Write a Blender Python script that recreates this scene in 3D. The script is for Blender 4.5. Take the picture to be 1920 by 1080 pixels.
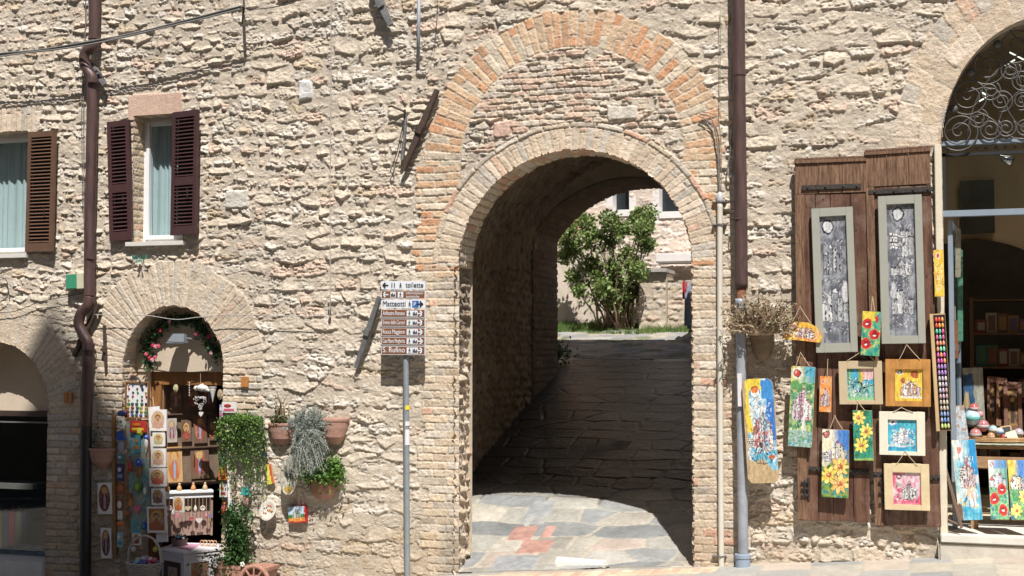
import bpy, bmesh, math, random
import numpy as np
from mathutils import Vector, Matrix
R = math.radians
for o in list(bpy.data.objects): bpy.data.objects.remove(o)
S = bpy.context.scene
COL = S.collection
random.seed(7); RNG = np.random.default_rng(7)
# ------------------------------------------------------------------ camera
CX, CD, CZ = 2.97, 11.3, 2.0
YAW, PITCH, FPX = R(17.57), R(2.75), 2400.0
cam = bpy.data.cameras.new('camera'); camo = bpy.data.objects.new('camera', cam); COL.objects.link(camo)
cam.sensor_width = 36; cam.lens = 36*FPX/1920; cam.clip_end = 500; cam.clip_start = .05
camo.location = (CX, -CD, CZ); camo.rotation_euler = (R(90)+PITCH, 0, YAW)
S.camera = camo
# ------------------------------------------------------------------ sky and sun
SUN = Vector((.45, -1, 1.8)).normalized()
elev = math.asin(SUN.z); azim = math.atan2(SUN.x, SUN.y)
w = bpy.data.worlds.new('World'); S.world = w; w.use_nodes = True
nt = w.node_tree; nt.nodes.clear()
sk = nt.nodes.new('ShaderNodeTexSky'); sk.sky_type = 'NISHITA'; sk.sun_disc = False
sk.sun_elevation = elev; sk.sun_rotation = azim
bg = nt.nodes.new('ShaderNodeBackground'); bg.inputs[1].default_value = .05
wo = nt.nodes.new('ShaderNodeOutputWorld')
nt.links.new(sk.outputs[0], bg.inputs[0]); nt.links.new(bg.outputs[0], wo.inputs[0])
ld = bpy.data.lights.new('sun', 'SUN'); ld.energy = 5.0; ld.angle = R(.4); ld.color = (1, .955, .895)
lo = bpy.data.objects.new('sun', ld); COL.objects.link(lo); lo.location = (8, -20, 30)
lo.rotation_euler = (-SUN).to_track_quat('-Z', 'Y').to_euler()
S.view_settings.view_transform = 'Standard'; S.view_settings.look = 'None'
S.view_settings.exposure = .5; S.view_settings.gamma = 1
S.render.engine = 'CYCLES'
# ------------------------------------------------------------------ point helpers (a photo point on a real plane y = const)
_cf = Vector((-math.sin(YAW)*math.cos(PITCH), math.cos(YAW)*math.cos(PITCH), math.sin(PITCH)))
_cr = Vector((math.cos(YAW), math.sin(YAW), 0)); _cu = _cr.cross(_cf)
def WY(px, py, y=0.0):
    d = _cf + _cr*((px-960)/FPX) + _cu*((540-py)/FPX)
    t = (y+CD)/d.y
    return Vector((CX, -CD, CZ)) + d*t
def W(px, py, off=0.0): return WY(px, py, -off)
# ------------------------------------------------------------------ noise
_TB = np.random.default_rng(12345).random((1024, 1024)).astype(np.float32)
def _ofs(s):
    k = int(abs(s)*1009+7); return (k*7919) & 1023, (k*104729) & 1023
def h01(i, j, s=0.0):
    a, b = _ofs(s); i = np.asarray(i); j = np.asarray(j)
    return _TB[(i.astype(np.int64)*7+a) & 1023, (j.astype(np.int64)*13+b) & 1023]
def vn(x, y, s=0.0):
    ix = np.floor(x); iy = np.floor(y); fx = (x-ix).astype(np.float32); fy = (y-iy).astype(np.float32)
    fx = fx*fx*(3-2*fx); fy = fy*fy*(3-2*fy)
    a_, b_ = _ofs(s); i0 = (ix.astype(np.int32)+a_) & 1023; j0 = (iy.astype(np.int32)+b_) & 1023; i1 = (i0+1) & 1023; j1 = (j0+1) & 1023
    a = _TB[i0, j0]; b = _TB[i1, j0]; c = _TB[i0, j1]; d = _TB[i1, j1]
    return (a+(b-a)*fx)*(1-fy)+(c+(d-c)*fx)*fy
def fbm(x, y, o=4, s=0.0, g=.5):
    x = np.asarray(x, np.float64); y = np.asarray(y, np.float64); t = np.zeros(np.broadcast(x, y).shape, np.float32); a = 1.0; n = 0
    for k in range(o):
        t += a*(vn(x, y, s+k*3.1)-.5)*2; n += a
        x = x*2.03+1.7; y = y*2.03-2.9; a *= g
    return t/n
def ss(a, b, x):
    t = np.clip((x-a)/(b-a), 0, 1); return t*t*(3-2*t)
def lerp(a, b, t): return a+(b-a)*t[..., None]
# ------------------------------------------------------------------ materials
MATS = {}
def _pr(name):
    m = bpy.data.materials.new(name); m.use_nodes = True
    n = m.node_tree.nodes; return m, m.node_tree, n['Principled BSDF']
def mat(name, c, rough=.7, metal=0, bump=0, bs=60, var=0, vs=8, alpha=None, trans=0, stretch=None, c2=None):
    if name in MATS: return MATS[name]
    m, t, p = _pr(name); MATS[name] = m
    p.inputs['Base Color'].default_value = (*c, 1); p.inputs['Roughness'].default_value = rough
    p.inputs['Metallic'].default_value = metal
    if trans: p.inputs['Transmission Weight'].default_value = trans; p.inputs['IOR'].default_value = 1.45
    tc = t.nodes.new('ShaderNodeTexCoord'); vec = tc.outputs['Object']
    if stretch:
        mp = t.nodes.new('ShaderNodeMapping'); mp.inputs['Scale'].default_value = stretch
        t.links.new(vec, mp.inputs[0]); vec = mp.outputs[0]
    if var:
        nz = t.nodes.new('ShaderNodeTexNoise'); nz.inputs['Scale'].default_value = vs; nz.inputs['Detail'].default_value = 6; nz.inputs['Roughness'].default_value = .65
        t.links.new(vec, nz.inputs['Vector'])
        rp = t.nodes.new('ShaderNodeValToRGB'); rp.color_ramp.elements[0].position = .3; rp.color_ramp.elements[1].position = .7
        e = rp.color_ramp.elements
        e[0].color = (*[max(0, v*(1-var)) for v in c], 1)
        e[1].color = (*(c2 if c2 else [min(1, v*(1+var)) for v in c]), 1)
        t.links.new(nz.outputs[0], rp.inputs[0]); t.links.new(rp.outputs[0], p.inputs['Base Color'])
    if bump:
        nb = t.nodes.new('ShaderNodeTexNoise'); nb.inputs['Scale'].default_value = bs; nb.inputs['Detail'].default_value = 5
        t.links.new(vec, nb.inputs['Vector'])
        b = t.nodes.new('ShaderNodeBump'); b.inputs['Strength'].default_value = bump; b.inputs['Distance'].default_value = .01
        t.links.new(nb.outputs[0], b.inputs['Height']); t.links.new(b.outputs[0], p.inputs['Normal'])
    return m
def vmat(name, rough=.9, bump=.4, bs=90, var=.15, spec=.3, coat=0):
    """material that takes its own colour from the mesh's colour attribute"""
    if name in MATS: return MATS[name]
    m, t, p = _pr(name); MATS[name] = m
    a = t.nodes.new('ShaderNodeAttribute'); a.attribute_name = 'Col'
    p.inputs['Roughness'].default_value = rough; p.inputs['Specular IOR Level'].default_value = spec
    if coat: p.inputs['Coat Weight'].default_value = coat; p.inputs['Coat Roughness'].default_value = .08
    src = a.outputs['Color']
    tc = t.nodes.new('ShaderNodeTexCoord')
    if var:
        nz = t.nodes.new('ShaderNodeTexNoise'); nz.inputs['Scale'].default_value = bs*.5; nz.inputs['Detail'].default_value = 8; nz.inputs['Roughness'].default_value = .7
        t.links.new(tc.outputs['Object'], nz.inputs['Vector'])
        mr = t.nodes.new('ShaderNodeMapRange'); mr.inputs[1].default_value = .3; mr.inputs[2].default_value = .7
        mr.inputs[3].default_value = 1-var; mr.inputs[4].default_value = 1+var
        t.links.new(nz.outputs[0], mr.inputs[0])
        mx = t.nodes.new('ShaderNodeVectorMath'); mx.operation = 'SCALE'
        t.links.new(src, mx.inputs[0]); t.links.new(mr.outputs[0], mx.inputs['Scale']); src = mx.outputs[0]
    t.links.new(src, p.inputs['Base Color'])
    if bump:
        nb = t.nodes.new('ShaderNodeTexNoise'); nb.inputs['Scale'].default_value = bs; nb.inputs['Detail'].default_value = 7; nb.inputs['Roughness'].default_value = .65
        t.links.new(tc.outputs['Object'], nb.inputs['Vector'])
        b = t.nodes.new('ShaderNodeBump'); b.inputs['Strength'].default_value = bump; b.inputs['Distance'].default_value = .012
        t.links.new(nb.outputs[0], b.inputs['Height']); t.links.new(b.outputs[0], p.inputs['Normal'])
    return m
# ------------------------------------------------------------------ objects
ORG = {}
def tag(o, label=None, cat=None, group=None, kind=None):
    if label: o['label'] = label
    if cat: o['category'] = cat
    if group: o['group'] = group
    if kind: o['kind'] = kind
    return o
def thing(name, label, cat, loc, group=None):
    o = bpy.data.objects.new(name, None); COL.objects.link(o); o.location = loc; o.empty_display_size = .1
    ORG[o] = Vector(loc); return tag(o, label, cat, group)
def link(name, me, material, parent=None, org=None, smooth=False, label=None):
    if material is not None: me.materials.append(material)
    o = bpy.data.objects.new(name, me); COL.objects.link(o)
    if parent is not None: o.parent = parent; ORG[o] = ORG[parent]
    else:
        ORG[o] = Vector(org) if org is not None else Vector((0, 0, 0)); o.location = ORG[o]
    if smooth and len(me.polygons): me.polygons.foreach_set('use_smooth', np.ones(len(me.polygons), bool))
    if label: o['label'] = label
    return o
def npmesh(name, V, F, material, parent=None, col=None, smooth=True, org=None, label=None):
    V = np.asarray(V, float); F = np.asarray(F, np.int32)
    if parent is not None: o_ = ORG[parent]
    elif org is not None: o_ = Vector(org)
    else: o_ = Vector(V.mean(0)); o_.y = o_.y; org = o_
    V = V-np.array(o_)
    me = bpy.data.meshes.new(name); nf, k = F.shape
    me.vertices.add(len(V)); me.vertices.foreach_set('co', V.astype(np.float32).ravel())
    me.loops.add(nf*k); me.loops.foreach_set('vertex_index', F.ravel())
    me.polygons.add(nf); me.polygons.foreach_set('loop_start', np.arange(0, nf*k, k, dtype=np.int32))
    me.update(calc_edges=True)
    if col is not None:
        a = me.color_attributes.new('Col', 'FLOAT_COLOR', 'POINT')
        c = np.ones((len(V), 4), np.float32); c[:, :3] = np.clip(col, 0, 1); a.data.foreach_set('color', c.ravel())
    return link(name, me, material, parent, org, smooth, label)
def gridfaces(nu, nv, keep=None):
    i = np.arange(nu-1)[None, :]; j = np.arange(nv-1)[:, None]
    a = j*nu+i; F = np.stack([a, a+1, a+1+nu, a+nu], -1).reshape(-1, 4)
    return F if keep is None else F[keep.ravel()]
def compact(V, F, col):
    used = np.zeros(len(V), bool); used[F.ravel()] = True
    idx = np.cumsum(used)-1
    return V[used], idx[F], (col[used] if col is not None else None)
class Fr:
    """a local frame: u to the right, v up, n towards the street"""
    def __init__(s, o, u=(1, 0, 0), v=(0, 0, 1), n=None):
        s.o = Vector(o); s.u = Vector(u).normalized(); s.v = Vector(v).normalized()
        s.n = Vector(n).normalized() if n else s.u.cross(s.v).normalized()
    def p(s, a, b, c=0): return s.o+s.u*a+s.v*b+s.n*c
def qframe(TL, TR, BR, BL):
    """frame of a quad; returns frame at bottom left, width, height"""
    u = ((TR-TL)+(BR-BL))*.5; v = ((TL-BL)+(TR-BR))*.5
    wd, ht = u.length, v.length; c = (TL+TR+BR+BL)*.25
    u = u.normalized(); v = (v-u*v.dot(u)).normalized()
    return Fr(c-u*wd/2-v*ht/2, u, v), wd, ht
WF = Fr((0, 0, 0), (1, 0, 0), (0, 0, 1), (0, -1, 0))
class MB:
    def __init__(s): s.v = []; s.f = []
    def add(s, vs, fs):
        b = len(s.v); s.v += [Vector(x) for x in vs]; s.f += [tuple(b+i for i in f) for f in fs]
    def box(s, a0, a1, b0, b1, c0, c1, fr=WF):
        P = [fr.p(a, b, c) for c in (c0, c1) for b in (b0, b1) for a in (a0, a1)]
        s.add(P, [(0, 2, 3, 1), (4, 5, 7, 6), (0, 1, 5, 4), (2, 6, 7, 3), (0, 4, 6, 2), (1, 3, 7, 5)])
    def wbox(s, x0, x1, y0, y1, z0, z1): s.box(x0, x1, z0, z1, -y1, -y0)
    def prism(s, pts, c0, c1, fr=WF):
        n = len(pts); P = [fr.p(a, b, c0) for a, b in pts]+[fr.p(a, b, c1) for a, b in pts]
        s.add(P, [tuple(range(n))[::-1], tuple(range(n, 2*n))]+[(i, (i+1) % n, n+(i+1) % n, n+i) for i in range(n)])
    def tube(s, pts, r, n=8, caps=True):
        pts = [Vector(p) for p in pts]; m = len(pts); rr = r if hasattr(r, '__len__') else [r]*m
        T = []
        for i in range(m):
            d = (pts[min(i+1, m-1)]-pts[max(i-1, 0)]); T.append(d.normalized() if d.length > 1e-9 else Vector((0, 0, 1)))
        a = T[0].orthogonal().normalized(); P = []
        for i in range(m):
            a = (a-T[i]*a.dot(T[i])); a = a.normalized() if a.length > 1e-6 else T[i].orthogonal().normalized()
            b = T[i].cross(a)
            P += [pts[i]+(a*math.cos(2*math.pi*k/n)+b*math.sin(2*math.pi*k/n))*rr[i] for k in range(n)]
        fs = [(i*n+k, i*n+(k+1) % n, (i+1)*n+(k+1) % n, (i+1)*n+k) for i in range(m-1) for k in range(n)]
        if caps: fs += [tuple(range(n))[::-1], tuple((m-1)*n+k for k in range(n))]
        s.add(P, fs)
    def lathe(s, prof, c, n=20, axis=(0, 0, 1), arc=(0, 2*math.pi), sq=(1, 1)):
        ax = Vector(axis).normalized(); c = Vector(c)
        a = Vector((1, 0, 0)) if abs(ax.x) < .9 else Vector((0, 1, 0)); a = (a-ax*a.dot(ax)).normalized(); b = ax.cross(a)
        full = abs(arc[1]-arc[0]-2*math.pi) < 1e-6; m = n if full else n+1; P = []
        for r, h in prof:
            for k in range(m):
                t = arc[0]+(arc[1]-arc[0])*k/n
                P.append(c+ax*h+a*(math.cos(t)*r*sq[0])+b*(math.sin(t)*r*sq[1]))
        fs = []
        for i in range(len(prof)-1):
            for k in range(n):
                k2 = (k+1) % m; fs.append((i*m+k, i*m+k2, (i+1)*m+k2, (i+1)*m+k))
        s.add(P, fs)
    def ball(s, c, r, n=10, sq=(1, 1, 1)):
        P = []; c = Vector(c)
        for i in range(n//2+1):
            t = math.pi*i/(n//2)
            for k in range(n):
                q = 2*math.pi*k/n; P.append(c+Vector((math.sin(t)*math.cos(q)*r*sq[0], math.sin(t)*math.sin(q)*r*sq[1], math.cos(t)*r*sq[2])))
        s.add(P, [(i*n+k, (i+1)*n+k, (i+1)*n+(k+1) % n, i*n+(k+1) % n) for i in range(n//2) for k in range(n)])
    def build(s, name, material, parent=None, bevel=0, smooth=False, org=None, label=None):
        if parent is not None: o_ = ORG[parent]
        else:
            if org is None:
                lo_ = Vector([min(p[i] for p in s.v) for i in range(3)]); hi = Vector([max(p[i] for p in s.v) for i in range(3)])
                org = Vector(((lo_.x+hi.x)/2, (lo_.y+hi.y)/2, lo_.z))
            o_ = Vector(org)
        me = bpy.data.meshes.new(name); me.from_pydata([p-o_ for p in s.v], [], s.f)
        bm = bmesh.new(); bm.from_mesh(me)
        if bevel:
            bmesh.ops.remove_doubles(bm, verts=bm.verts, dist=1e-6)
            es = [e for e in bm.edges if len(e.link_faces) == 2 and e.calc_face_angle(0) > .5]
            bmesh.ops.bevel(bm, geom=es, offset=bevel, segments=2, affect='EDGES', clamp_overlap=True)
        bmesh.ops.recalc_face_normals(bm, faces=bm.faces); bm.to_mesh(me); bm.free()
        return link(name, me, material, parent, org, smooth, label)
def dup(root, delta, label=None):
    def cp(o, par):
        c = o.copy(); COL.objects.link(c)
        if par is not None: c.parent = par
        for ch in list(o.children): cp(ch, c)
        return c
    c = cp(root, None); c.location = root.location+Vector(delta)
    ORG[c] = Vector(c.location)
    if label: c['label'] = label
    return c
# ------------------------------------------------------------------ masonry height fields: return height towards the viewer (m) and base colour
def C(*a): return np.array(a, float)
CREAM = C(.60, .51, .40); GREY = C(.50, .455, .385); PINK = C(.60, .43, .33); WHITE = C(.68, .63, .55); TAN = C(.50, .38, .24)
MORTAR = C(.545, .465, .365)
def rowsplit(lo, hi, a, b, seed):
    rg = np.random.default_rng(seed); e = [lo]
    while e[-1] < hi: e.append(e[-1]+rg.uniform(a, b))
    return np.array(e)
LAST = [None]
def rubble(X, Z, seed=0, rh=(.055, .14), wm=(.13, .34), prot=.05, mort=.012, rough=1.0, pink=.13, fill=1.0):
    wx = X+.03*fbm(X*2.6, Z*3.1, 3, seed+1); wz = Z+.07*fbm(X*.8, Z*.7, 3, seed+2)+.011*fbm(X*8, Z*8, 3, seed+3)
    E = rowsplit(-6, 14, rh[0], rh[1], seed+5)
    r = np.searchsorted(E, wz)-1; r = np.clip(r, 1, len(E)-3)
    rg = np.random.default_rng(seed+6); RW = rg.uniform(wm[0], wm[1], len(E)); RO = rg.uniform(0, 1, len(E))
    mid = (E[:-1]+E[1:])/2; hh = np.diff(E)
    F1 = np.full(X.shape, 1e9); F2 = np.full(X.shape, 1e9)
    sx1 = np.zeros_like(X); sz1 = np.zeros_like(X); sx2 = np.zeros_like(X); sz2 = np.zeros_like(X)
    i1 = np.zeros_like(X); j1 = np.zeros_like(X)
    for dr in (-1, 0, 1):
        rr = r+dr; wd = RW[rr]; k0 = np.floor((wx/wd)-RO[rr])
        for dk in (-1, 0, 1):
            k = k0+dk
            sx = (k+.5+RO[rr]+(h01(k, rr, seed)-.5)*.75)*wd
            sz = mid[rr]+(h01(k, rr, seed+.4)-.5)*.22*hh[rr]
            pw = (h01(k, rr, seed+.7)-.5)*.0016
            ax = 1.0/2.1
            d = ((wx-sx)*ax)**2+(wz-sz)**2+pw
            c1 = d < F1; c2 = (~c1) & (d < F2)
            for A, B in ((sx2, sx1), (sz2, sz1)): A[c1] = B[c1]
            F2[c1] = F1[c1]; F1[c1] = d[c1]; sx1[c1] = sx[c1]; sz1[c1] = sz[c1]; i1[c1] = k[c1]; j1[c1] = rr[c1]
            F2[c2] = d[c2]; sx2[c2] = sx[c2]; sz2[c2] = sz[c2]
    sep = np.sqrt(((sx2-sx1)/2.1)**2+(sz2-sz1)**2)+1e-6
    e = (F2-F1)/(2*sep)
    a = h01(i1, j1, seed+1.1); b = h01(i1, j1, seed+1.7); c = h01(i1, j1, seed+2.3); d4 = h01(i1, j1, seed+2.9)
    n1 = fbm(X*9, Z*12, 5, seed+8, .6); n2 = fbm(X*34, Z*46, 4, seed+9, .62)
    ew = .004+.009*h01(i1, j1, seed+3.3)
    pf = ss(.001, .001+ew, e-.003+.008*n1)
    p = prot*(.28+.60*a**1.2)
    tz = np.clip((sz1-wz)/(.5*hh[np.clip(j1.astype(int), 0, len(hh)-1)]), -1.2, 1.2)
    hs = (p*.62+prot*(.12+.55*c)*tz+(wx-sx1)*(b-.5)*.13)*pf+rough*(.012*n1+.0095*n2*pf)
    rdg = 1-np.abs(fbm(X*13, Z*22, 4, seed+12, .6))*2.4
    hs -= np.clip(rdg-.5, 0, 1)*.035*rough*pf*(d4 > .25)
    mo = mort-.006+.012*fbm(X*1.3, Z*1.6, 3, seed+20)*fill+.008*n1+.004*n2
    slit = ss(.10, .36, fbm(X*4.2, Z*13, 4, seed+31, .6)); mo = mo-.055*slit
    h = np.maximum(hs-.004, mo); st = ss(-.004, .004, hs-.004-mo)
    pal = np.stack([CREAM, GREY, WHITE, PINK, TAN]); th = np.array([.42, .62, .58+.28-pink, .94-.0, 1.01])
    th[2] = .96-pink
    q = np.searchsorted(th, np.clip(d4, 0, 1)); sc = pal[np.clip(q, 0, 4)]
    sc = sc*(1+.16*(a-.5)+.22*n1+.14*n2)[:, None]
    sc = lerp(sc, MORTAR*np.ones_like(sc), .46+.0*a)
    mc = MORTAR*(1+.10*n1+.12*n2)[:, None]
    big = fbm(X*.55, Z*.7, 3, seed+40)
    col = lerp(mc, sc, st)*(1+.07*big)[:, None]
    LAST[0] = (i1, j1)
    return h, col, e
BR_O = [C(.62, .34, .19), C(.61, .39, .235), C(.63, .455, .30), C(.63, .53, .40), C(.54, .33, .20)]
BR_C = [C(.60, .48, .35), C(.64, .53, .41), C(.56, .45, .33), C(.60, .42, .30), C(.52, .46, .38)]
BR_M = [C(.60, .49, .36), C(.60, .38, .27), C(.62, .54, .44), C(.50, .43, .34), C(.58, .46, .33)]
def bricks(u, v, uw, vh, seed, pal, stag=.5, joint=.006, hgt=.022, wear=1.0, X=None, Z=None, wts=None):
    """u along the course, v across courses"""
    X = u if X is None else X; Z = v if Z is None else Z
    vv = v+.006*fbm(X*3, Z*3, 2, seed+3)*wear
    r = np.floor(vv/vh); fr = (vv/vh-r)*vh
    off = np.where(np.mod(r, 2) > .5, stag, 0)+.22*(h01(r, 3, seed)-.5)
    q = u/uw+off; k = np.floor(q); fk = (q-k)*uw
    ju = joint*(.7+.8*h01(k, r, seed+.2)); e = np.minimum(np.minimum(fr, vh-fr), np.minimum(fk, uw-fk))-ju*.6
    a = h01(k, r, seed+1.1); b = h01(k, r, seed+1.9); c = h01(k, r, seed+2.7)
    n1 = fbm(X*14, Z*14, 4, seed+5, .6); n2 = fbm(X*55, Z*55, 3, seed+6, .6)
    pf = ss(-.001, .006, e+.004*n1*wear)
    h = (hgt*(.75+.45*a)+(fr-vh/2)*(b-.5)*.12)*pf+(.004*n1+.003*n2)*wear+.004*(1-pf)
    P = np.stack(pal); wts = wts or [1]*len(pal); cw = np.cumsum(wts)/sum(wts)
    col = P[np.clip(np.searchsorted(cw, c), 0, len(pal)-1)]*(1+.18*(a-.5)+.14*n1+.10*n2)[:, None]
    mc = np.ones_like(col)*MORTAR*1.03*(1+.1*n1)[:, None]
    return h, lerp(mc, col, pf), e
# ------------------------------------------------------------------ the facade: openings and zones
def ell(pl, pr, ysp, ycr):
    a = W(pl, ysp); b = W(pr, ysp); m = W((pl+pr)/2, ycr)
    return dict(cx=(a.x+b.x)/2, cz=(a.z+b.z)/2, rx=(b.x-a.x)/2, rz=m.z-(a.z+b.z)/2)
A_MAIN = ell(862, 1298, 495, 281)
A_SHOP = ell(232, 421, 690, 573)
A_LEFT = ell(-92, 92, 775, 643)
A_RIGHT = ell(1766, 2190, 268, 28)
def arch_in(A, X, Z, grow=0.0, zbot=-9):
    e = ((X-A['cx'])/(A['rx']+grow))**2+((Z-A['cz'])/(A['rz']+grow))**2 < 1
    return np.where(Z >= A['cz'], e, (np.abs(X-A['cx']) < A['rx']+grow) & (Z > zbot))
def ring_uv(A, X, Z):
    """u radial distance from the intrados, v angle*mean radius"""
    dx = X-A['cx']; dz = (Z-A['cz'])*A['rx']/A['rz']
    r = np.sqrt(dx*dx+dz*dz); th = np.arctan2(dx, np.maximum(dz, 1e-6))
    return r-A['rx'], th
def rect_px(x0, y0, x1, y1):
    a = W(x0, y0); b = W(x1, y1); return a.x, b.x, min(a.z, b.z), max(a.z, b.z)
WIN1 = rect_px(-60, 252, 52, 476); WIN2 = rect_px(253, 218, 345, 452)
LEFT_BOT = W(40, 1052).z; RIGHT_BOT = W(1800, 1003).z
def street_z(x, y): return .085*x+.012*y*0-.006*(x*0)
G_THR = 0.0
def opening(X, Z, g=0.0):
    m = arch_in(A_MAIN, X, Z, g) | arch_in(A_SHOP, X, Z, g) | arch_in(A_LEFT, X, Z, g, LEFT_BOT) | arch_in(A_RIGHT, X, Z, g, RIGHT_BOT)
    for a in (WIN1, WIN2): m |= (X > a[0]-g) & (X < a[1]+g) & (Z > a[2]-g) & (Z < a[3]+g)
    return m
A_OUT = ell(864, 1284, 300, 88)
def facade_field(X, Z):
    N = len(X); h = np.zeros(N, np.float32); c = np.zeros((N, 3), np.float32)
    def put(mask, fn):
        i = np.nonzero(mask)[0]
        if not len(i): return
        r = fn(i, X[i], Z[i]); h[i] = r[0]; c[i] = r[1]
    u, th = ring_uv(A_OUT, X, Z); top = Z >= A_OUT['cz']
    m2 = ((u < .02) & (Z > A_MAIN['cz'])) | ((np.abs(u) < .6) & top & (X < W(860, 100).x))
    m3 = (X > W(1400, 500).x)
    m1 = X+.5*fbm(X*1.2, Z*1.4, 3, 15) < W(420, 500).x
    put(~m2 & ~m3 & m1, lambda i, x, z: rubble(x, z, 11, (.05, .11), (.10, .28), prot=.034, mort=.008))
    put(~m2 & ~m3 & ~m1, lambda i, x, z: rubble(x, z, 12, (.065, .18), (.12, .40), prot=.031, mort=.008, rough=1.1))
    put(m2 & ~m3, lambda i, x, z: rubble(x, z, 57, (.045, .085), (.10, .28), prot=.036, pink=.26))
    put(m3, lambda i, x, z: rubble(x, z, 91, (.07, .18), (.13, .46), prot=.033, mort=.008, pink=.12, rough=1.1))
    mb = m2 & (Z > A_MAIN['cz']) & (fbm(X*3.2, Z*9, 3, 58) > -.12) & (u < 0)
    put(mb, lambda i, x, z: bricks(x+.03*fbm(z*2, x, 2, 3), z+.02*fbm(x*2.2, z*2, 3, 60), .17, .058, 59, [C(.58, .48, .37), C(.60, .44, .33), C(.52, .44, .36), C(.60, .52, .42), C(.56, .40, .30)], wear=2.6, hgt=.020, joint=.005))
    for (xa_, ya_, xb_, yb_, cc_) in ((562, 152, 588, 187, C(.66, .64, .60)), (424, 357, 467, 389, C(.60, .56, .48)), (1140, 200, 1196, 226, C(.60, .54, .45)), (1232, 118, 1282, 142, C(.62, .57, .50)), (925, 228, 958, 258, C(.58, .40, .31))):
        q0 = W(xa_, ya_); q1 = W(xb_, yb_); nn = .02*fbm(X*7, Z*7, 3, xa_); dd = np.minimum(np.minimum(X-q0.x, q1.x-X), np.minimum(q0.z-Z, Z-q1.z))+nn
        put(dd > 0, lambda i, x, z: (.004+.026*ss(0, .012, dd[i])+.007*fbm(x*20, z*24, 4, 3, .6), np.ones((len(x), 3))*cc_*(1+.15*fbm(x*12, z*12, 4, 5, .6))[:, None]))
    low = (Z < W(900, 830).z+.25*fbm(X*1.3, Z, 2, 5)) & ~m3
    h[low] = h[low]*.7+.004
    tooth = lambda k, a: a*(h01(np.floor(Z/.145), k+0*Z, 3)-.5)
    xl0 = W(795, 700).x; xr1 = W(1374, 700).x
    fM = lambda i, x, z: bricks(x, z, .25, .073, 21, BR_M, wts=[5, .5, 3, 1.5, 3], hgt=.012, wear=1.6, joint=.004)
    put((X > xl0+tooth(1, .14)) & (X < A_MAIN['cx']) & (Z < W(800, 470).z), fM)
    put((X < xr1+tooth(2, .05)) & (X > A_MAIN['cx']) & (Z < W(1330, 500).z), fM)
    fO = lambda i, x, z: bricks(x, z, .25, .072, 22, BR_O, wts=[1.4, 2, 3, 4, .3], wear=1.4, hgt=.013)
    put((X > W(782, 400).x+tooth(3, .10)) & (X < W(866, 400).x) & (Z < A_OUT['cz']) & (Z > W(800, 520).z), fO)
    put((X > W(1280, 400).x) & (X < W(1352, 400).x+tooth(4, .08)) & (Z < A_OUT['cz']) & (Z > W(1330, 500).z), fO)
    Rm = A_OUT['rx']+.18
    put(top & (u > 0) & (u < .355+.04*(h01(np.floor(th*Rm/.079), 1+0*th, 9)-.5)), lambda i, x, z: bricks(u[i]+.13, th[i]*Rm, .245, .079, 23, BR_O, wts=[2.0, 2.6, 2.4, 2.4, .3], hgt=.011, joint=.005, X=x, Z=z, wear=1.4))
    put(top & (np.abs(u) < .007), lambda i, x, z: (0*x+.006, np.ones((len(x), 3))*MORTAR))
    u2, t2 = ring_uv(A_MAIN, X, Z); top2 = Z >= A_MAIN['cz']
    put(top2 & (u2 > .215) & (u2 < .27), lambda i, x, z: bricks(t2[i]*(A_MAIN['rx']+.26), u2[i], .26, .055, 25, BR_M, hgt=.018, wear=1.3))
    put(top2 & (u2 > -.02) & (u2 < .215), lambda i, x, z: bricks(u2[i]+.1, t2[i]*(A_MAIN['rx']+.1), .5, .066, 24, BR_C, wts=[3, 3, 2, .35, 2], hgt=.011, joint=.003, X=x, Z=z, wear=1.2))
    fC = lambda i, x, z: bricks(x, z, .27, .070, 31, BR_C, wts=[3, 1.5, 3, 1, 3], hgt=.018, wear=1.8)
    put((X > A_LEFT['cx']+A_LEFT['rx']-.05) & (X < W(152, 900).x+tooth(6, .05)) & (Z < W(100, 690).z), fC)
    put((X > W(182, 800).x+tooth(7, .05)) & (X < A_SHOP['cx']) & (Z < W(220, 660).z) & (Z > W(200, 860).z), fC)
    put((X < W(482, 800).x+tooth(8, .10)) & (X > A_SHOP['cx']) & (Z < A_SHOP['cz']) & (Z > W(440, 800).z), fC)
    for A, wd, sd in ((A_SHOP, .44, 41), (A_LEFT, .37, 43)):
        u3, t3 = ring_uv(A, X, Z); r0 = A['rx']
        bd = wd+.05*fbm(t3*4, t3*0, 3, sd)
        def fF(i, x, z):
            hh, cc, _ = bricks(u3[i]+.2, t3[i]*(r0+.25), .9, .062, sd, BR_C, wts=[4, 3, 3, .25, 3], joint=.002, hgt=.012, wear=1.2, X=x, Z=z)
            return hh, cc*.6+.4*C(.56, .47, .36)
        put((Z >= A['cz']) & (u3 > -.03) & (u3 < bd), fF)
    u4, t4 = ring_uv(A_RIGHT, X, Z); tp = Z >= A_RIGHT['cz']
    def fA(i, x, z):
        hh, cc, _ = bricks(u4[i]+.08, t4[i]*(A_RIGHT['rx']+.4), .30, .135, 45, BR_C, wts=[3, 2, 3, 1, 2], X=x, Z=z, joint=.005, hgt=.008, wear=1.8); return hh, cc
    def fB(i, x, z):
        hh, cc, _ = bricks(u4[i], t4[i]*(A_RIGHT['rx']+.1), .5, .15, 46, BR_C, wts=[3, 3, 3, .5, 1], X=x, Z=z, joint=.003, hgt=.008, stag=0, wear=1.2); return hh, cc
    put(tp & (u4 > .18) & (u4 < .38), fA)
    put(tp & (u4 > -.02) & (u4 < .18), fB)
    put((X > W(1752, 300).x) & (Z < A_RIGHT['cz']) & (X < A_RIGHT['cx']), lambda i, x, z: (x*0+.02, np.ones((len(x), 3))*C(.62, .57, .47)*(1+.06*fbm(x*20, z*9, 3, 4))[:, None]))
    a = W(-30, 200); b = W(70, 255)
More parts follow.
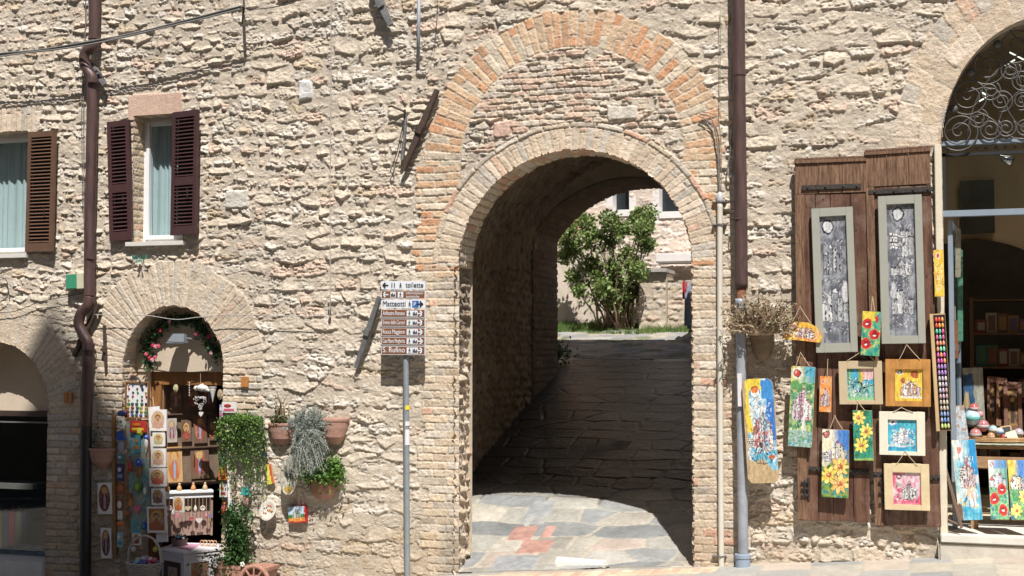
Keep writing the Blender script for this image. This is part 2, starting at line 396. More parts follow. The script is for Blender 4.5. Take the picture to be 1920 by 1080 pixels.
    put((X > a.x) & (X < b.x+.25*(Z-b.z)) & (Z < a.z) & (Z > b.z-.02), lambda i, x, z: bricks(z, x, .6, .062, 47, BR_C, wts=[3, 3, 2, .5, 1], X=x, Z=z, joint=.003, hgt=.014))
    a2 = W(243, 180); b2 = W(342, 224)
    def fL(i, x, z):
        n = fbm(x*30, z*30, 3, 9); return .022+.002*n, np.ones((len(x), 3))*C(.60, .42, .32)*(1+.08*n)[:, None]
    put((X > a2.x) & (X < b2.x) & (Z < a2.z+.02*fbm(X*6, Z, 2, 3)) & (Z > b2.z-.03), fL)
    put((X > W(238, 300).x) & (X < WIN2[0]+.1) & (Z < W(250, 224).z) & (Z > WIN2[2]-.05), fC)
    st = ss(.05, .5, fbm(X*.9+3, Z*.6, 4, 140, .6))*(.55+.45*fbm(X*9, Z*6, 3, 141))
    c = lerp(c, c*C(.70, .70, .72), np.clip(st, 0, 1)*.55)
    lo2 = ss(W(900, 930).z, W(900, 1060).z, Z+.15*fbm(X*2, Z*2, 3, 143)); c = lerp(c, c*C(.74, .70, .64), lo2*.6)
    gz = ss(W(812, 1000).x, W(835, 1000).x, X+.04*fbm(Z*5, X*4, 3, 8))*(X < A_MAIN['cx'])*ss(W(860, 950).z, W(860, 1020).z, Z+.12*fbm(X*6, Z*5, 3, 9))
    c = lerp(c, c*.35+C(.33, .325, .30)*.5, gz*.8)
    return h, c*C(.985, 1.0, 1.035)
def facade(x0, x1, z0, z1, sx, sz, name, parent, cut=True):
    xs = np.arange(x0, x1+sx/2, sx); zs = np.arange(z0, z1+sz/2, sz); nu, nv = len(xs), len(zs)
    X, Z = np.meshgrid(xs, zs); X = X.ravel(); Z = Z.ravel()
    h, c = facade_field(X, Z)
    keep = None
    if cut:
        xc = (xs[:-1]+xs[1:])/2; zc = (zs[:-1]+zs[1:])/2; XC, ZC = np.meshgrid(xc, zc)
        keep = ~opening(XC, ZC)
    # the foot of the left pier leans out
    V = np.stack([X, -h, Z], 1); F = gridfaces(nu, nv, keep)
    V, F, c = compact(V, F, c)
    return npmesh(name, V, F, vmat('masonry', .93, .8, 75, .20, .2), parent, c)
def strip(path, y0, y1, field, name, parent, su=.01, sy=.01, flip=False, matl=None, label=None, closed=False):
    """a reveal: a surface along a path of (x,z) points, running from y0 to y1, relief towards the inside (left of path)"""
    P = np.array([(p[0], p[1]) for p in path]); d = np.sqrt((np.diff(P, axis=0)**2).sum(1)); L = np.concatenate([[0], np.cumsum(d)])
    n = max(2, int(L[-1]/su)); t = np.linspace(0, L[-1], n); xs = np.interp(t, L, P[:, 0]); zs = np.interp(t, L, P[:, 1])
    tx = np.gradient(xs); tz = np.gradient(zs); q = np.hypot(tx, tz)+1e-9; nx, nz = -tz/q, tx/q
    if flip: nx, nz = -nx, -nz
    m = max(2, int(abs(y1-y0)/sy)+1); ys = np.linspace(y0, y1, m)
    T, Y = np.meshgrid(t, ys); T = T.ravel(); Y = Y.ravel()
    h, c = field(T, Y)
    PX = np.tile(xs, m)+np.tile(nx, m)*h; PZ = np.tile(zs, m)+np.tile(nz, m)*h
    return npmesh(name, np.stack([PX, Y, PZ], 1), gridfaces(n, m), matl or vmat('masonry', .93, .8, 75, .20, .2), parent, c, label=label)
def archpath(A, zb, n=60, g=0.0, zb2=None):
    zb2 = zb if zb2 is None else zb2
    p = [(A['cx']-A['rx']-g, zb)]
    for k in range(n+1):
        a = math.pi*(1-k/n); p.append((A['cx']+(A['rx']+g)*math.cos(a), A['cz']+(A['rz']+g)*math.sin(a)))
    return p+[(A['cx']+A['rx']+g, zb2)]
def f_brick(seed, pal, uw=.25, vh=.072, swap=False, wts=None, off=-.006, **k):
    def f(T, Y):
        if swap: h, c, _ = bricks(T, Y+3, uw, vh, seed, pal, wts=wts, **k)
        else: h, c, _ = bricks(Y+3, T, uw, vh, seed, pal, wts=wts, **k)
        return h+off, c
    return f
def f_rubble(seed, dark=1.0, **k):
    def f(T, Y):
        h, c, _ = rubble(Y+5, T, seed, **k); return h-.02, c*dark
    return f
def plainf(col, amp=.003, sc=20, var=.08):
    def f(T, Y):
        n = fbm(T*sc, Y*sc, 3, 2); return n*amp, np.ones((len(T), 3))*np.array(col)*(1+var*fbm(T*3, Y*3, 4, 8))[:, None]
    return f
BLD = thing('stone_building', 'cream rubble stone building with brick arched passage and shop openings', 'building', (0, .3, 0))
X0, X1, ZB, ZT = -7.3, 5.4, -.95, 6.0
facade(X0, X1, ZB, ZT, .008, .0072, 'wall', BLD)
# the rest of the front, coarser: above and to both sides
facade(X0-.02, X1+.02, ZT-.004, 8.3, .035, .035, 'wall', BLD, False)
facade(X0-4, X0+.01, ZB, 8.3, .035, .035, 'wall', BLD, False)
facade(X1-.01, X1+4, ZB, 8.3, .035, .035, 'wall', BLD, False)
# roof, back wall, sides
RB = 6.55   # back of the building
RT = mat('roof_tile', (.30, .17, .11), .9, bump=.5, bs=30, var=.3)
b = MB(); b.box(X0-4.1, X1+4.1, 8.28, 8.42, -3.2, .45); b.build('roof', RT, BLD)
b = MB(); b.add([(x, y, z) for x in (X0-4.1, X1+4.1) for y, z in ((3.19, 8.42), (RB+.3, 6.42), (RB+.3, 6.28), (3.19, 8.28))], [(0, 1, 5, 4), (3, 7, 6, 2), (0, 4, 7, 3), (1, 2, 6, 5), (0, 3, 2, 1), (4, 5, 6, 7)]); b.build('roof', RT, BLD)
b = MB(); b.wbox(1.7, 4.4, 4.6, RB-.1, 6.0, 8.1); b.build('roof_turret', mat('plain_stone', (.42, .36, .28), .95, bump=.6, bs=20, var=.2), BLD)  # unseen raised block added to throw shade on the courtyard's right side
for xs0 in (X0-4, X1+3.8):
    b = MB(); b.wbox(xs0, xs0+.2, .1, RB, -1, 6.35); b.build('side_wall', mat('plain_stone', (.42, .36, .28), .95, bump=.6, bs=20, var=.2), BLD)
# main passage: jamb and soffit of the front ring
def jambfield(T, Y):
    h, c, _ = rubble(Y*1.0+5, T, 61, (.06, .11), (.12, .2), prot=.05, mort=.01, pink=.2)
    hb, cb, _ = bricks(Y+3, T, .26, .07, 62, BR_M, wear=2)
    isring = (T > TSPL) & (T < TSPR)
    left = T < TSPL
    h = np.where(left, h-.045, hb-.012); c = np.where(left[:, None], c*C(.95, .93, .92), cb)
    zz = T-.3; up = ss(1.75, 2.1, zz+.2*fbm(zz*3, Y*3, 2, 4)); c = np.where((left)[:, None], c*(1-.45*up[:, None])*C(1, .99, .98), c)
    return h, c
zb = -.3; TSPL = A_MAIN['cz']-zb; TSPR = TSPL+math.pi*.5*(A_MAIN['rx']+A_MAIN['rz'])
RINGD = .36
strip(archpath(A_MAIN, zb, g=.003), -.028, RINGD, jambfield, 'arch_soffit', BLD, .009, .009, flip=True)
# the passage behind, wider and slightly skewed
RL = lambda px, d: WY(px, 655, d).x
xl_a = RL(884, 2.36); xl_b = RL(1030, 6.3); slp = (xl_b-xl_a)/(6.3-2.36)
def xleft(y): return xl_a+(y-2.36)*slp
def xright(y): return A_MAIN['cx']+A_MAIN['rx']+.12+(y-RINGD)*slp*1.0
def rampz(y):
    y = np.asarray(y, float)
    return np.where(y < 0, 0, np.where(y < 7.2, .252*y, 1.814+(y-7.2)*.165))
def f_wall(seed, dark=1.0):
    def f(T, Y):
        h, c, _ = rubble(Y+2, T, seed, (.06, .13), (.12, .3), prot=.03, mort=.012, pink=.1); return h-.02, c*dark
    return f
def passage():
    ys = np.linspace(RINGD, 6.0, 240); n = 190
    y = ys[:, None]; xl = xleft(y); xr = xright(y); cx = (xl+xr)/2; rx = (xr-xl)/2
    crown = 4.02+.10*y; spring = 2.55+.12*y; zf = rampz(y)-.15
    t = np.linspace(0, 1, n)[None, :]
    # left wall 0..0.3, vault .3...7, right wall
    a = np.clip((t-.3)/.4, 0, 1)*math.pi
    px = np.where(t < .3, xl, np.where(t > .7, xr, cx-rx*np.cos(a)))
    pz = np.where(t < .3, zf+(spring-zf)*t/.3, np.where(t > .7, zf+(spring-zf)*(1-t)/.3, spring+(crown-spring)*np.sin(a)))
    nx = np.where(t < .3, 1, np.where(t > .7, -1, np.cos(a))); nz = np.where((t < .3) | (t > .7), 0, -np.sin(a))
    T = np.where(t < .3, pz, np.where(t > .7, 9+pz, 3.2+a*1.3)); Y = y+0*t
    h, c, ej = rubble((Y+2).ravel(), T.ravel(), 66, (.07, .15), (.14, .36), prot=.055, mort=.0, pink=.1, rough=1.3)
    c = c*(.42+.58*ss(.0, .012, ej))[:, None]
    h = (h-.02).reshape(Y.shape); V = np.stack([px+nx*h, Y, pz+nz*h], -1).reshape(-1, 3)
    npmesh('passage_wall', V, gridfaces(n, len(ys)), vmat('masonry', .93, .8, 75, .20, .2), BLD, c*C(.74, .69, .63))  # stone colour darkened overall: the passage's shade is put into it
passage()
# back of the front ring
b = MB()
pa = archpath(A_MAIN, -.3, 24, g=-.0)
outer = [(-2.3, -.3), (-2.3, 4.6), (1.9, 4.6), (1.9, -.3)]
def ringwall(A, zb, x0, x1, zt, y, name, parent, material, n=24, A2=None):
    """a plane at depth y with an arched hole"""
    p = archpath(A, zb, n); V = []; F = []
    for x, z in p:
        ang = math.atan2(z-A['cz'], x-A['cx'])
        if z <= A['cz']: q = (x0 if x < A['cx'] else x1, z)
        else:
            dx, dz = math.cos(ang), math.sin(ang)
            k = min([(zt-A['cz'])/dz if dz > 1e-6 else 1e9, (x1-A['cx'])/dx if dx > 1e-6 else 1e9, (x0-A['cx'])/dx if dx < -1e-6 else 1e9])
            q = (A['cx']+dx*k, A['cz']+dz*k)
        V += [(x, y, z), (q[0], y, q[1])]
    # add corners by inserting
    for i in range(len(p)-1): F.append((2*i, 2*i+1, 2*i+3, 2*i+2))
    mb = MB(); mb.add(V, F); 
    # corner fillers
    for xx in (x0, x1):
        pts = [Vector(v) for v in V if abs(v[0]-xx) < 1e-6]; top = max(pts, key=lambda q: q.z)
        pt2 = [Vector(v) for v in V if abs(v[2]-zt) < 1e-6]; nr = min(pt2, key=lambda q: abs(q.x-xx))
        mb.add([top, (xx, y, zt), nr], [(0, 1, 2)])
    return mb.build(name, material, parent)
PS = mat('plain_stone', (.42, .36, .28), .95, bump=.6, bs=20, var=.2)
ringwall(A_MAIN, -.3, -2.6, 2.2, 4.9, RINGD+.002, 'arch_back', BLD, PS)
# far arch: lower ring, flat segment top
fl = WY(1037, 560, 6.3); fr_ = WY(1393, 560, 6.3); fc = WY(1215, 349, 6.3)
A_FAR = dict(cx=(fl.x+fr_.x)/2, cz=fl.z+.0, rx=(fr_.x-fl.x)/2, rz=fc.z-fl.z)
def farpath(dx):
    Rr = A_FAR['rx']*211/178; cz = fc.z-Rr; p = [(A_FAR['cx']-A_FAR['rx']+dx, 1.0)]
    a0 = math.asin(178/211)
    for k in range(41):
        a = -a0+2*a0*k/40; p.append((A_FAR['cx']+dx+Rr*math.sin(a), cz+Rr*math.cos(a)))
    return p+[(A_FAR['cx']+A_FAR['rx']+dx, 1.0)]
FP = farpath(0)
FARY = 5.25
strip(FP, FARY, 6.5, (lambda T, Y: (lambda r: (r[0], r[1]*C(.45, .40, .35)))(f_brick(71, BR_C, .26, .09)(T, Y))), 'far_arch_soffit', BLD, .02, .02, flip=True)  # bricks darkened, with the passage's shade put into their colour
def holed(pts, x0, x1, zt, y, name):
    mb = MB(); n = len(pts)
    V = [(x, y, z) for x, z in pts]+[(x, y, zt) for x, z in pts]
    mb.add(V, [(i, i+1, n+i+1, n+i) for i in range(1, n-2)])
    mb.add([(x0, y, pts[0][1]), (pts[0][0], y, pts[0][1]), (pts[0][0], y, zt), (x0, y, zt)], [(0, 1, 2, 3)])
    mb.add([(x1, y, pts[-1][1]), (pts[-1][0], y, pts[-1][1]), (pts[-1][0], y, zt), (x1, y, zt)], [(0, 1, 2, 3)])
    return mb.build(name, PS, BLD)
holed(FP, -3, 3.2, 5.6, FARY, 'far_arch_front')
holed(FP, X0-4, X1+4, 6.4, 6.5, 'back_wall')
# ------------------------------------------------------------------ ground
def slabs(X, Y, seed, a=.30, b=.42, prot=.012, joint=.012, hue=0):
    h, c, e = rubble(X, Y*1.0, seed, (a*.7, a*1.2), (b*.7, b*1.6), prot=prot, mort=.0, rough=.25, fill=.15)
    d = h01(np.floor(X*0), 0, 1)
    return h, c, e
STONE_P = np.stack([C(.46, .43, .37), C(.36, .36, .345), C(.52, .47, .38), C(.30, .315, .32), C(.50, .42, .35)])
def paving(X, Y, seed, rh=(.17, .30), wm=(.28, .5), rel=.006, dark=1.0, pal=STONE_P):
    wx = X+.03*fbm(X*2, Y*2, 3, seed); wy = Y+.03*fbm(X*1.6, Y*2, 3, seed+1)
    E = rowsplit(-16, 16, rh[0], rh[1], seed+2); r = np.clip(np.searchsorted(E, wy)-1, 0, len(E)-2)
    rg = np.random.default_rng(seed+3); RW = rg.uniform(wm[0], wm[1], len(E)); RO = rg.uniform(0, 1, len(E))
    q = wx/RW[r]+RO[r]; k = np.floor(q); jit = .0
    f = q-k; eu = np.minimum(f, 1-f)*RW[r]; ev = np.minimum(wy-E[r], E[r+1]-wy); e = np.minimum(eu, ev)
    a = h01(k, r, seed+.3); b_ = h01(k, r, seed+.9); n1 = fbm(X*8, Y*8, 5, seed+7, .6); n2 = fbm(X*40, Y*40, 3, seed+8, .6)
    pf = ss(.004, .014, e+.006*n1)
    h = rel*(a*1.2+.3)*pf+rel*.6*n1+rel*.25*n2+(f-.5)*(b_-.5)*rel*1.5*pf
    col = pal[np.clip((h01(k, r, seed+1.5)*len(pal)).astype(int), 0, len(pal)-1)]*(1+.2*(a-.5)+.22*n1+.10*n2)[:, None]
    mc = np.ones_like(col)*C(.42, .38, .31)*(1+.15*n1)[:, None]
    return h, lerp(mc, col, pf)*dark, k, r
def ground_patch(name, x0, x1, y0, y1, s, zf, field, material, label=None):
    xs = np.arange(x0, x1+s/2, s); ys = np.arange(y0, y1+s/2, s); X, Y = np.meshgrid(xs, ys); X = X.ravel(); Y = Y.ravel()
    h, c = field(X, Y)
    o = npmesh(name, np.stack([X, Y, zf(X, Y)+h], 1), gridfaces(len(xs), len(ys)), material, None, c, org=(0, 0, 0)); o['kind'] = 'structure'
    return o
PAV = vmat('paving', .72, .4, 60, .14, .4)
def f_street(X, Y):
    h, c, k, r = paving(Y*1.0, X*1.0, 101, (.30, .5), (.4, .8), .006)
    c = lerp(c, np.ones_like(c)*C(.52, .48, .40), np.full(len(X), .15))*.85
    # a brick gutter line in front of the passage
    hb, cb, _ = bricks(Y, X, .3, .09, 103, [C(.55, .44, .30), C(.56, .38, .27), C(.60, .52, .38), C(.50, .36, .26)], wear=1, hgt=.008)
    m = (Y > -.36) & (Y < -.06) & (X > -1.5) & (X < 1.3)
    return np.where(m, hb-.002, h), np.where(m[:, None], cb, c)
ground_patch('street', -7.6, 5.6, -2.6, .05, .016, lambda X, Y: .085*X, f_street, PAV)
b = MB(); 
for (xa, xb, ya, yb) in ((-60, -7.59, -60, .2), (5.59, 60, -60, .2), (-7.59, 5.59, -60, -2.59)):
    b.add([(xa, ya, .085*xa-.02), (xb, ya, .085*xb-.02), (xb, yb, .085*xb-.02), (xa, yb, .085*xa-.02)], [(0, 1, 2, 3)])
o = b.build('street', mat('street_stone', (.25, .225, .19), .9, bump=.4, bs=12, var=.2, vs=3), None, org=(0, 0, 0)); o['kind'] = 'structure'
b = MB(); b.add([(-120, -120, -11), (120, -120, -11), (120, 120, -11), (-120, 120, -11)], [(0, 1, 2, 3)])
o = b.build('ground', mat('earth', (.25, .22, .17), 1, bump=.3, bs=3, var=.2, vs=1), None, org=(0, 0, 0)); o['kind'] = 'structure'
STONE_G = np.stack([C(.40, .39, .35), C(.28, .29, .29), C(.47, .44, .38), C(.36, .34, .30), C(.31, .32, .315), C(.44, .37, .32), C(.40, .385, .35)])
RED = C(.40, .23, .19)
def f_ramp(X, Y):
    _, c, e = rubble(X*1.0, Y, 111, (.24, .42), (.34, .72), rough=0)
    n0 = fbm(X*5, Y*5, 5, 112, .6); n9 = fbm(X*30, Y*30, 4, 113, .6)
    idh = np.round(c[:, 0]*40)
    pf = ss(.002, .014, e+.008*n0); g = fbm(X*.9, Y*1.1, 3, 114)
    ii, jj = LAST[0]; idv = h01(ii, jj, 6); base = STONE_G[np.clip((idv*7).astype(int), 0, 6)]*(.85+.3*h01(ii, jj, 7))[:, None]
    c = base*(1+.30*n0+.16*n9+.15*g)[:, None]; c = lerp(np.ones_like(c)*C(.50, .46, .38)*(1+.3*n9)[:, None]*np.where((Y > 1.6)[:, None], .45, 1), c, pf)*.86  # joints further in are darkened to stand in for shade
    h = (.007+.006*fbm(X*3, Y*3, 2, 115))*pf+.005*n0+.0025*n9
    dk = np.clip((Y-1.7+.3*g)/.5, 0, 1)*.82  # slabs darken inwards: shade behind the sunlit mouth painted into their colour
    c = c*(1-dk)[:, None]*np.where(dk[:, None] > .3, C(.93, 1.0, 1.12), C(1, 1, 1))  # bluish tint belongs to the painted shade
    # two rows of reddish slabs, white slab and cobble patch
    for (a0, a1, b0, b1, cc) in RECTS:
        rw = .014*fbm(X*6, Y*6, 3, 5)
        m = (X > a0+rw) & (X < a1+rw) & (Y > b0+rw) & (Y < b1+rw)
        n = fbm(X*14, Y*14, 4, 3)
        h = np.where(m, .009+.003*n, h); c = np.where(m[:, None], (cc*.95+.05*c)*(1+.3*n)[:, None], c)
    cp = WY(1125, 842, 0)
    return h, c
def on_ramp(px, py):
    lo_, hi = .0, 7.0
    for _ in range(40):
        m = (lo_+hi)/2; p = WY(px, py, m)
        if p.z > float(rampz(m)): hi = m
        else: lo_ = m
    # p.z decreasing/increasing with depth: solve by scan
    best = min(np.linspace(0, 7, 1401), key=lambda d: abs(WY(px, py, d).z-float(rampz(d))))
    return WY(px, py, best)
def rr(x0, y0, x1, y1, cc):
    a = on_ramp(x0, y1); b_ = on_ramp(x1, y0); return (a.x, b_.x, a.y, b_.y, cc)
RECTS = [rr(950, 985, 1010, 1006, RED), rr(968, 1010, 1040, 1030, RED), rr(1012, 985, 1045, 1005, RED*1.15), rr(915, 1036, 1015, 1060, C(.30, .31, .32)),
         rr(985, 942, 1045, 965, C(.31, .325, .33)), rr(975, 965, 1030, 980, C(.34, .345, .34))]
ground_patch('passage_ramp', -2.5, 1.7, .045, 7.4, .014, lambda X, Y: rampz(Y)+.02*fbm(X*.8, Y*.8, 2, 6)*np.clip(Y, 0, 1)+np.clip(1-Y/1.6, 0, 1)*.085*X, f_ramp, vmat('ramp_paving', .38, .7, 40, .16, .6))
def f_yard(X, Y):
    h, c, k, r = paving(X, Y, 121, (.12, .25), (.2, .4), .012)
    g = ss(.1, .45, fbm(X*2.2, Y*2.2, 4, 8)); return h, lerp(c*.72, np.ones_like(c)*C(.09, .11, .045), g*.7)
ground_patch('courtyard', -7, 8, 7.38, 16, .03, lambda X, Y: rampz(Y)+.012*fbm(X*.8, Y*.8, 2, 6), f_yard, PAV)
# white marking slab
a = on_ramp(1042, 1052); b2 = on_ramp(1142, 1058)
b = MB(); 
V = [on_ramp(1045, 1049), on_ramp(1143, 1057), on_ramp(1140, 1065), on_ramp(1041, 1057)]
b.add([v+Vector((0, 0, dz)) for dz in (-.03, .026) for v in V], [(3, 2, 1, 0), (4, 5, 6, 7), (0, 1, 5, 4), (1, 2, 6, 5), (2, 3, 7, 6), (3, 0, 4, 7)])
o = b.build('marble_strip', mat('marble', (.72, .70, .66), .5, bump=.2, var=.05)); tag(o, 'white marble strip set flush in the paving at the passage mouth', 'paving slab')
# cobble patch in the dark passage
cc = on_ramp(1125, 842)
b = MB(); rg = random.Random(4)
for i in range(26):
    for j in range(15):
        x = cc.x-.32+i*.025+rg.uniform(-.006, .006); y = cc.y-.34+j*.045+rg.uniform(-.01, .01)
        b.ball((x, y, float(rampz(y))+.004), .0125, 6, (1, 1.5, 1.1))
o = b.build('cobble_patch', mat('cobble', (.42, .42, .43), .45, var=.3, vs=30)); tag(o, kind='stuff', label='patch of small grey pebbles set in the ramp paving', cat='paving')
# ------------------------------------------------------------------ courtyard beyond the passage
YW = 11.6
CH = thing('courtyard_house', 'pale stone house with small windows seen through the passage', 'building', (2, YW+.5, 2.2))
def patch(x0, x1, z0, z1, y, s, field, name, parent, material, cut=None):
    xs = np.arange(x0, x1+s/2, s); zs = np.arange(z0, z1+s/2, s); X, Z = np.meshgrid(xs, zs); X = X.ravel(); Z = Z.ravel()
    h, c = field(X, Z); keep = None
    if cut:
        XC, ZC = np.meshgrid((xs[:-1]+xs[1:])/2, (zs[:-1]+zs[1:])/2); keep = np.ones(XC.shape, bool)
        for a in cut: keep &= ~((XC > a[0]) & (XC < a[1]) & (ZC > a[2]) & (ZC < a[3]))
    V, F, c = compact(np.stack([X, y-h, Z], 1), gridfaces(len(xs), len(zs), keep), c)
    return npmesh(name, V, F, material, parent, c)
def f_ch(X, Z):
    h, c, _ = rubble(X, Z, 131, (.06, .11), (.14, .34), prot=.03, pink=.1); return h, c*C(1.22, 1.2, 1.30)
w1a, w1b = WY(1149, 352, YW), WY(1180, 393, YW); w2a, w2b = WY(1236, 350, YW), WY(1275, 396, YW)
cut = [(w1a.x, w1b.x, w1b.z, w1a.z+1.2), (w2a.x, w2b.x+.6, w2b.z, w2a.z+1.2)]
patch(-4, 7, 1.8, 8, YW, .018, f_ch, 'wall', CH, vmat('masonry', .93, .55, 70, .16, .2), cut)
for k, (a, b_, z0, z1) in enumerate(cut):
    q = MB(); q.wbox(a-.12, a, YW-.01, YW+.35, z0-.1, z1); q.wbox(b_, b_+.12, YW-.01, YW+.35, z0-.1, z1); q.wbox(a, b_, YW-.03, YW+.35, z0-.12, z0)
    fr1 = q.build('window_frame', mat('white_stone', (.72, .70, .68), .8, bump=.2, var=.05), CH)
    q = MB(); q.wbox(a-.05, b_+.05, YW+.3, YW+.33, z0, z1); q.build('pane', mat('dark_glass', (.02, .025, .03), .15), fr1)
q = MB(); q.wbox(-4, 7, YW+.4, YW+5, 1.8, 8); q.wbox(-4.1, 7.1, YW-.3, YW+5, 8, 8.15); q.build('house_body', PS, CH)
# ochre wall at the left end
q = MB(); a = WY(1030, 420, YW-.3); b_ = WY(1078, 430, YW-.3); q.wbox(a.x-2.5, b_.x, YW-.35, YW-.05, a.z-.15, a.z+3); 
o = q.build('ochre_wall', mat('ochre', (.42, .19, .08), .9, bump=.3, var=.2)); tag(o, 'ochre rendered wall glimpsed above the bush beyond the passage', 'wall')
q = MB(); a = WY(1030, 480, YW-.3); q.wbox(a.x-2.6, WY(1135, 500, YW-.3).x, YW-.42, YW-.05, 2, WY(1050, 462, YW-.3).z)
o = q.build('plaster_base', mat('pale_plaster', (.58, .50, .42), .95, bump=.4, bs=30, var=.15), CH)
# white awning and wall end at right
def f_lw(X, Z):
    h, c, _ = rubble(X, Z, 141, (.06, .12), (.14, .32), prot=.035); return h, c*C(.92, .92, .93)
a = WY(1198, 512, 10.2); b_ = WY(1284, 605, 10.2)
LW = thing('garden_wall', 'low grey stone garden wall beside the bush', 'wall', (a.x+.4, 10.3, 2.1))
a2 = WY(1249, 525, 10.2)
patch(a.x, a2.x, 1.9, a.z, 10.2, .02, f_lw, 'wall', LW, vmat('masonry', .93, .55, 70, .16, .2))
patch(a2.x-.01, a2.x+1.6, 1.9, a2.z, 10.35, .02, f_lw, 'wall', LW, vmat('masonry', .93, .55, 70, .16, .2))
q = MB(); q.wbox(a.x, a2.x, 10.24, 10.9, 1.9, a.z-.01); q.wbox(a2.x, a2.x+1.6, 10.39, 10.9, 1.9, a2.z-.01); q.build('wall_core', PS, LW)
q = MB(); q.wbox(a.x-.05, a2.x+.02, 10.1, 10.95, a.z, a.z+.07); q.build('coping', mat('coping', (.36, .34, .32), .9, bump=.3, var=.15), LW, bevel=.01)
# white van end
vx = WY(1281, 560, 10.9)
q = MB(); aw = WY(1238, 480, 11.3); q.prism([(aw.x-.02, WY(1240, 495, 11.3).z), (aw.x+2, WY(1240, 495, 11.3).z), (aw.x+2, aw.z+.02), (aw.x-.02, aw.z+.02)], -11.5, -10.9)
q.build('plaster_porch', mat('white_plaster', (.66, .63, .62), .9, bump=.2, var=.05), CH, bevel=.02)
# parked car: only its rear corner shows
CAR = thing('parked_car', 'grey blue parked car with a red rear lamp, half hidden by the passage jamb', 'car', (WY(1290, 560, 8.8).x+.9, 9.6, 2.0))
x = WY(1281, 560, 8.8).x; zb2 = float(rampz(8.8))
q = MB(); prof = [(0, .25), (.02, .85), (.12, 1.0), (.42, 1.42), (1.3, 1.46), (2.2, 1.40), (2.8, .98), (3.7, .85), (3.8, .3)]
fc_ = Fr((x, 8.8, zb2), (1, 0, 0), (0, 0, 1), (0, -1, 0)); q.prism(prof, -1.5, 0, fc_); q.build('body', mat('car_paint', (.28, .34, .46), .3, var=.03), CAR, bevel=.05, smooth=False)
q = MB(); q.prism([(.2, 1.0), (.46, 1.36), (1.25, 1.39), (1.25, 1.0)], 0.0, .012, fc_); q.prism([(1.35, 1.0), (1.35, 1.39), (2.15, 1.34), (2.6, 1.0)], 0.0, .012, fc_); q.build('side_window', mat('dark_glass', (.02, .025, .03), .15), CAR)
q = MB(); q.box(-.012, .02, .72, 1.0, -.3, .006, fc_); q.build('tail_lamp', mat('red_lamp', (.55, .02, .03), .2), CAR, bevel=.008)
for xx in (.75, 3.0):
    q = MB(); q.lathe([(.0, 0), (.2, 0), (.31, .01), (.31, .2), (0, .2)], (x+xx, 8.84, zb2+.31), 20, (0, 1, 0)); wz = q.build('wheel', mat('tyre', (.03, .03, .03), .8), CAR)
    q = MB(); q.lathe([(.0, -.02), (.18, -.02), (.19, 0)], (x+xx, 8.83, zb2+.31), 14, (0, 1, 0)); q.build('rim', mat('steel', (.5, .5, .52), .35, .9), wz)
# ------------------------------------------------------------------ foliage
def leafmesh(name, pts, size, cols, parent=None, org=None, asp=2.2, label=None, nrm=None, material=None, seed=1, jit=.25):
    """many small pointed leaves, one per point"""
    rg = np.random.default_rng(seed); n = len(pts); pts = np.asarray(pts)
    d = rg.normal(size=(n, 3)) if nrm is None else nrm+rg.normal(size=(n, 3))*.6
    d /= np.linalg.norm(d, axis=1)[:, None]+1e-9
    s = rg.normal(size=(n, 3)); s -= d*(s*d).sum(1)[:, None]; s /= np.linalg.norm(s, axis=1)[:, None]+1e-9
    sz = size*(1-jit+2*jit*rg.random(n))[:, None]; up = np.cross(d, s)*.25
    A = pts-d*sz*.0; B = pts+d*sz*.5+s*sz/asp*.5+up*sz*.4; D = pts+d*sz*.5-s*sz/asp*.5+up*sz*.4; Cc = pts+d*sz
    V = np.stack([A, B, Cc, D], 1).reshape(-1, 3); F = np.arange(4*n).reshape(n, 4)
    cols = np.asarray(cols); c = cols[rg.integers(0, len(cols), n)]*(.8+.4*rg.random(n))[:, None]
    return npmesh(name, V, F, material or LEAF, parent, np.repeat(c, 4, 0), False, org, label)
LEAF = vmat('leaf', .55, 0, 10, 0, .4)
t = LEAF.node_tree; pb = t.nodes['Principled BSDF']; pb.inputs['Transmission Weight'].default_value = 0
tr = t.nodes.new('ShaderNodeBsdfTranslucent'); mxs = t.nodes.new('ShaderNodeMixShader'); mxs.inputs[0].default_value = .3
at = [n for n in t.nodes if n.type == 'ATTRIBUTE'][0]; ou = [n for n in t.nodes if n.type == 'OUTPUT_MATERIAL'][0]
t.links.new(at.outputs['Color'], tr.inputs[0]); t.links.new(pb.outputs[0], mxs.inputs[1]); t.links.new(tr.outputs[0], mxs.inputs[2]); t.links.new(mxs.outputs[0], ou.inputs[0])
BARK = mat('bark', (.20, .14, .09), .95, bump=.6, bs=60, var=.3)
bx = WY(1155, 600, 10.3)
BU = thing('bush', 'tall leafy green bush growing from the grass against the courtyard house', 'bush', (bx.x, 10.3, float(rampz(10.3))))
rg = random.Random(3); q = MB(); tips = []
base = Vector((bx.x, 10.3, float(rampz(10.3))-.03))
goals = [(1065, 430), (1060, 480), (1075, 520), (1092, 412), (1100, 450), (1120, 440), (1110, 500), (1145, 415), (1140, 450), (1150, 500), (1165, 430), (1175, 480), (1195, 408), (1212, 402), (1205, 430), (1215, 460), (1190, 500), (1180, 540), (1200, 510), (1130, 540), (1085, 545), (1160, 560), (1100, 420), (1210, 420), (1190, 545), (1150, 530), (1120, 520), (1065, 455), (1080, 470), (1205, 412)]
for gx, gy in goals:
    g = WY(gx, gy, 10.3+rg.uniform(-.5, .4)); st = base+Vector((rg.uniform(-.3, .35), rg.uniform(-.15, .15), 0))
    pts = [st+(g-st)*k/6+Vector((rg.uniform(-.04, .04), rg.uniform(-.04, .04), math.sin(k/6*math.pi)*.12)) for k in range(7)]
    q.tube(pts, [.022*(1-k/8) for k in range(7)], 5); tips.append((g, pts))
q.build('trunk', BARK, BU, smooth=True)
P = []
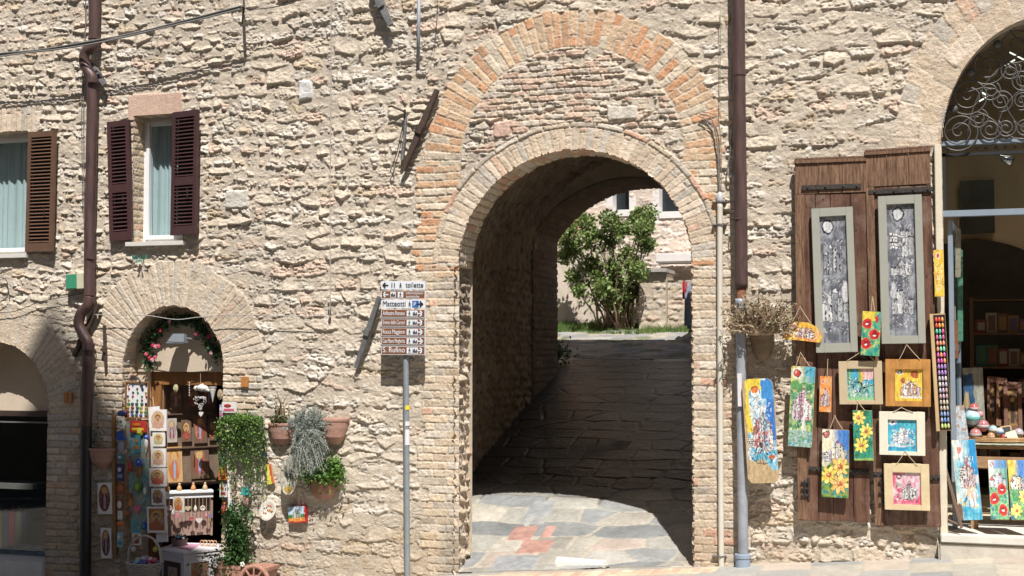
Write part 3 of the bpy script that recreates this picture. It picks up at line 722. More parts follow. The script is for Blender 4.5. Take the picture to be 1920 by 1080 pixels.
rn = np.random.default_rng(5)
for g, pts in tips:
    r = rg.uniform(.11, .21); m = int(1700*r)
    v = rn.normal(size=(m, 3)); v /= np.linalg.norm(v, axis=1)[:, None]; v *= (rn.random(m)**.4)[:, None]*np.array([r, r, r*.95]); P.append(np.array(g)+v)
    for k in range(2, 7):
        m = 14; P.append(np.array(pts[k])+rn.normal(size=(m, 3))*.07)
leafmesh('foliage', np.concatenate(P), .075, [(.17, .25, .07), (.23, .31, .10), (.10, .16, .045), (.30, .36, .15), (.19, .26, .08)], BU, asp=1.7)
# grass strip
P = []; 
gx0 = WY(1020, 605, 10).x; gx1 = WY(1290, 605, 10).x
xs_ = rn.uniform(gx0-1, gx1+1, 9000); ys_ = rn.uniform(9.9, 10.75, 9000)-.12*np.sin(xs_*3)
V = []; F = []; 
zz = rampz(ys_); hh = rn.uniform(.03, .17, 9000)*np.clip(.25+1.3*vn(xs_*3, ys_*3, 3), 0, 1)**1.6; dx = rn.uniform(-.05, .05, 9000); wv = .007
V = np.stack([np.stack([xs_-wv, ys_, zz], 1), np.stack([xs_+wv, ys_, zz], 1), np.stack([xs_+dx, ys_+dx*.5, zz+hh], 1)], 1).reshape(-1, 3)
cg = np.array([(.10, .18, .04), (.17, .24, .07), (.07, .12, .03)])[rn.integers(0, 3, 9000)]
o = npmesh('grass', V, np.arange(27000).reshape(-1, 3), LEAF, None, np.repeat(cg, 3, 0), False, org=(gx0, 10.2, 2)); tag(o, 'strip of bright green grass below the bush', 'grass', kind='stuff')
# weeds beside the far arch
c0 = WY(1045, 700, 6.9)
SH = thing('weed', 'small dark green weed tuft at the far left corner of the passage', 'plant', (c0.x-.05, 6.95, float(rampz(6.95))))
q = MB()
for k in range(8):
    a = k*.8; s0 = Vector((c0.x-.05, 6.95, float(rampz(6.95)))); q.tube([s0, s0+Vector((math.cos(a)*.1, math.sin(a)*.1, .18)), s0+Vector((math.cos(a)*.2, math.sin(a)*.2, .28))], .005, 4)
q.build('stem', BARK, SH)
leafmesh('foliage', np.array([c0.x-.05, 6.95, float(rampz(6.95))+.17])+rn.normal(size=(500, 3))*np.array([.11, .11, .1]), .06, [(.06, .12, .03), (.08, .15, .03)], SH)
# ------------------------------------------------------------------ the tall house across the street (behind the camera's left shoulder); its gable throws the soft shade on the shops
YO = -13.5; kx = .45*13.5; kz = 1.8*13.5
def cast(px, py): p = W(px, py); return (p.x+kx, p.z+kz)
pk = cast(95, 572); rt = cast(420, 1085); lf = cast(-10, 790)
sl = (pk[1]-lf[1])/(pk[0]-lf[0]); lx = pk[0]-3.4; lz = pk[1]-sl*3.4
OH = thing('gabled_house', 'tall plastered house with a steep gable standing across the street', 'building', ((rt[0]+lx)/2, YO-3, -.5))
q = MB(); q.prism([(lx, -.6), (rt[0], -.6), rt, pk, (lx, max(lz, 8))], 13.5, 17.4); q.build('wall', mat('ochre_plaster', (.50, .42, .30), .9, bump=.3, bs=10, var=.15), OH)
for zz in (1.6, 4.8, 8.0, 11.5, 15, 18.5):
    xx = (lx+rt[0])/2-.45; q = MB(); q.wbox(xx, xx+.9, YO-.03, YO+.03, zz, zz+1.4); q.build('window', mat('dark_glass', (.02, .025, .03), .15), OH)
# unseen houses added behind the camera to block low sky light and deepen shade
for k, (xa, xb, zt_) in enumerate(((-30, -14, 13), (-13.9, 2, 11.5), (2.1, 14, 13.5), (14.1, 32, 12))):
    hh_ = thing('street_house', ['plastered house far along the opposite side of the street on the left', 'plastered house across the street behind the gabled house', 'tallest plastered house straight across the street', 'plastered house far along the opposite side on the right'][k], 'building', ((xa+xb)/2, -22, .085*xa-1), 'houses across the street')
    q = MB(); q.wbox(xa, xb, -26, -18, -3, zt_); q.build('wall', mat('street_plaster_%d' % k, [(.34, .26, .18), (.30, .25, .19), (.36, .27, .17), (.30, .22, .15)][k], .9, bump=.3, bs=10, var=.15), hh_)
    q = MB(); q.wbox(xa-.0, xb+.0, -26.3, -17.5, zt_+.002, zt_+.25); q.build('roof', mat('roof_tile', (.30, .17, .11), .9), hh_)
    for i in range(4):
        for j in range(3): x = xa+2+i*(xb-xa-4)/3.3; q = MB(); q.wbox(x, x+1, -18.0, -17.96, 2+j*3.2, 3.6+j*3.2); q.build('window', mat('dark_glass', (.02, .025, .03), .15), hh_)
# ------------------------------------------------------------------ openings: reveals, windows, shutters, doors
def V2(px, py, y): p = WY(px, py, y); return p.x, p.z
def rectpath(a): return [(a[0], a[2]), (a[0], a[3]), (a[1], a[3]), (a[1], a[2]), (a[0]-.001, a[2])]
for a, sd in ((WIN1, 201), (WIN2, 202)):
    strip(rectpath((a[0]-.004, a[1]+.004, a[2]-.004, a[3]+.004)), -.02, .22, f_brick(sd, BR_C, .27, .07, wts=[3, 2, 3, .6, 2], wear=1.6, hgt=.012), 'window_reveal', BLD, .01, .01, flip=True)
WHITE_P = mat('white_paint', (.74, .76, .78), .45, bump=.05, bs=20, var=.04, vs=5)
GLASS = bpy.data.materials.new('glass'); GLASS.use_nodes = True; _t = GLASS.node_tree; _t.nodes.clear()
_o = _t.nodes.new('ShaderNodeOutputMaterial'); _a = _t.nodes.new('ShaderNodeBsdfTransparent'); _a.inputs[0].default_value = (.86, .9, .9, 1); _g = _t.nodes.new('ShaderNodeBsdfGlossy'); _g.inputs['Roughness'].default_value = .02
_m = _t.nodes.new('ShaderNodeMixShader'); _m.inputs[0].default_value = .05; _t.links.new(_a.outputs[0], _m.inputs[1]); _t.links.new(_g.outputs[0], _m.inputs[2]); _t.links.new(_m.outputs[0], _o.inputs[0])
CURT = mat('curtain', (.60, .68, .70), .9, bump=.15, bs=200, var=.05)
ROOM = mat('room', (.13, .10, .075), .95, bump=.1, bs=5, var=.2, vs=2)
def window(a, y=.17, nm='window'):
    x0, x1, z0, z1 = a; q = MB(); t = .04
    def fr(x0, x1, z0, z1, t, ya, yb): q.wbox(x0, x0+t, ya, yb, z0, z1); q.wbox(x1-t, x1, ya, yb, z0, z1); q.wbox(x0+t, x1-t, ya, yb, z0, z0+t); q.wbox(x0+t, x1-t, ya, yb, z1-t, z1)
    fr(x0, x1, z0, z1, t, y, y+.06); fr(x0+.038, x1-.038, z0+.038, z1-.038, .045, y-.018, y+.035)
    w_ = q.build(nm, WHITE_P, BLD, bevel=.004)
    q = MB(); q.wbox(x0+.07, x1-.07, y+.005, y+.009, z0+.07, z1-.07); q.build('pane', GLASS, w_)
    n = 60; xs = np.linspace(x0+.03, x1-.03, n); V = []; 
    for z in (z0+.03, z1-.03):
        for i, x in enumerate(xs): V.append((x, y+.09+.014*math.sin(i*.9+1.3*math.sin(i*.31))+.006*math.sin(i*2.3+z), z))
    npmesh('curtain', V, gridfaces(n, 2), CURT, w_)
    q = MB(); q.wbox(x0-.05, x1+.03, -.07, y, z0-.045, z0+.0); q.build('sill', mat('sill_stone', (.60, .58, .54), .7, bump=.2, var=.08), w_, bevel=.004)
    q = MB(); q.wbox(x0-.4, x1+.4, 1.5, 1.52, z0-.5, z1+.5); q.wbox(x0-.4, x0-.38, .3, 1.5, z0-.5, z1+.5); q.wbox(x1+.38, x1+.4, .3, 1.5, z0-.5, z1+.5); q.wbox(x0-.4, x1+.4, .3, 1.5, z1+.5, z1+.52); q.wbox(x0-.4, x1+.4, .3, 1.5, z0-.52, z0-.5)
    q.wbox(x0-.4, x0-.0, .23, .25, z0-.5, z1+.5); q.wbox(x1, x1+.4, .23, .25, z0-.5, z1+.5); q.wbox(x0-.4, x1+.4, .23, .25, z1, z1+.5); q.wbox(x0-.4, x1+.4, .23, .25, z0-.5, z0)
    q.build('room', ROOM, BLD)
window(WIN1); window(WIN2)
SH_DK = mat('dark_brown_paint', (.062, .028, .028), .45, bump=.15, bs=40, var=.15, vs=12)
SH_LT = mat('tan_brown_paint', (.125, .068, .042), .5, bump=.15, bs=40, var=.15, vs=12)
IRON = mat('iron', (.06, .052, .048), .65, .6, bump=.3, bs=90, var=.3, vs=30)
GREYIRON = mat('grey_iron', (.20, .20, .20), .6, .5, bump=.4, bs=60, var=.3, vs=25)
def quad(pts, offs): return qframe(*[W(p[0], p[1], o) for p, o in zip(pts, offs if hasattr(offs, '__len__') else [offs]*4)])
def shutter(pts, offs, m, mid=True, label=None):
    fr, wd, ht = quad(pts, offs); q = MB(); st = .045; t = .034
    q.box(0, st, 0, ht, -t, 0, fr); q.box(wd-st, wd, 0, ht, -t, 0, fr)
    q.box(st, wd-st, 0, .09, -t, -.001, fr); q.box(st, wd-st, ht-.06, ht, -t, -.001, fr)
    spans = [(.09, ht*.40), (ht*.40+.085, ht-.06)] if mid else [(.09, ht-.06)]
    if mid: q.box(st, wd-st, spans[0][1], spans[1][0], -t, -.001, fr)
    for z0, z1 in spans:
        n = int((z1-z0)/.037)
        for k in range(n):
            z = z0+(k+.5)*(z1-z0)/n
            q.prism([(0, 0), (.006, .0), (.006, .0)], 0, 0) if False else None
            a = Fr(fr.p(st, z, -.017), fr.u, (fr.v*.62+fr.n*-.78)); q.box(0, wd-2*st, -.018, .018, -.0035, .0035, a)
    s_ = q.build('shutter', m, BLD, label=label)
    q = MB(); q.box(st+.01, wd-st-.01, .07, ht-.05, -.045, -.04, fr); q.build('back_board', mat('near_black', (.012, .008, .008), .8), s_)
    for z in (.16*ht, .84*ht): q = MB(); q.box(-.012, .02, z-.035, z+.035, -.04, -.028, fr); q.build('hinge', IRON, s_)
    q = MB(); q.tube([fr.p(wd*.72, ht*.30, .002), fr.p(wd*.72, ht*.30, .02), fr.p(wd*.70, ht*.37, .02)], .004, 6); q.build('catch', IRON, s_)
    return s_
shutter([(203, 229), (245, 223), (243, 450), (202, 452)], .075, SH_DK, True, 'dark brown louvred shutter folded back to the left')
shutter([(322, 212), (369, 204), (367, 440), (320, 440)], [.06, .14, .14, .06], SH_DK, True, 'dark brown louvred shutter half covering the window')
shutter([(50, 248), (102, 244), (98, 471), (49, 472)], [.06, .1, .1, .06], SH_LT, False, 'lighter tan brown louvred shutter')
# arches of the shops: reveals
strip(archpath(A_SHOP, -.9, g=.003), -.02, .24, f_brick(205, BR_C, .27, .07, wts=[3, 2, 3, 1.5, 2], wear=2, hgt=.014), 'arch_soffit', BLD, .01, .01, flip=True)
strip(archpath(A_LEFT, LEFT_BOT-.05, g=.003), -.02, .30, f_brick(206, BR_C, .27, .07, wts=[3, 2, 3, 1.5, 2], wear=1.5, hgt=.012), 'arch_soffit', BLD, .012, .012, flip=True)
strip(archpath(A_RIGHT, RIGHT_BOT-.05, g=.003), -.03, .26, plainf((.50, .43, .34), .004), 'arch_soffit', BLD, .015, .015, flip=True)
PLAST = mat('cream_plaster', (.54, .45, .35), .95, bump=.25, bs=25, var=.08, vs=4)
WOOD_O = mat('warm_wood', (.26, .115, .035), .55, bump=.3, bs=25, var=.35, vs=6, stretch=(6, 6, .6))
def tymp(A, zb, y, name, m):
    p = [(x, z) for x, z in archpath(A, zb, 40, g=.02) if z >= zb-1e-6]
    q = MB(); q.prism(p, -y-.03, -y); return q.build(name, m, BLD)
# the shop behind the small arch
D1 = .215
zl_ = V2(340, 697, D1)[1]
tymp(A_SHOP, zl_, D1, 'plaster_panel', PLAST)
x0, _ = V2(266, 700, .27); x1, _ = V2(430, 700, .27)
q = MB(); q.wbox(x0, x1, .27, .36, V2(300, 722, .27)[1], zl_+.03); q.build('lintel', WOOD_O, BLD, bevel=.006)
q = MB(); a = V2(284, 700, .26)[0]; b_ = V2(302, 700, .26)[0]; q.wbox(a, b_, .262, .35, -.9, V2(300, 722, .27)[1]); q.build('door_post', WOOD_O, BLD, bevel=.005)
q = MB(); q.wbox(A_SHOP['cx']-A_SHOP['rx']-.01, a, .235, .26, -.9, zl_); q.build('door_side', PLAST, BLD)
def room(x0, x1, y0, y1, z0, z1, m, name='room'):
    q = MB(); q.add([(x, y, z) for x in (x0, x1) for y in (y0, y1) for z in (z0, z1)], [(2, 3, 7, 6), (0, 1, 3, 2), (4, 6, 7, 5), (1, 5, 7, 3), (0, 2, 6, 4)])
    return q.build(name, m, BLD)
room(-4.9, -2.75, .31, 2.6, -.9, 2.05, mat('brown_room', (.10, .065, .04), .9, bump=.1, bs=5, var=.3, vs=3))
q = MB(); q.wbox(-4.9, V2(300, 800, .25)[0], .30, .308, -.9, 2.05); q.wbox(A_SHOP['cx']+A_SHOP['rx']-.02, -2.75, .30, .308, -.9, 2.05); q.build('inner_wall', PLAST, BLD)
# far left shop: fanlight panel, window
DL = .28
zt = V2(40, 770, DL)[1]
p = [(x, z) for x, z in archpath(A_LEFT, zt, 40, g=.02) if z >= zt-1e-6]
q = MB(); q.prism(p, -DL-.03, -DL); q.build('plaster_panel', PLAST, BLD)
xl_, xr_ = A_LEFT['cx']-A_LEFT['rx'], A_LEFT['cx']+A_LEFT['rx']
DKF = mat('dark_frame', (.05, .03, .025), .5, bump=.1, var=.2)
q = MB(); q.wbox(xl_, xr_, DL-.05, DL+.05, zt-.06, zt-.002); q.wbox(xr_-.03, xr_, DL-.03, DL+.04, LEFT_BOT, zt-.06); sw = q.build('shop_window', DKF, BLD, bevel=.005)
q = MB(); q.wbox(xl_, xr_-.03, DL, DL+.006, LEFT_BOT, zt-.06); q.build('pane', GLASS, sw)
q = MB(); q.wbox(xl_, xr_-.03, DL-.02, DL+.03, V2(40, 792, DL)[1]-.004, V2(40, 790, DL)[1]); q.build('glazing_bar', GREYIRON, sw)
q = MB(); q.wbox(xl_-.03, xr_+.0, -.06, DL+.1, LEFT_BOT-.16, LEFT_BOT-.0); q.build('window_sill', mat('sill_stone', (.60, .58, .54), .7, bump=.2, var=.08), BLD, bevel=.01)
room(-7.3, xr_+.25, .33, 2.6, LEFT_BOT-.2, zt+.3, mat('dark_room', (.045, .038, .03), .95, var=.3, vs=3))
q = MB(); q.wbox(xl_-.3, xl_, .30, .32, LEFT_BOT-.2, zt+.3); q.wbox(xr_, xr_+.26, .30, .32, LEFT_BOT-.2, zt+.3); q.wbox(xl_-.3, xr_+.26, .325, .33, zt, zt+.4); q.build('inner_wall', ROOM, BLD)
# right shop
DR = .20
BLUEG = mat('blue_grey_steel', (.27, .33, .40), .45, .2, bump=.05, var=.06)
xa, xb = A_RIGHT['cx']-A_RIGHT['rx'], A_RIGHT['cx']+A_RIGHT['rx']
Z = lambda py, px=1850: WY(px, py, DR).z
q = MB()
q.wbox(xa, xb, DR-.03, DR+.03, Z(271), Z(262)); q.wbox(xa, xb, DR-.025, DR+.025, Z(405), Z(393))
fr2 = q.build('shop_front_frame', BLUEG, BLD, bevel=.003)
q = MB(); q.wbox(xa, xb, DR-.02, DR+.02, Z(291), Z(285)); q.wbox(xa, xa+.03, DR-.02, DR+.02, Z(393), Z(285)); q.build('transom_frame', mat('black_frame', (.02, .02, .022), .5), fr2)
q = MB(); q.wbox(xa, xb, DR+.03, DR+.036, Z(393), Z(291)); q.build('pane', GLASS, fr2)
pts = [(x, z) for x, z in archpath(A_RIGHT, Z(285), 40, g=-.002) if z >= Z(285)]
q = MB(); q.prism(pts, -DR-.10, -DR-.094); q.build('pane', GLASS, fr2)
# wrought iron fan
GR = MB()
def spiral(c, r, turns, start, dirn=1, tail=None, w=.007):
    pts = []; n = int(26*turns)
    for k in range(n+1):
        t = k/n; a = start+dirn*turns*2*math.pi*t; rr_ = r*(1-t)**.8+.012
        pts.append((c[0]+math.cos(a)*rr_, DR-.05, c[1]+math.sin(a)*rr_))
    GR.tube(pts, w, 5)
cx, cz, rx, rz = A_RIGHT['cx'], A_RIGHT['cz'], A_RIGHT['rx'], A_RIGHT['rz']
def pol(r, deg): a = R(deg); return (cx+rx*r*math.cos(a), cz+.03+rz*r*math.sin(a))
for k in range(9):
    dg = 172-k*20.5; spiral(pol(.84, dg), .155, 2.3, R(dg+60), 1); 
    spiral(pol(.69, dg-10), .075, 2.0, R(dg-100), -1); 
    a = pol(.99, dg+10); GR.lathe([(.0, -.012), (.035, -.012), (.035, .012), (0, .012)], (pol(.93, dg-11)[0], DR-.05, pol(.93, dg-11)[1]), 10, (0, 1, 0))
for r, n, rs in ((.56, 7, .085), (.42, 5, .07), (.26, 3, .07)):
    for k in range(n):
        dg = 180-180*(k+.5)/n; spiral(pol(r, dg), rs, 2.1, R(dg+120*(1 if k % 2 else -1)), 1 if k % 2 else -1)
for r in (.98, .76, .50):
    GR.tube([(pol(r, d)[0], DR-.05, pol(r, d)[1]) for d in range(2, 180, 6)], .006, 5)
for dg in (165, 145, 124, 103, 82, 61, 40, 19):
    GR.tube([(pol(.12+.86*t/8, dg+8*math.sin(t))[0], DR-.05, pol(.12+.86*t/8, dg+8*math.sin(t))[1]) for t in range(9)], .0055, 5)
for k in range(22):
    x = xa+.05+k*(xb-xa-.1)/21; GR.lathe([(.0, -.003), (.014, -.003), (.014, .003), (0, .003)], (x, DR-.0, Z(278)), 8, (0, 1, 0))
GR.build('fan_grille', mat('wrought_iron', (.11, .105, .10), .5, .5, var=.2, vs=20), fr2, smooth=True)
# room of the right shop
RW = mat('beige_room', (.52, .42, .30), .95, var=.1, vs=2)
room(xa-.25, 6.2, .31, 4.2, RIGHT_BOT-.02, 5.2, RW)
q = MB(); q.wbox(xa-.25, xa-.0, .295, .305, RIGHT_BOT-.02, 5.2); q.build('inner_wall', PLAST, BLD)
holedR = dict(cx=WY(1800, 600, 4.1).x+.15, cz=WY(1850, 540, 4.1).z, rx=.85, rz=.55)
q = MB(); q.prism([(x, z) for x, z in archpath(holedR, .3, 20)], -4.19, -4.12); q.build('inner_archway', mat('dark_room', (.045, .038, .03), .95, var=.3, vs=3), BLD)
q = MB(); a = WY(1800, 338, 4.0); b_ = WY(1866, 435, 4.0); q.wbox(a.x, b_.x, 4.05, 4.11, b_.z, a.z); 
q.build('dark_wall_picture', mat('dark_picture', (.03, .03, .025), .4, var=.4, vs=6), BLD)
# lit tube lamps on the shop ceiling
EM = bpy.data.materials.new('lit_tube'); EM.use_nodes = True; e_ = EM.node_tree.nodes['Principled BSDF']; e_.inputs['Emission Color'].default_value = (1, .95, .82, 1); e_.inputs['Emission Strength'].default_value = 1.3
for i, (p0, p1) in enumerate((((1893, 98), (1920, 112)), ((1884, 123), (1903, 112)), ((1838, 172), (1853, 180)), ((1836, 190), (1850, 182)))):
    q = MB(); A = WY(p0[0], p0[1], 1.8); B = WY(p1[0], p1[1], 1.8); q.tube([A, B], .007, 8)
    o = q.build('tube_lamp', EM); tag(o, ['lit tube lamp nearest the frame edge behind the iron fan', 'lit tube lamp sloping beside the brightest one behind the iron fan', 'small lit tube lamp in the middle of the iron fan', 'small lit tube lamp sloping down left inside the iron fan'][i], 'lamp')
la = bpy.data.lights.new('shop_light', 'AREA'); la.energy = 9; la.color = (1, .88, .68); la.size = .8; lo2 = bpy.data.objects.new('shop_light', la); COL.objects.link(lo2); lo2.location = ((xa+xb)/2, 1.9, 4.7)
# open glazed door leaf, folded inwards
LF = Fr((xa+.06, DR+.06, RIGHT_BOT+.02), (.10, .99, 0), (0, 0, 1)); lw = .75; lh = Z(405)-RIGHT_BOT-.04
q = MB(); q.box(0, .06, 0, lh, -.02, .02, LF); q.box(lw-.06, lw, 0, lh, -.02, .02, LF)
for z in (0, .75, 1.5, lh-.07): q.box(.06, lw-.06, z, z+.06, -.018, .018, LF)
dl = q.build('shop_door_leaf', BLUEG, BLD, bevel=.003)
q = MB(); q.box(.06, lw-.06, .06, lh-.05, -.004, .004, LF); q.build('pane', GLASS, dl)
# doorstep
STEP = mat('step_stone', (.50, .46, .40), .85, bump=.5, bs=25, var=.15, vs=6)
a = W(1764, 1000, .12); 
q = MB(); q.wbox(a.x, 6.0, -.12, 1.2, RIGHT_BOT-.05, RIGHT_BOT+.012); q.build('doorstep', mat('marble_step', (.62, .60, .55), .6, bump=.2, bs=30, var=.08), BLD, bevel=.006)
q = MB(); q.wbox(a.x-.02, 6.0, -.10, .3, -.5, RIGHT_BOT-.052); q.build('step_riser', STEP, BLD, bevel=.015)
# cream post beside the shop
q = MB(); a = W(1754, 400, .05); b_ = W(1767, 400, .05); q.wbox(a.x, b_.x, -.05, .02, RIGHT_BOT, W(1760, 272).z); q.build('door_jamb', mat('cream_paint', (.64, .58, .46), .7, bump=.2, bs=30, var=.08), BLD, bevel=.004)
# ------------------------------------------------------------------ the two old wooden doors, opened back against the wall
OLDW = mat('old_wood', (.105, .034, .016), .6, bump=.8, bs=14, var=.6, vs=2.2, stretch=(9, 9, .9), c2=(.19, .095, .06))
_n = OLDW.node_tree; _tc = _n.nodes.new('ShaderNodeTexCoord'); _z = _n.nodes.new('ShaderNodeTexNoise'); _z.inputs['Scale'].default_value = 3.2; _z.inputs['Detail'].default_value = 9; _z.inputs['Roughness'].default_value = .72
_r = _n.nodes.new('ShaderNodeValToRGB'); _r.color_ramp.elements[0].position = .52; _r.color_ramp.elements[0].color = (0, 0, 0, 1); _r.color_ramp.elements[1].position = .68
_x = _n.nodes.new('ShaderNodeMixRGB'); _x.inputs['Color2'].default_value = (.22, .15, .115, 1); _p = _n.nodes['Principled BSDF']; _src = _p.inputs['Base Color'].links[0].from_socket
_n.links.new(_tc.outputs['Object'], _z.inputs['Vector']); _n.links.new(_z.outputs[0], _r.inputs[0]); _n.links.new(_r.outputs[0], _x.inputs['Fac']); _n.links.new(_src, _x.inputs['Color1']); _n.links.new(_x.outputs[0], _p.inputs['Base Color'])
OLDW2 = mat('old_wood_worn', (.15, .07, .038), .7, bump=.8, bs=22, var=.6, vs=7, stretch=(10, 10, .9), c2=(.30, .17, .10))
def old_door(pts, offs, label, strapz, topz, lowz, plate):
    fr, wd, ht = quad(pts, offs); rg = random.Random(int(pts[0][0])); q = MB(); n = 4; x = 0
    ws = [rg.uniform(.8, 1.2) for _ in range(n)]; sm = sum(ws)
    for w_ in ws:
        w2 = w_/sm*wd; q.box(x+.002, x+w2-.002, rg.uniform(-.006, .004), topz*ht-rg.uniform(0, .003), -.035, -rg.uniform(0, .005), fr); x += w2
    d = q.build('door', OLDW, BLD, bevel=.003, label=label)
    q = MB(); x = 0
    for k in range(3):
        w2 = wd/3; q.box(x+.0015, x+w2-.0015, topz*ht+.002, ht-.045, -.03, .002+.002*k, fr); x += w2
    q.build('top_panel', OLDW2, d, bevel=.003)
    q = MB(); q.box(-.006, wd+.004, ht-.045, ht-.012, -.035, .018, fr); q.box(.0, wd, ht-.012, ht+.006, -.035, .005, fr); q.build('cornice', OLDW2, d, bevel=.004)
    q = MB(); q.box(0, wd*.13, 0, topz*ht, .0025, .014, fr); q.build('edge_batten', OLDW2, d, bevel=.003)
    for (a0, a1, z) in strapz:
        q = MB(); q.box(wd*a0, wd*a1, z*ht-.02, z*ht+.02, .006, .018, fr)
        for t in (.1, .4, .7, .93):
            c = fr.p(wd*(a0+(a1-a0)*t), z*ht, .018); q.lathe([(.012, 0), (.008, .008), (0, .01)], c, 8, fr.n)
        q.build('strap_hinge', IRON, d, bevel=.002)
    for (a0, z0, z1) in plate:
        q = MB(); q.box(wd*a0, wd*a0+.085, z0*ht, z1*ht, .004, .012, fr); q.tube([fr.p(wd*a0+.042, z0*ht+.03, .02), fr.p(wd*a0+.042, z1*ht-.02, .03)], .008, 6)
        for t in (.2, .5, .8): q.box(wd*a0+.01, wd*a0+.075, (z0+(z1-z0)*t)*ht-.006, (z0+(z1-z0)*t)*ht+.006, .012, .034, fr)
        q.build('bolt_plate', IRON, d, bevel=.002)
    q = MB()
    for k in range(22):
        c = fr.p(rg.uniform(.1, .95)*wd, rg.uniform(.03, .97)*ht, -.002); q.lathe([(.005, 0), (.004, .007), (0, .008)], c, 6, fr.n)
    q.build('nail', IRON, d)
    return fr, wd, ht
FD1 = old_door([(1492, 300), (1625, 291), (1630, 981), (1494, 972)], [.10, .08, .08, .10], 'left old plank door with iron straps', [(.10, .93, .918), (.16, .45, .14), (.72, .99, .135)], .90, .02, [(.03, .055, .115)])
FD2 = old_door([(1628, 283), (1752, 273), (1757, 990), (1634, 984)], [.08, .10, .10, .08], 'right old plank door with iron straps', [(.04, 1.02, .886), (.0, .30, .135), (.70, 1.0, .13)], .90, .02, [(.05, .04, .135)])
q = MB()
for px, py in ((1498, 1000), (1634, 1025)): pass
for px, py in ((1497, 978), (1633, 988)):
    c = W(px, py, 0.0); q.box(c.x-.012, c.x+.012, c.z-.06, c.z+.03, .0, .07)
q = None
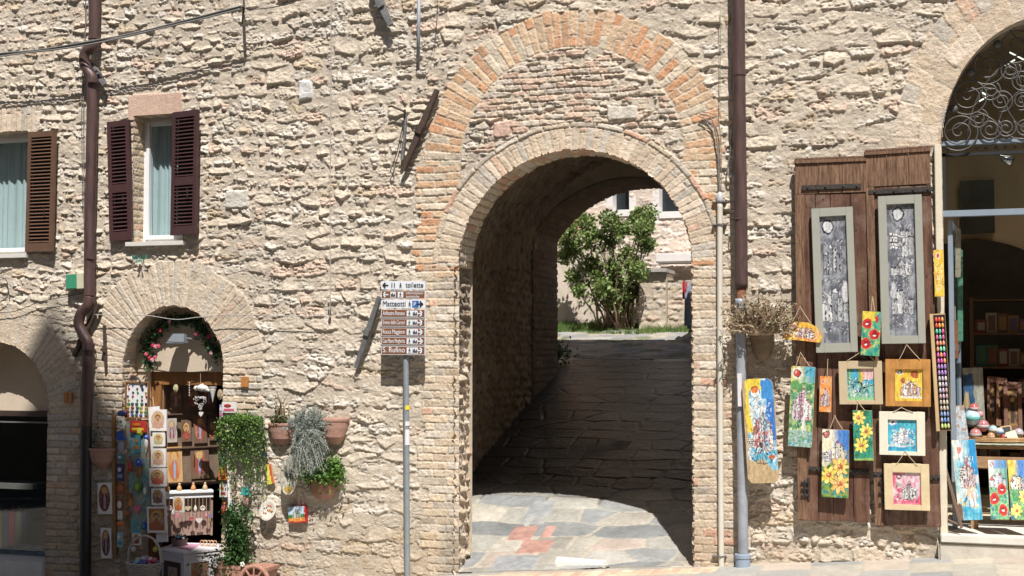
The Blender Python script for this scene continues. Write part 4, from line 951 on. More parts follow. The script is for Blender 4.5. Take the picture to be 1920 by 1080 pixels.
# ------------------------------------------------------------------ small painted canvases, kept as colours on fine grids
class Cv:
    def __init__(s, w, h, base, seed=0):
        s.w, s.h = w, h; s.a = np.ones((h, w, 3))*np.array(base); s.Y, s.X = np.mgrid[0:h, 0:w]; s.X = (s.X+.5)/w; s.Y = (s.Y+.5)/h; s.r = h/w; s.rg = random.Random(seed); s.seed = seed
    def f(s, m, c, al=1.0):
        m = np.clip(m.astype(float)*al, 0, 1)[..., None]; s.a = s.a*(1-m)+np.array(c)*m
    def rect(s, x0, y0, x1, y1, c, al=1): s.f((s.X >= x0) & (s.X < x1) & (s.Y >= y0) & (s.Y < y1), c, al)
    def circ(s, x, y, r, c, al=1, soft=0, sy=1):
        d = np.sqrt((s.X-x)**2+((s.Y-y)*s.r/sy)**2)
        s.f(ss(r+soft, r-soft, d) if soft else d < r, c, al)
    def ringc(s, x, y, r, w, c, al=1): d = np.sqrt((s.X-x)**2+((s.Y-y)*s.r)**2); s.f(np.abs(d-r) < w, c, al)
    def line(s, x0, y0, x1, y1, w, c, al=1):
        ax, ay = x0, y0*s.r; bx, by = x1, y1*s.r; px, py = s.X, s.Y*s.r; L = (bx-ax)**2+(by-ay)**2+1e-9
        t = np.clip(((px-ax)*(bx-ax)+(py-ay)*(by-ay))/L, 0, 1); s.f(np.hypot(px-ax-t*(bx-ax), py-ay-t*(by-ay)) < w, c, al)
    def poly(s, P, c, al=1):
        m = np.zeros(s.X.shape, bool); n = len(P)
        for i in range(n):
            x1, y1 = P[i]; x2, y2 = P[(i+1) % n]
            cnd = ((y1 > s.Y) != (y2 > s.Y)); m ^= cnd & (s.X < (x2-x1)*(s.Y-y1)/((y2-y1) if y2 != y1 else 1e-9)+x1)
        s.f(m, c, al)
    def wash(s, cols, sc=4, seed=1, al=1.0, region=None):
        n = fbm((s.X*sc).ravel(), (s.Y*s.r*sc).ravel(), 4, seed).reshape(s.X.shape)*1.6+.5
        t = np.clip(n, 0, .999)*(len(cols)-1); i = t.astype(int); f_ = (t-i)[..., None]; P = np.array(cols); c = P[i]*(1-f_)+P[np.minimum(i+1, len(cols)-1)]*f_
        m = (np.ones(s.X.shape) if region is None else region)[..., None]*al; s.a = s.a*(1-m)+c*m
    def grad(s, tl, tr, bl, br):
        x = s.X[..., None]; y = s.Y[..., None]; s.a = (np.array(tl)*(1-x)+np.array(tr)*x)*(1-y)+(np.array(bl)*(1-x)+np.array(br)*x)*y
    def sun(s, x, y, r, c=(.62, .04, .03), halo=(.85, .8, .7)): s.circ(x, y, r*1.7, halo, .9, r*.4); s.circ(x, y, r, c); s.ringc(x, y, r, r*.12, (.05, .03, .03)); s.circ(x-r*.3, y-r*.3/s.r, r*.4, (.85, .5, .4), .6, r*.2)
    def flower(s, x, y, r, c=(.85, .62, .05), cc=(.5, .12, .02), n=8, dark=(.05, .03, .02), a0=0):
        for k in range(n):
            a = a0+2*math.pi*k/n; px, py = x+math.cos(a)*r*.6, y+math.sin(a)*r*.6/s.r
            P = []
            for t in range(12):
                q = 2*math.pi*t/12; u, v = math.cos(q)*r*.46, math.sin(q)*r*.22; P.append((px+u*math.cos(a)-v*math.sin(a), py+(u*math.sin(a)+v*math.cos(a))/s.r))
            s.poly([((p[0]-px)*1.18+px, (p[1]-py)*1.18+py) for p in P], dark, .8); s.poly(P, c if k % 2 else tuple(min(1, v*1.15+.08) for v in c))
        s.circ(x, y, r*.27, cc); s.circ(x-r*.08, y-.08*r/s.r, r*.11, (.8, .5, .3), .8)
    def poppy(s, x, y, r): s.circ(x, y, r*1.12, (.75, .7, .1), .5); s.circ(x, y, r, (.66, .015, .02)); s.circ(x+r*.1, y, r*.62, (.42, .0, .01)); s.circ(x, y+r*.12/s.r, r*.33, (.85, .75, .7), 1, 0, .6); s.circ(x, y-r*.1/s.r, r*.2, (.03, .02, .02), 1, 0, .6)
    def castle(s, x0, x1, y0, y1, pal=((.75, .68, .66), (.6, .5, .55), (.7, .3, .3)), ink=(.03, .03, .05), n=6, roof=(.55, .12, .1), w=.012):
        g = s.rg; L = [(x0+(x1-x0)*(k+.5)/n+g.uniform(-.02, .02), g.random()) for k in range(n)]; L.sort(key=lambda q: q[1])
        for i, (x, _) in enumerate(L):
            hw = (x1-x0)/n*g.uniform(.42, .75); mid = 1-abs((x-(x0+x1)/2)/((x1-x0)/2+1e-6)); top = y0+(y1-y0)*(.62-.5*mid*g.uniform(.6, 1.1)); top = max(y0+.04, top); bot = y1-g.uniform(0, .06)*(y1-y0)
            s.rect(x-hw-w, top-w/s.r, x+hw+w, bot+w/s.r, ink); s.rect(x-hw, top, x+hw, bot, g.choice(pal)); s.rect(x+hw*.35, top, x+hw, bot, ink, .25)
            if g.random() < .6:
                rh = hw*1.6/s.r; s.poly([(x-hw*1.25, top), (x+hw*1.25, top), (x, top-rh)], ink); s.poly([(x-hw*.9, top-.1*rh), (x+hw*.9, top-.1*rh), (x, top-rh*.85)], roof if g.random() < .6 else pal[0])
            else:
                for q in range(3): s.rect(x-hw+q*hw*.8, top-.5*hw/s.r, x-hw+q*hw*.8+hw*.4, top, ink)
            yy = top+.3*hw/s.r
            while yy < bot-hw/s.r:
                r_ = g.random()
                if r_ < .45: s.rect(x-hw*.3, yy, x+hw*.15, yy+hw*.75/s.r, ink); s.circ(x-hw*.08, yy, hw*.22, ink)
                elif r_ < .8:
                    for q in range(3): s.rect(x-hw+g.random()*hw*1.4, yy+q*.3*hw/s.r, x-hw+g.random()*hw*1.9, yy+q*.3*hw/s.r+w*.8/s.r, ink, .8)
                yy += hw*1.25/s.r
    def wallb(s, x0, x1, y0, y1, nx=4, ny=6, c=(.8, .78, .74), ink=(.04, .04, .06)):
        s.rect(x0, y0, x1, y1, ink)
        for j in range(ny):
            for i in range(nx+1):
                o = .5*(j % 2); a = x0+(i-o)*(x1-x0)/nx; b = a+(x1-x0)/nx*.8; yy = y0+(j+.12)*(y1-y0)/ny; s.rect(max(a, x0), yy, min(b, x1), yy+(y1-y0)/ny*.7, c)
    def scrib(s, x0, x1, y0, y1, n, c=(.03, .03, .05), w=.008, seed=1, al=.8):
        g = random.Random(seed)
        for _ in range(n):
            x = g.uniform(x0, x1); y = g.uniform(y0, y1); a = g.uniform(0, 6.28); l = g.uniform(.02, .09); s.line(x, y, min(x1, max(x0, x+math.cos(a)*l)), min(y1, max(y0, y+math.sin(a)*l/s.r)), w, c if g.random() < .6 else (.85, .83, .8), al)
PAINT = vmat('paint_gloss', .38, 0, 10, 0, .5, coat=.25)
PRINT = vmat('print', .6, 0, 10, 0, .3)
def sheet(name, fr, u0, u1, v0, v1, n, cv, parent, material, mask=None):
    h, w_ = cv.a.shape[:2]
    if material is PAINT:   # loose brushwork: wobbling edges and uneven pigment
        sx_ = (cv.X*w_).ravel(); sy_ = (cv.Y*h).ravel(); wx_ = 2.6*fbm(sx_*.16, sy_*.16, 3, 5); wy_ = 2.6*fbm(sx_*.16+9, sy_*.16, 3, 6)
        jx = np.clip((sx_+wx_).astype(int), 0, w_-1); jy = np.clip((sy_+wy_).astype(int), 0, h-1); pg = 1+.42*fbm(sx_*.33, sy_*.09, 3, 8)+.25*fbm(sx_*.5, sy_*.5, 2, 9)
        a_ = cv.a[jy, jx]*pg[:, None]; lum = a_.mean(1)[:, None]; a_ = (a_*.88+lum*.12)*.9; cv.a = a_.reshape(h, w_, 3)
    us = np.linspace(u0, u1, w_+1); vs = np.linspace(v1, v0, h+1); U, Vv = np.meshgrid(us, vs); U = U.ravel(); Vv = Vv.ravel()
    P = np.array(fr.o)+U[:, None]*np.array(fr.u)+Vv[:, None]*np.array(fr.v)+n*np.array(fr.n)
    ap = np.pad(cv.a, ((0, 1), (0, 1), (0, 0)), 'edge'); keep = None
    if mask is not None: keep = mask((cv.X), (cv.Y))
    V, F, c = compact(P, gridfaces(w_+1, h+1, keep), ap.reshape(-1, 3)); F = F[:, ::-1]
    return npmesh(name, V, F, material, parent, c, False)
STR = mat('string', (.52, .42, .28), .9)
def rrect(w_, h_, r, n=4):
    P = []
    for cx_, cy_, a0 in ((w_-r, h_-r, 0), (r, h_-r, 90), (r, r, 180), (w_-r, r, 270)):
        for k in range(n+1): a = R(a0+90*k/n); P.append((cx_+r*math.cos(a), cy_+r*math.sin(a)))
    return P
WD_L = mat('pale_wood', (.52, .37, .19), .6, bump=.2, bs=30, var=.18, vs=6, stretch=(5, 5, .8))
WD_Y = mat('honey_wood', (.44, .21, .055), .5, bump=.2, bs=30, var=.35, vs=7, stretch=(3, 3, 1))
WD_W = mat('cream_frame', (.70, .66, .54), .6, bump=.15, bs=30, var=.06)
WD_B = mat('beige_frame', (.50, .40, .26), .6, bump=.15, bs=30, var=.06)
WD_P = mat('pine_frame', (.62, .50, .31), .6, bump=.2, bs=30, var=.12, vs=9)
SAGE = mat('sage_paint', (.33, .335, .29), .5, bump=.1, bs=25, var=.04)
def board(name, label, cat, pts, off, cv, group=None, th=.022, body=WD_L, string=None, outline=None, corner=.012, inner=None, mask=None, matl=PAINT):
    """a hand painted board; pts = TL,TR,BR,BL; inner = margins l,t,r,b (fractions) making it a framed picture"""
    fr, wd, ht = quad(pts, off)
    t = thing(name, label, cat, fr.p(wd/2, 0, 0), group)
    if inner is None:
        q = MB(); ol = outline or rrect(wd, ht, corner); ol = [(a*wd, b*ht) for a, b in outline] if outline else ol
        q.prism(ol, -th, 0, fr); q.build('panel', body, t)
        e = .0 if (outline or mask) else 0
        c2 = corner
        def mk(X, Y):
            x = X*wd; y = (1-Y)*ht; m = np.ones(X.shape, bool)
            if outline:
                m = np.zeros(X.shape, bool); n = len(outline)
                for i in range(n):
                    x1, y1 = outline[i]; x2, y2 = outline[(i+1) % n]; yy = 1-Y
                    cnd = ((y1 > yy) != (y2 > yy)); m ^= cnd & (X < (x2-x1)*(yy-y1)/((y2-y1) if y2 != y1 else 1e-9)+x1)
            else:
                for sx, sy in ((0, 0), (1, 0), (0, 1), (1, 1)):
                    dx = (c2-x) if not sx else x-(wd-c2); dy = (c2-y) if not sy else y-(ht-c2); m &= ~((dx > 0) & (dy > 0) & (dx*dx+dy*dy > c2*c2))
            if mask: m &= mask(X, Y)
            return m
        sheet('painting', fr, 0.001, wd-.001, .001, ht-.001, .0025, cv, t, matl, mk)
    else:
        l, tp, r_, bt = inner; q = MB(); a0, a1, b0, b1 = l*wd, wd-r_*wd, bt*ht, ht-tp*ht
        q.box(0, a0, 0, ht, -th, 0, fr); q.box(a1, wd, 0, ht, -th, 0, fr); q.box(a0, a1, 0, b0, -th, -.0006, fr); q.box(a0, a1, b1, ht, -th, -.0006, fr)
        q.build('frame', body, t, bevel=.003)
        q = MB(); q.box(a0-.003, a1+.003, b0-.003, b1+.003, -th+.001, -th+.006, fr); q.build('backing', body, t)
        sheet('painting', fr, a0, a1, b0, b1, -th+.009, cv, t, matl)
    if string:
        q = MB()
        (nx, ny) = string[0]; nl = W(nx, ny, off if not hasattr(off, '__len__') else off[0]-.01)
        for (sx, sy) in string[1:]:
            e = W(sx, sy, (off if not hasattr(off, '__len__') else off[0])+.004); q.tube([nl, (nl+e)/2+Vector((0, -.002, -.004)), e], .0028, 5)
        q.tube([nl+Vector((0, .03, 0)), nl+Vector((0, -.006, 0))], .004, 6)
        q.build('string', STR, t)
    return t
OFF = .165
INK = (.03, .03, .05)
# two tall grey castle pictures in sage frames
def grey_castle(seed, moon, parts):
    c = Cv(60, 230, (.17, .18, .21), seed); c.wash([(.12, .13, .16), (.20, .21, .25), (.30, .31, .35)], 5, seed); c.circ(moon[0], moon[1], moon[2]*1.5, (.4, .41, .44), .5, .05); c.circ(moon[0], moon[1], moon[2], (.62, .63, .64)); c.ringc(moon[0], moon[1], moon[2], .025, INK)
    for (x0, x1, y0, y1, n) in parts: c.castle(x0, x1, y0, y1, ((.62, .63, .64), (.45, .46, .48), (.28, .29, .32)), n=n, roof=(.5, .5, .52), w=.016)
    for (x0, x1, y0, y1, n) in parts: c.scrib(x0, x1, y0+.03, y1+.10, 60, INK, .012, seed, .7); c.scrib(x0, x1, y0+.03, y1+.10, 40, (.50, .51, .53), .010, seed+1, .7)
    return c
c = grey_castle(3, (.30, .085, .2), [(.12, .82, .15, .46, 4), (.03, .97, .54, .84, 5)]); c.circ(.88, .60, .12, (.6, .6, .62), 1, .02, 2.6)
gf = ((.235, .055, .17, .06))
FRP = [(.20, .06, .18, .055)]
board('castle_picture', 'tall grey castle picture in a sage frame on the left old door', 'picture', [(1524, 391), (1603, 387), (1604, 660), (1527, 662)], OFF, c, 'castle pictures in sage frames', .035, SAGE, None, inner=(.19, .06, .17, .065))
c = grey_castle(8, (.42, .075, .19), [(.35, .9, .12, .40, 3), (.15, .85, .44, .54, 3), (.12, .88, .60, .84, 4)]); c.wallb(.1, .38, .22, .34, 3, 5); c.circ(.18, .66, .1, (.55, .56, .58), 1, .02, 2.4); c.circ(.84, .62, .1, (.35, .36, .38), 1, .02, 3)
board('castle_picture', 'tall grey castle picture in a sage frame on the right old door, hung higher', 'picture', [(1647, 368), (1731, 364), (1733, 644), (1652, 645)], OFF, c, 'castle pictures in sage frames', .035, SAGE, None, inner=(.19, .06, .17, .055))
def sky_mix(c, cols, sc=3, seed=1): c.wash(cols, sc, seed)
BLU, CYA, GRN, YEL, WHT, ORG_ = (.02, .19, .62), (.05, .42, .62), (.03, .28, .10), (.85, .62, .02), (.85, .83, .78), (.85, .28, .02)
# big board on the grey pipe
c = Cv(70, 220, (.52, .37, .19), 5)
body = (c.Y < .74+.12*c.X+.03*np.sin(c.X*9)) & (c.X > .09+.03*np.sin(c.Y*14))
c.f(body, (.55, .70, .78)); c.wash([CYA, (.5, .72, .82), WHT, (.2, .5, .75)], 4, 4, .9, body.astype(float)); c.f((c.X < .27-.08*np.sin(c.Y*7)) & (c.Y < .52) & body, YEL); c.f((c.Y < .12) & (c.X < .62) & body, YEL); c.f((c.X > .76+.05*np.sin(c.Y*12)) & (c.Y < .6) & body, BLU)
c.f((c.X > .62) & (c.Y < .2) & (c.Y > .02) & body, (.03, .28, .7)); c.circ(.42, .13, .17, WHT); c.circ(.42, .105, .11, (.8, .2, .02)); c.ringc(.42, .13, .15, .012, INK)
c.castle(.3, .9, .22, .68, (WHT, (.6, .62, .66), (.55, .2, .18), (.35, .5, .65)), n=7); c.wallb(.08, .32, .56, .66, 4, 5); c.scrib(.2, .9, .2, .75, 130, INK, .011, 4); c.scrib(.3, .85, .5, .72, 30, (.7, .1, .03), .02, 9)
for k in range(7): c.line(.5, .6, .2+.12*k, .83-.02*abs(k-3), .009, INK)
for k in range(12): a = math.pi*(k/11); c.line(.55-.4*math.cos(a), .72+.10*math.sin(a), .55-.4*math.cos(a+.28), .72+.10*math.sin(a+.28), .011, INK)
c.rect(.72, .74, .93, .77, (.7, .12, .02)); c.f((c.Y > .80) & body, CYA, .7)
board('painted_board', 'large rounded pale wood board with a painted castle hanging on the grey pipe', 'painting', [(1399, 709), (1457, 711), (1452, 903), (1394, 909)], .22, c, 'hand painted boards', .03, WD_L, None, corner=.06)
# tall castle board
c = Cv(56, 180, WHT, 6); c.grad((.8, .7, .1), CYA, (.3, .5, .35), (.05, .25, .12)); c.wash([(.03, .22, .07), (.15, .4, .15), (.5, .6, .2)], 5, 3, .9, ((c.Y > .2)).astype(float)); c.sun(.27, .09, .14); c.rect(.6, 0, 1, .12, CYA, .8); c.line(.55, .1, .9, .02, .012, INK)
c.circ(.2, .24, .2, (.12, .35, .10), 1, .05); c.circ(.2, .38, .17, (.15, .4, .2), 1, .05); c.castle(.1, .92, .2, .68, (WHT, (.65, .6, .66), (.6, .35, .45), (.75, .7, .72)), n=8); c.rect(.55, .62, .68, .82, (.75, .73, .74)); c.f((c.Y > .8), (.25, .45, .42), .8); c.wash([(.05, .3, .3), (.5, .6, .6), (.1, .35, .15)], 8, 7, .8, (c.Y > .83).astype(float)); c.scrib(.05, .95, .25, .9, 130, INK, .011, 2); c.scrib(.1, .9, .3, .7, 20, (.6, .05, .1), .02, 5)
board('painted_board', 'tall green and blue castle board hanging at the outer edge of the left old door', 'painting', [(1480, 686), (1527, 688), (1524, 840), (1481, 836)], OFF, c, 'hand painted boards', .02, WD_L, [(1501, 661), (1492, 687), (1519, 688)], corner=.008)
# small orange
c = Cv(36, 90, (.85, .25, .02), 7); c.wash([(.85, .22, .02), (.9, .4, .05), (.8, .5, .3)], 4, 2, .7); c.circ(.3, .15, .16, (.85, .5, .35)); c.circ(.3, .15, .1, (.5, .15, .1)); c.castle(.15, .85, .25, .85, (WHT, (.7, .5, .5), (.6, .3, .3)), n=5, w=.02); c.scrib(.15, .85, .3, .85, 60, (.2, .05, .1), .018, 3)
board('painted_board', 'small narrow orange board with a castle in the middle of the left old door', 'painting', [(1537, 705), (1560, 706), (1558, 773), (1536, 772)], OFF, c, 'hand painted boards', .016, WD_L, [(1552, 674), (1551, 706)], corner=.004)
# half moon
c = Cv(80, 46, (.85, .5, .03), 8); c.wash([(.85, .45, .02), (.9, .6, .05), (.8, .3, .05)], 4, 5); c.circ(.25, .28, .07, (.6, .15, .03)); c.ringc(.25, .28, .08, .012, WHT); c.castle(.35, .8, .15, .85, ((.7, .6, .55), (.5, .3, .35), WHT), n=7, w=.01); c.scrib(.2, .92, .3, .9, 80, (.35, .05, .03), .010, 3)
board('painted_board', 'yellow half round board with a castle hanging above the left old door edge', 'painting', [(1471, 601), (1543, 607), (1541, 644), (1469, 634)], OFF+.02, c, 'hand painted boards', .018, WD_Y, [(1500, 575), (1486, 603), (1521, 607)], outline=[(0, .0), (0, .25), (.25, .98), (.62, 1), (.85, .8), (.98, .5), (1, .2), (.97, 0)])
# poppies
c = Cv(44, 100, GRN, 9); c.wash([(.02, .3, .25), (.1, .5, .15), (.05, .25, .4), (.4, .6, .1)], 5, 3); c.f((c.Y < .22) & (c.X < .7), YEL, .95); c.circ(.8, .18, .1, (.6, .02, .05), 1, .02, 1.8); c.poppy(.29, .28, .27); c.poppy(.70, .52, .28); c.poppy(.27, .74, .27)
board('painted_board', 'board of three red poppies hanging between the two sage frames', 'painting', [(1616, 583), (1651, 585), (1650, 668), (1615, 666)], OFF+.05, c, 'hand painted boards', .018, WD_L, [(1636, 556), (1633, 584), (1640, 584)], corner=.003)
# castle and sunflowers
c = Cv(56, 140, CYA, 10); c.grad(WHT, BLU, (.85, .7, .3), (.1, .3, .3)); c.f((c.X < .45) & (c.Y < .4), (.85, .75, .5), .9); c.sun(.17, .075, .12, (.5, .12, .08)); c.f((c.X > .6) & (c.Y < .3), BLU, .8); c.castle(.22, .92, .14, .5, ((.75, .7, .6), (.55, .5, .55), (.75, .6, .4)), n=5); c.wallb(.0, .24, .32, .48, 3, 5); c.wash([(.02, .2, .05), (.3, .4, .05), (.02, .25, .25)], 6, 2, 1, (c.Y > .52+.04*np.sin(c.X*12)).astype(float)); c.flower(.68, .55, .36, (.85, .55, .1)); c.flower(.27, .68, .34, a0=.3); c.flower(.68, .8, .36, (.85, .5, .1), a0=.2)
board('painted_board', 'castle board with three big sunflowers low on the left old door', 'painting', [(1539, 805), (1590, 806), (1593, 935), (1543, 931)], OFF, c, 'hand painted boards', .02, WD_L, [(1565, 780), (1555, 806), (1581, 807)], corner=.01)
# narrow sunflowers
c = Cv(46, 110, GRN, 11); c.wash([(.02, .3, .15), (.05, .35, .3), (.02, .2, .08)], 5, 3); c.flower(.32, .15, .36, (.85, .7, .1)); c.flower(.68, .42, .36, (.85, .68, .08), a0=.3); c.flower(.40, .70, .38, (.85, .7, .06), a0=.1); c.f(c.Y > .96, (.3, .5, .1))
board('painted_board', 'narrow board of three yellow sunflowers between two framed pictures', 'painting', [(1598, 770), (1635, 769), (1638, 864), (1602, 863)], OFF, c, 'hand painted boards', .018, WD_L, [(1608, 752), (1606, 771), (1622, 770)], corner=.004)
# framed ones
def framed(label, pts, cv, body, string, inner): board('framed_picture', label, 'picture', pts, OFF, cv, 'small framed pictures', .026, body, string, inner=inner)
c = Cv(60, 66, CYA, 12); c.f(c.X < .2, (.05, .35, .4)); c.f((c.X > .08) & (c.X < .15) | (c.X > .44) & (c.X < .5), (.25, .45, .1)); c.f((c.X > .5) & (c.Y < .35), (.8, .5, .5)); c.wash([(.1, .45, .4), (.4, .65, .4), (.1, .4, .5)], 4, 3, .8, (c.Y > .5).astype(float)); c.f((c.X > .5) & (c.X < .62) & (c.Y > .1) & (c.Y < .45), (.85, .5, .05)); c.ringc(.38, .58, .17, .02, INK); c.scrib(.05, .75, .3, .95, 170, INK, .010, 4); c.f((c.Y > .9), (.3, .6, .25), .8); c.line(.6, .62, .98, .52, .015, INK)
framed('beige framed picture of a green seaside, above the sunflower boards', [(1573, 677), (1654, 677), (1655, 758), (1573, 759)], c, WD_B, [(1620, 655), (1589, 676), (1640, 677)], (.19, .18, .19, .10))
c = Cv(60, 70, (.87, .6, .02), 13); c.wash([(.87, .55, .01), (.88, .66, .05)], 3, 2); c.circ(.18, .1, .11, WHT); c.ringc(.18, .1, .07, .02, INK); c.circ(.72, .16, .15, (.5, .12, .03)); c.circ(.28, .36, .11, (.45, .12, .05)); c.castle(.2, .9, .25, .88, (WHT, (.6, .5, .55), (.7, .35, .2)), n=6); c.scrib(.15, .95, .4, .95, 120, INK, .010, 3); c.f((c.Y > .86) & (c.Y < .93) & (c.X > .2), WHT, .8)
framed('honey wood framed picture of a castle on yellow, under the right sage frame', [(1660, 673), (1743, 674), (1747, 763), (1660, 762)], c, WD_Y, [(1700, 646), (1686, 674), (1725, 674)], (.22, .22, .17, .12))
c = Cv(56, 66, (.02, .38, .60), 14); c.wash([(.02, .33, .58), (.05, .5, .65)], 4, 3); c.circ(.18, .09, .12, WHT, 1, .04); c.circ(.18, .09, .06, (.05, .1, .4)); c.castle(.25, .75, .2, .75, (WHT, (.7, .75, .8), (.5, .6, .75)), n=5, roof=(.6, .65, .75)); c.scrib(.1, .95, .3, .85, 150, WHT, .010, 3); c.scrib(.1, .95, .35, .85, 80, (.02, .05, .2), .009, 5); c.f((np.abs(c.Y-.84) < .03) & (c.X < .7), WHT, .7)
framed('cream framed picture of a white castle on bright blue', [(1648, 771), (1734, 773), (1735, 855), (1649, 853)], c, WD_W, [(1690, 764), (1675, 772), (1712, 773)], (.19, .19, .18, .09))
c = Cv(56, 66, (.75, .08, .20), 15); c.wash([(.80, .10, .22), (.75, .25, .38), (.8, .6, .65)], 3, 6); c.circ(.24, .15, .08, (.8, .5, .55)); c.ringc(.24, .15, .08, .015, INK); c.circ(.17, .38, .09, (.4, .35, .33)); c.circ(.32, .42, .08, (.5, .45, .42)); c.castle(.3, .85, .25, .85, (WHT, (.6, .58, .56), (.4, .38, .38)), n=5, roof=(.5, .48, .46)); c.scrib(.08, .9, .4, .92, 110, INK, .010, 3); c.f((c.Y > .9), (.7, .05, .15), .5)
framed('pine framed picture of a grey castle on pink, lowest on the right old door', [(1658, 869), (1742, 871), (1744, 958), (1658, 956)], c, WD_P, [(1697, 846), (1680, 872), (1720, 873)], (.19, .19, .19, .12))
# yellow strip and coloured crayons rack on the cream jamb
c = Cv(26, 100, (.87, .55, .02), 16); c.wash([(.87, .5, .02), (.9, .65, .05)], 4, 2); c.circ(.45, .13, .24, WHT); c.circ(.45, .13, .16, (.6, .04, .02)); c.scrib(.15, .9, .28, .85, 110, (.45, .05, .03), .02, 4); c.scrib(.2, .85, .35, .85, 50, WHT, .02, 6)
board('painted_board', 'small yellow strip board with a red sun on the cream door jamb', 'painting', [(1751, 468), (1769, 469), (1771, 555), (1752, 557)], .13, c, 'hand painted boards', .018, WD_Y, None, corner=.003)
fr, wd, ht = quad([(1749, 588), (1779, 588), (1778, 807), (1749, 809)], .15)
t = thing('charm_rack', 'tall narrow rack of bright drop shaped charms in many rows on the shop jamb', 'rack', fr.p(wd/2, 0, 0))
q = MB(); q.box(0, .028, 0, ht, -.03, .03, fr); q.box(.028, wd, 0, ht, -.03, -.01, fr); q.build('wooden_board', WD_L, t, bevel=.002)
q = MB(); q.box(.03, wd-.002, .01, ht-.01, -.01, -.006, fr); q.build('black_card', mat('near_black', (.012, .008, .008), .8), t)
rg = random.Random(5); rows = 19; cols_ = [[(.75, .35, .1), (.7, .08, .05)], [(.1, .5, .3), (.7, .1, .3)], [(.75, .3, .2), (.2, .6, .4)], [(.6, .1, .4), (.7, .4, .1)], [(.35, .2, .5), (.5, .4, .6)], [(.45, .4, .5), (.6, .55, .5)], [(.5, .4, .5), (.5, .3, .3)], [(.5, .45, .35), (.4, .35, .3)], [(.3, .35, .55), (.15, .25, .5)], [(.2, .45, .35), (.5, .6, .2)]]
for j in range(rows):
    for i in range(3):
        z = ht-.05-j*(ht-.09)/(rows-1); x = .05+i*(wd-.075)/2; pr = cols_[int(j/rows*10)]
        cc_ = rg.choice(pr); q = MB(); q.lathe([(.0, .022), (.006, .018), (.011, -.002), (.009, -.014), (0, -.02)], fr.p(x, z, .004), 8, fr.v)
        key = 'charm_%d' % (int(cc_[0]*9)*100+int(cc_[1]*9)*10+int(cc_[2]*9)); q.build('charm', mat(key, cc_, .35), t, smooth=True)
# leaning castle boards on the step
c = Cv(70, 150, WHT, 17); c.grad((.85, .8, .5), BLU, (.1, .4, .6), (.05, .4, .6)); c.f(c.X < .16-.1*c.Y, YEL, .8); c.wash([(.85, .85, .8), (.4, .65, .75), (.1, .5, .7)], 3, 3, .7); c.f((c.X > .72) & (c.Y < .45), (.0, .3, .65)); c.circ(.28, .13, .1, (.7, .25, .2)); c.castle(.25, .85, .2, .62, (WHT, (.65, .5, .5), (.65, .3, .35)), n=7); c.wallb(.2, .45, .35, .5, 4, 5); c.scrib(.2, .9, .2, .6, 110, INK, .009, 3)
for k in range(6): c.line(.6, .6, .1+.13*k, .85, .009, INK if k % 2 else WHT)
c.f((c.Y > .62) & (c.Y < .74) & (c.X > .45) & (c.X < .75), (.8, .45, .35), .7); c.wash([(.0, .35, .55), (.2, .6, .75)], 6, 8, .9, (c.Y > .83).astype(float)); c.scrib(.1, .9, .6, .85, 40, (.75, .5, .1), .02, 3); c.f((c.X < .2) & (c.Y > .8), (.22, .12, .07))
TL_, TR_ = WY(1776, 826, .05), WY(1818, 825, .02); BR_, BL_ = WY(1853, 973, -.04), WY(1806, 976, -.06)
def board3(name, label, TL, TR, BR, BL, cv, th=.02, body=WD_L, outline=None):
    global quad
    sv = quad; quad = lambda p, o: qframe(TL, TR, BR, BL)
    try: return board(name, label, 'painting', [(0, 0)]*4, 0, cv, 'painted boards leaning on the step', th, body, None, outline=outline, corner=.01)
    finally: quad = sv
board3('painted_board', 'large blue castle board leaning askew on the doorstep, leftmost there', TL_, TR_, BR_, BL_, c, .022)
c = Cv(50, 120, GRN, 18); c.grad(WHT, (.05, .3, .3), (.05, .3, .1), (.05, .35, .1)); c.circ(.2, .08, .1, (.6, .1, .1)); c.circ(.2, .08, .05, WHT); c.f((c.X > .3) & (c.Y < .15), BLU, .6); c.castle(.1, .9, .15, .5, (WHT, (.6, .62, .65), (.5, .5, .6)), n=5); c.wash([(.03, .3, .1), (.3, .6, .3), (.02, .2, .3)], 6, 4, .9, (c.Y > .47).astype(float)); c.poppy(.68, .5, .24); c.poppy(.26, .66, .24); c.poppy(.7, .85, .24)
board3('painted_board', 'board of a castle above three red poppies leaning on the doorstep', WY(1851, 862, .10), WY(1885, 863, .10), WY(1895, 974, -.04), WY(1859, 974, -.04), c)
c = Cv(50, 120, GRN, 19); c.grad(YEL, BLU, (.05, .3, .1), (.05, .35, .1)); c.circ(.2, .08, .12, (.75, .08, .02)); c.f((c.X < .4) & (c.Y < .25), YEL, .5); c.f((c.X > .5) & (c.Y < .3), BLU, .8); c.castle(.1, .9, .18, .52, (WHT, (.6, .55, .6), (.7, .6, .4)), n=5); c.wash([(.03, .3, .1), (.3, .6, .2), (.02, .2, .3)], 6, 4, .9, (c.Y > .5).astype(float)); c.flower(.75, .62, .3, (.85, .7, .1)); c.flower(.3, .85, .3, (.85, .7, .1), a0=.2)
board3('painted_board', 'board of a castle above yellow flowers, leaning at the frame edge on the doorstep', WY(1889, 862, .10), WY(1925, 863, .10), WY(1934, 974, -.04), WY(1896, 975, -.04), c)
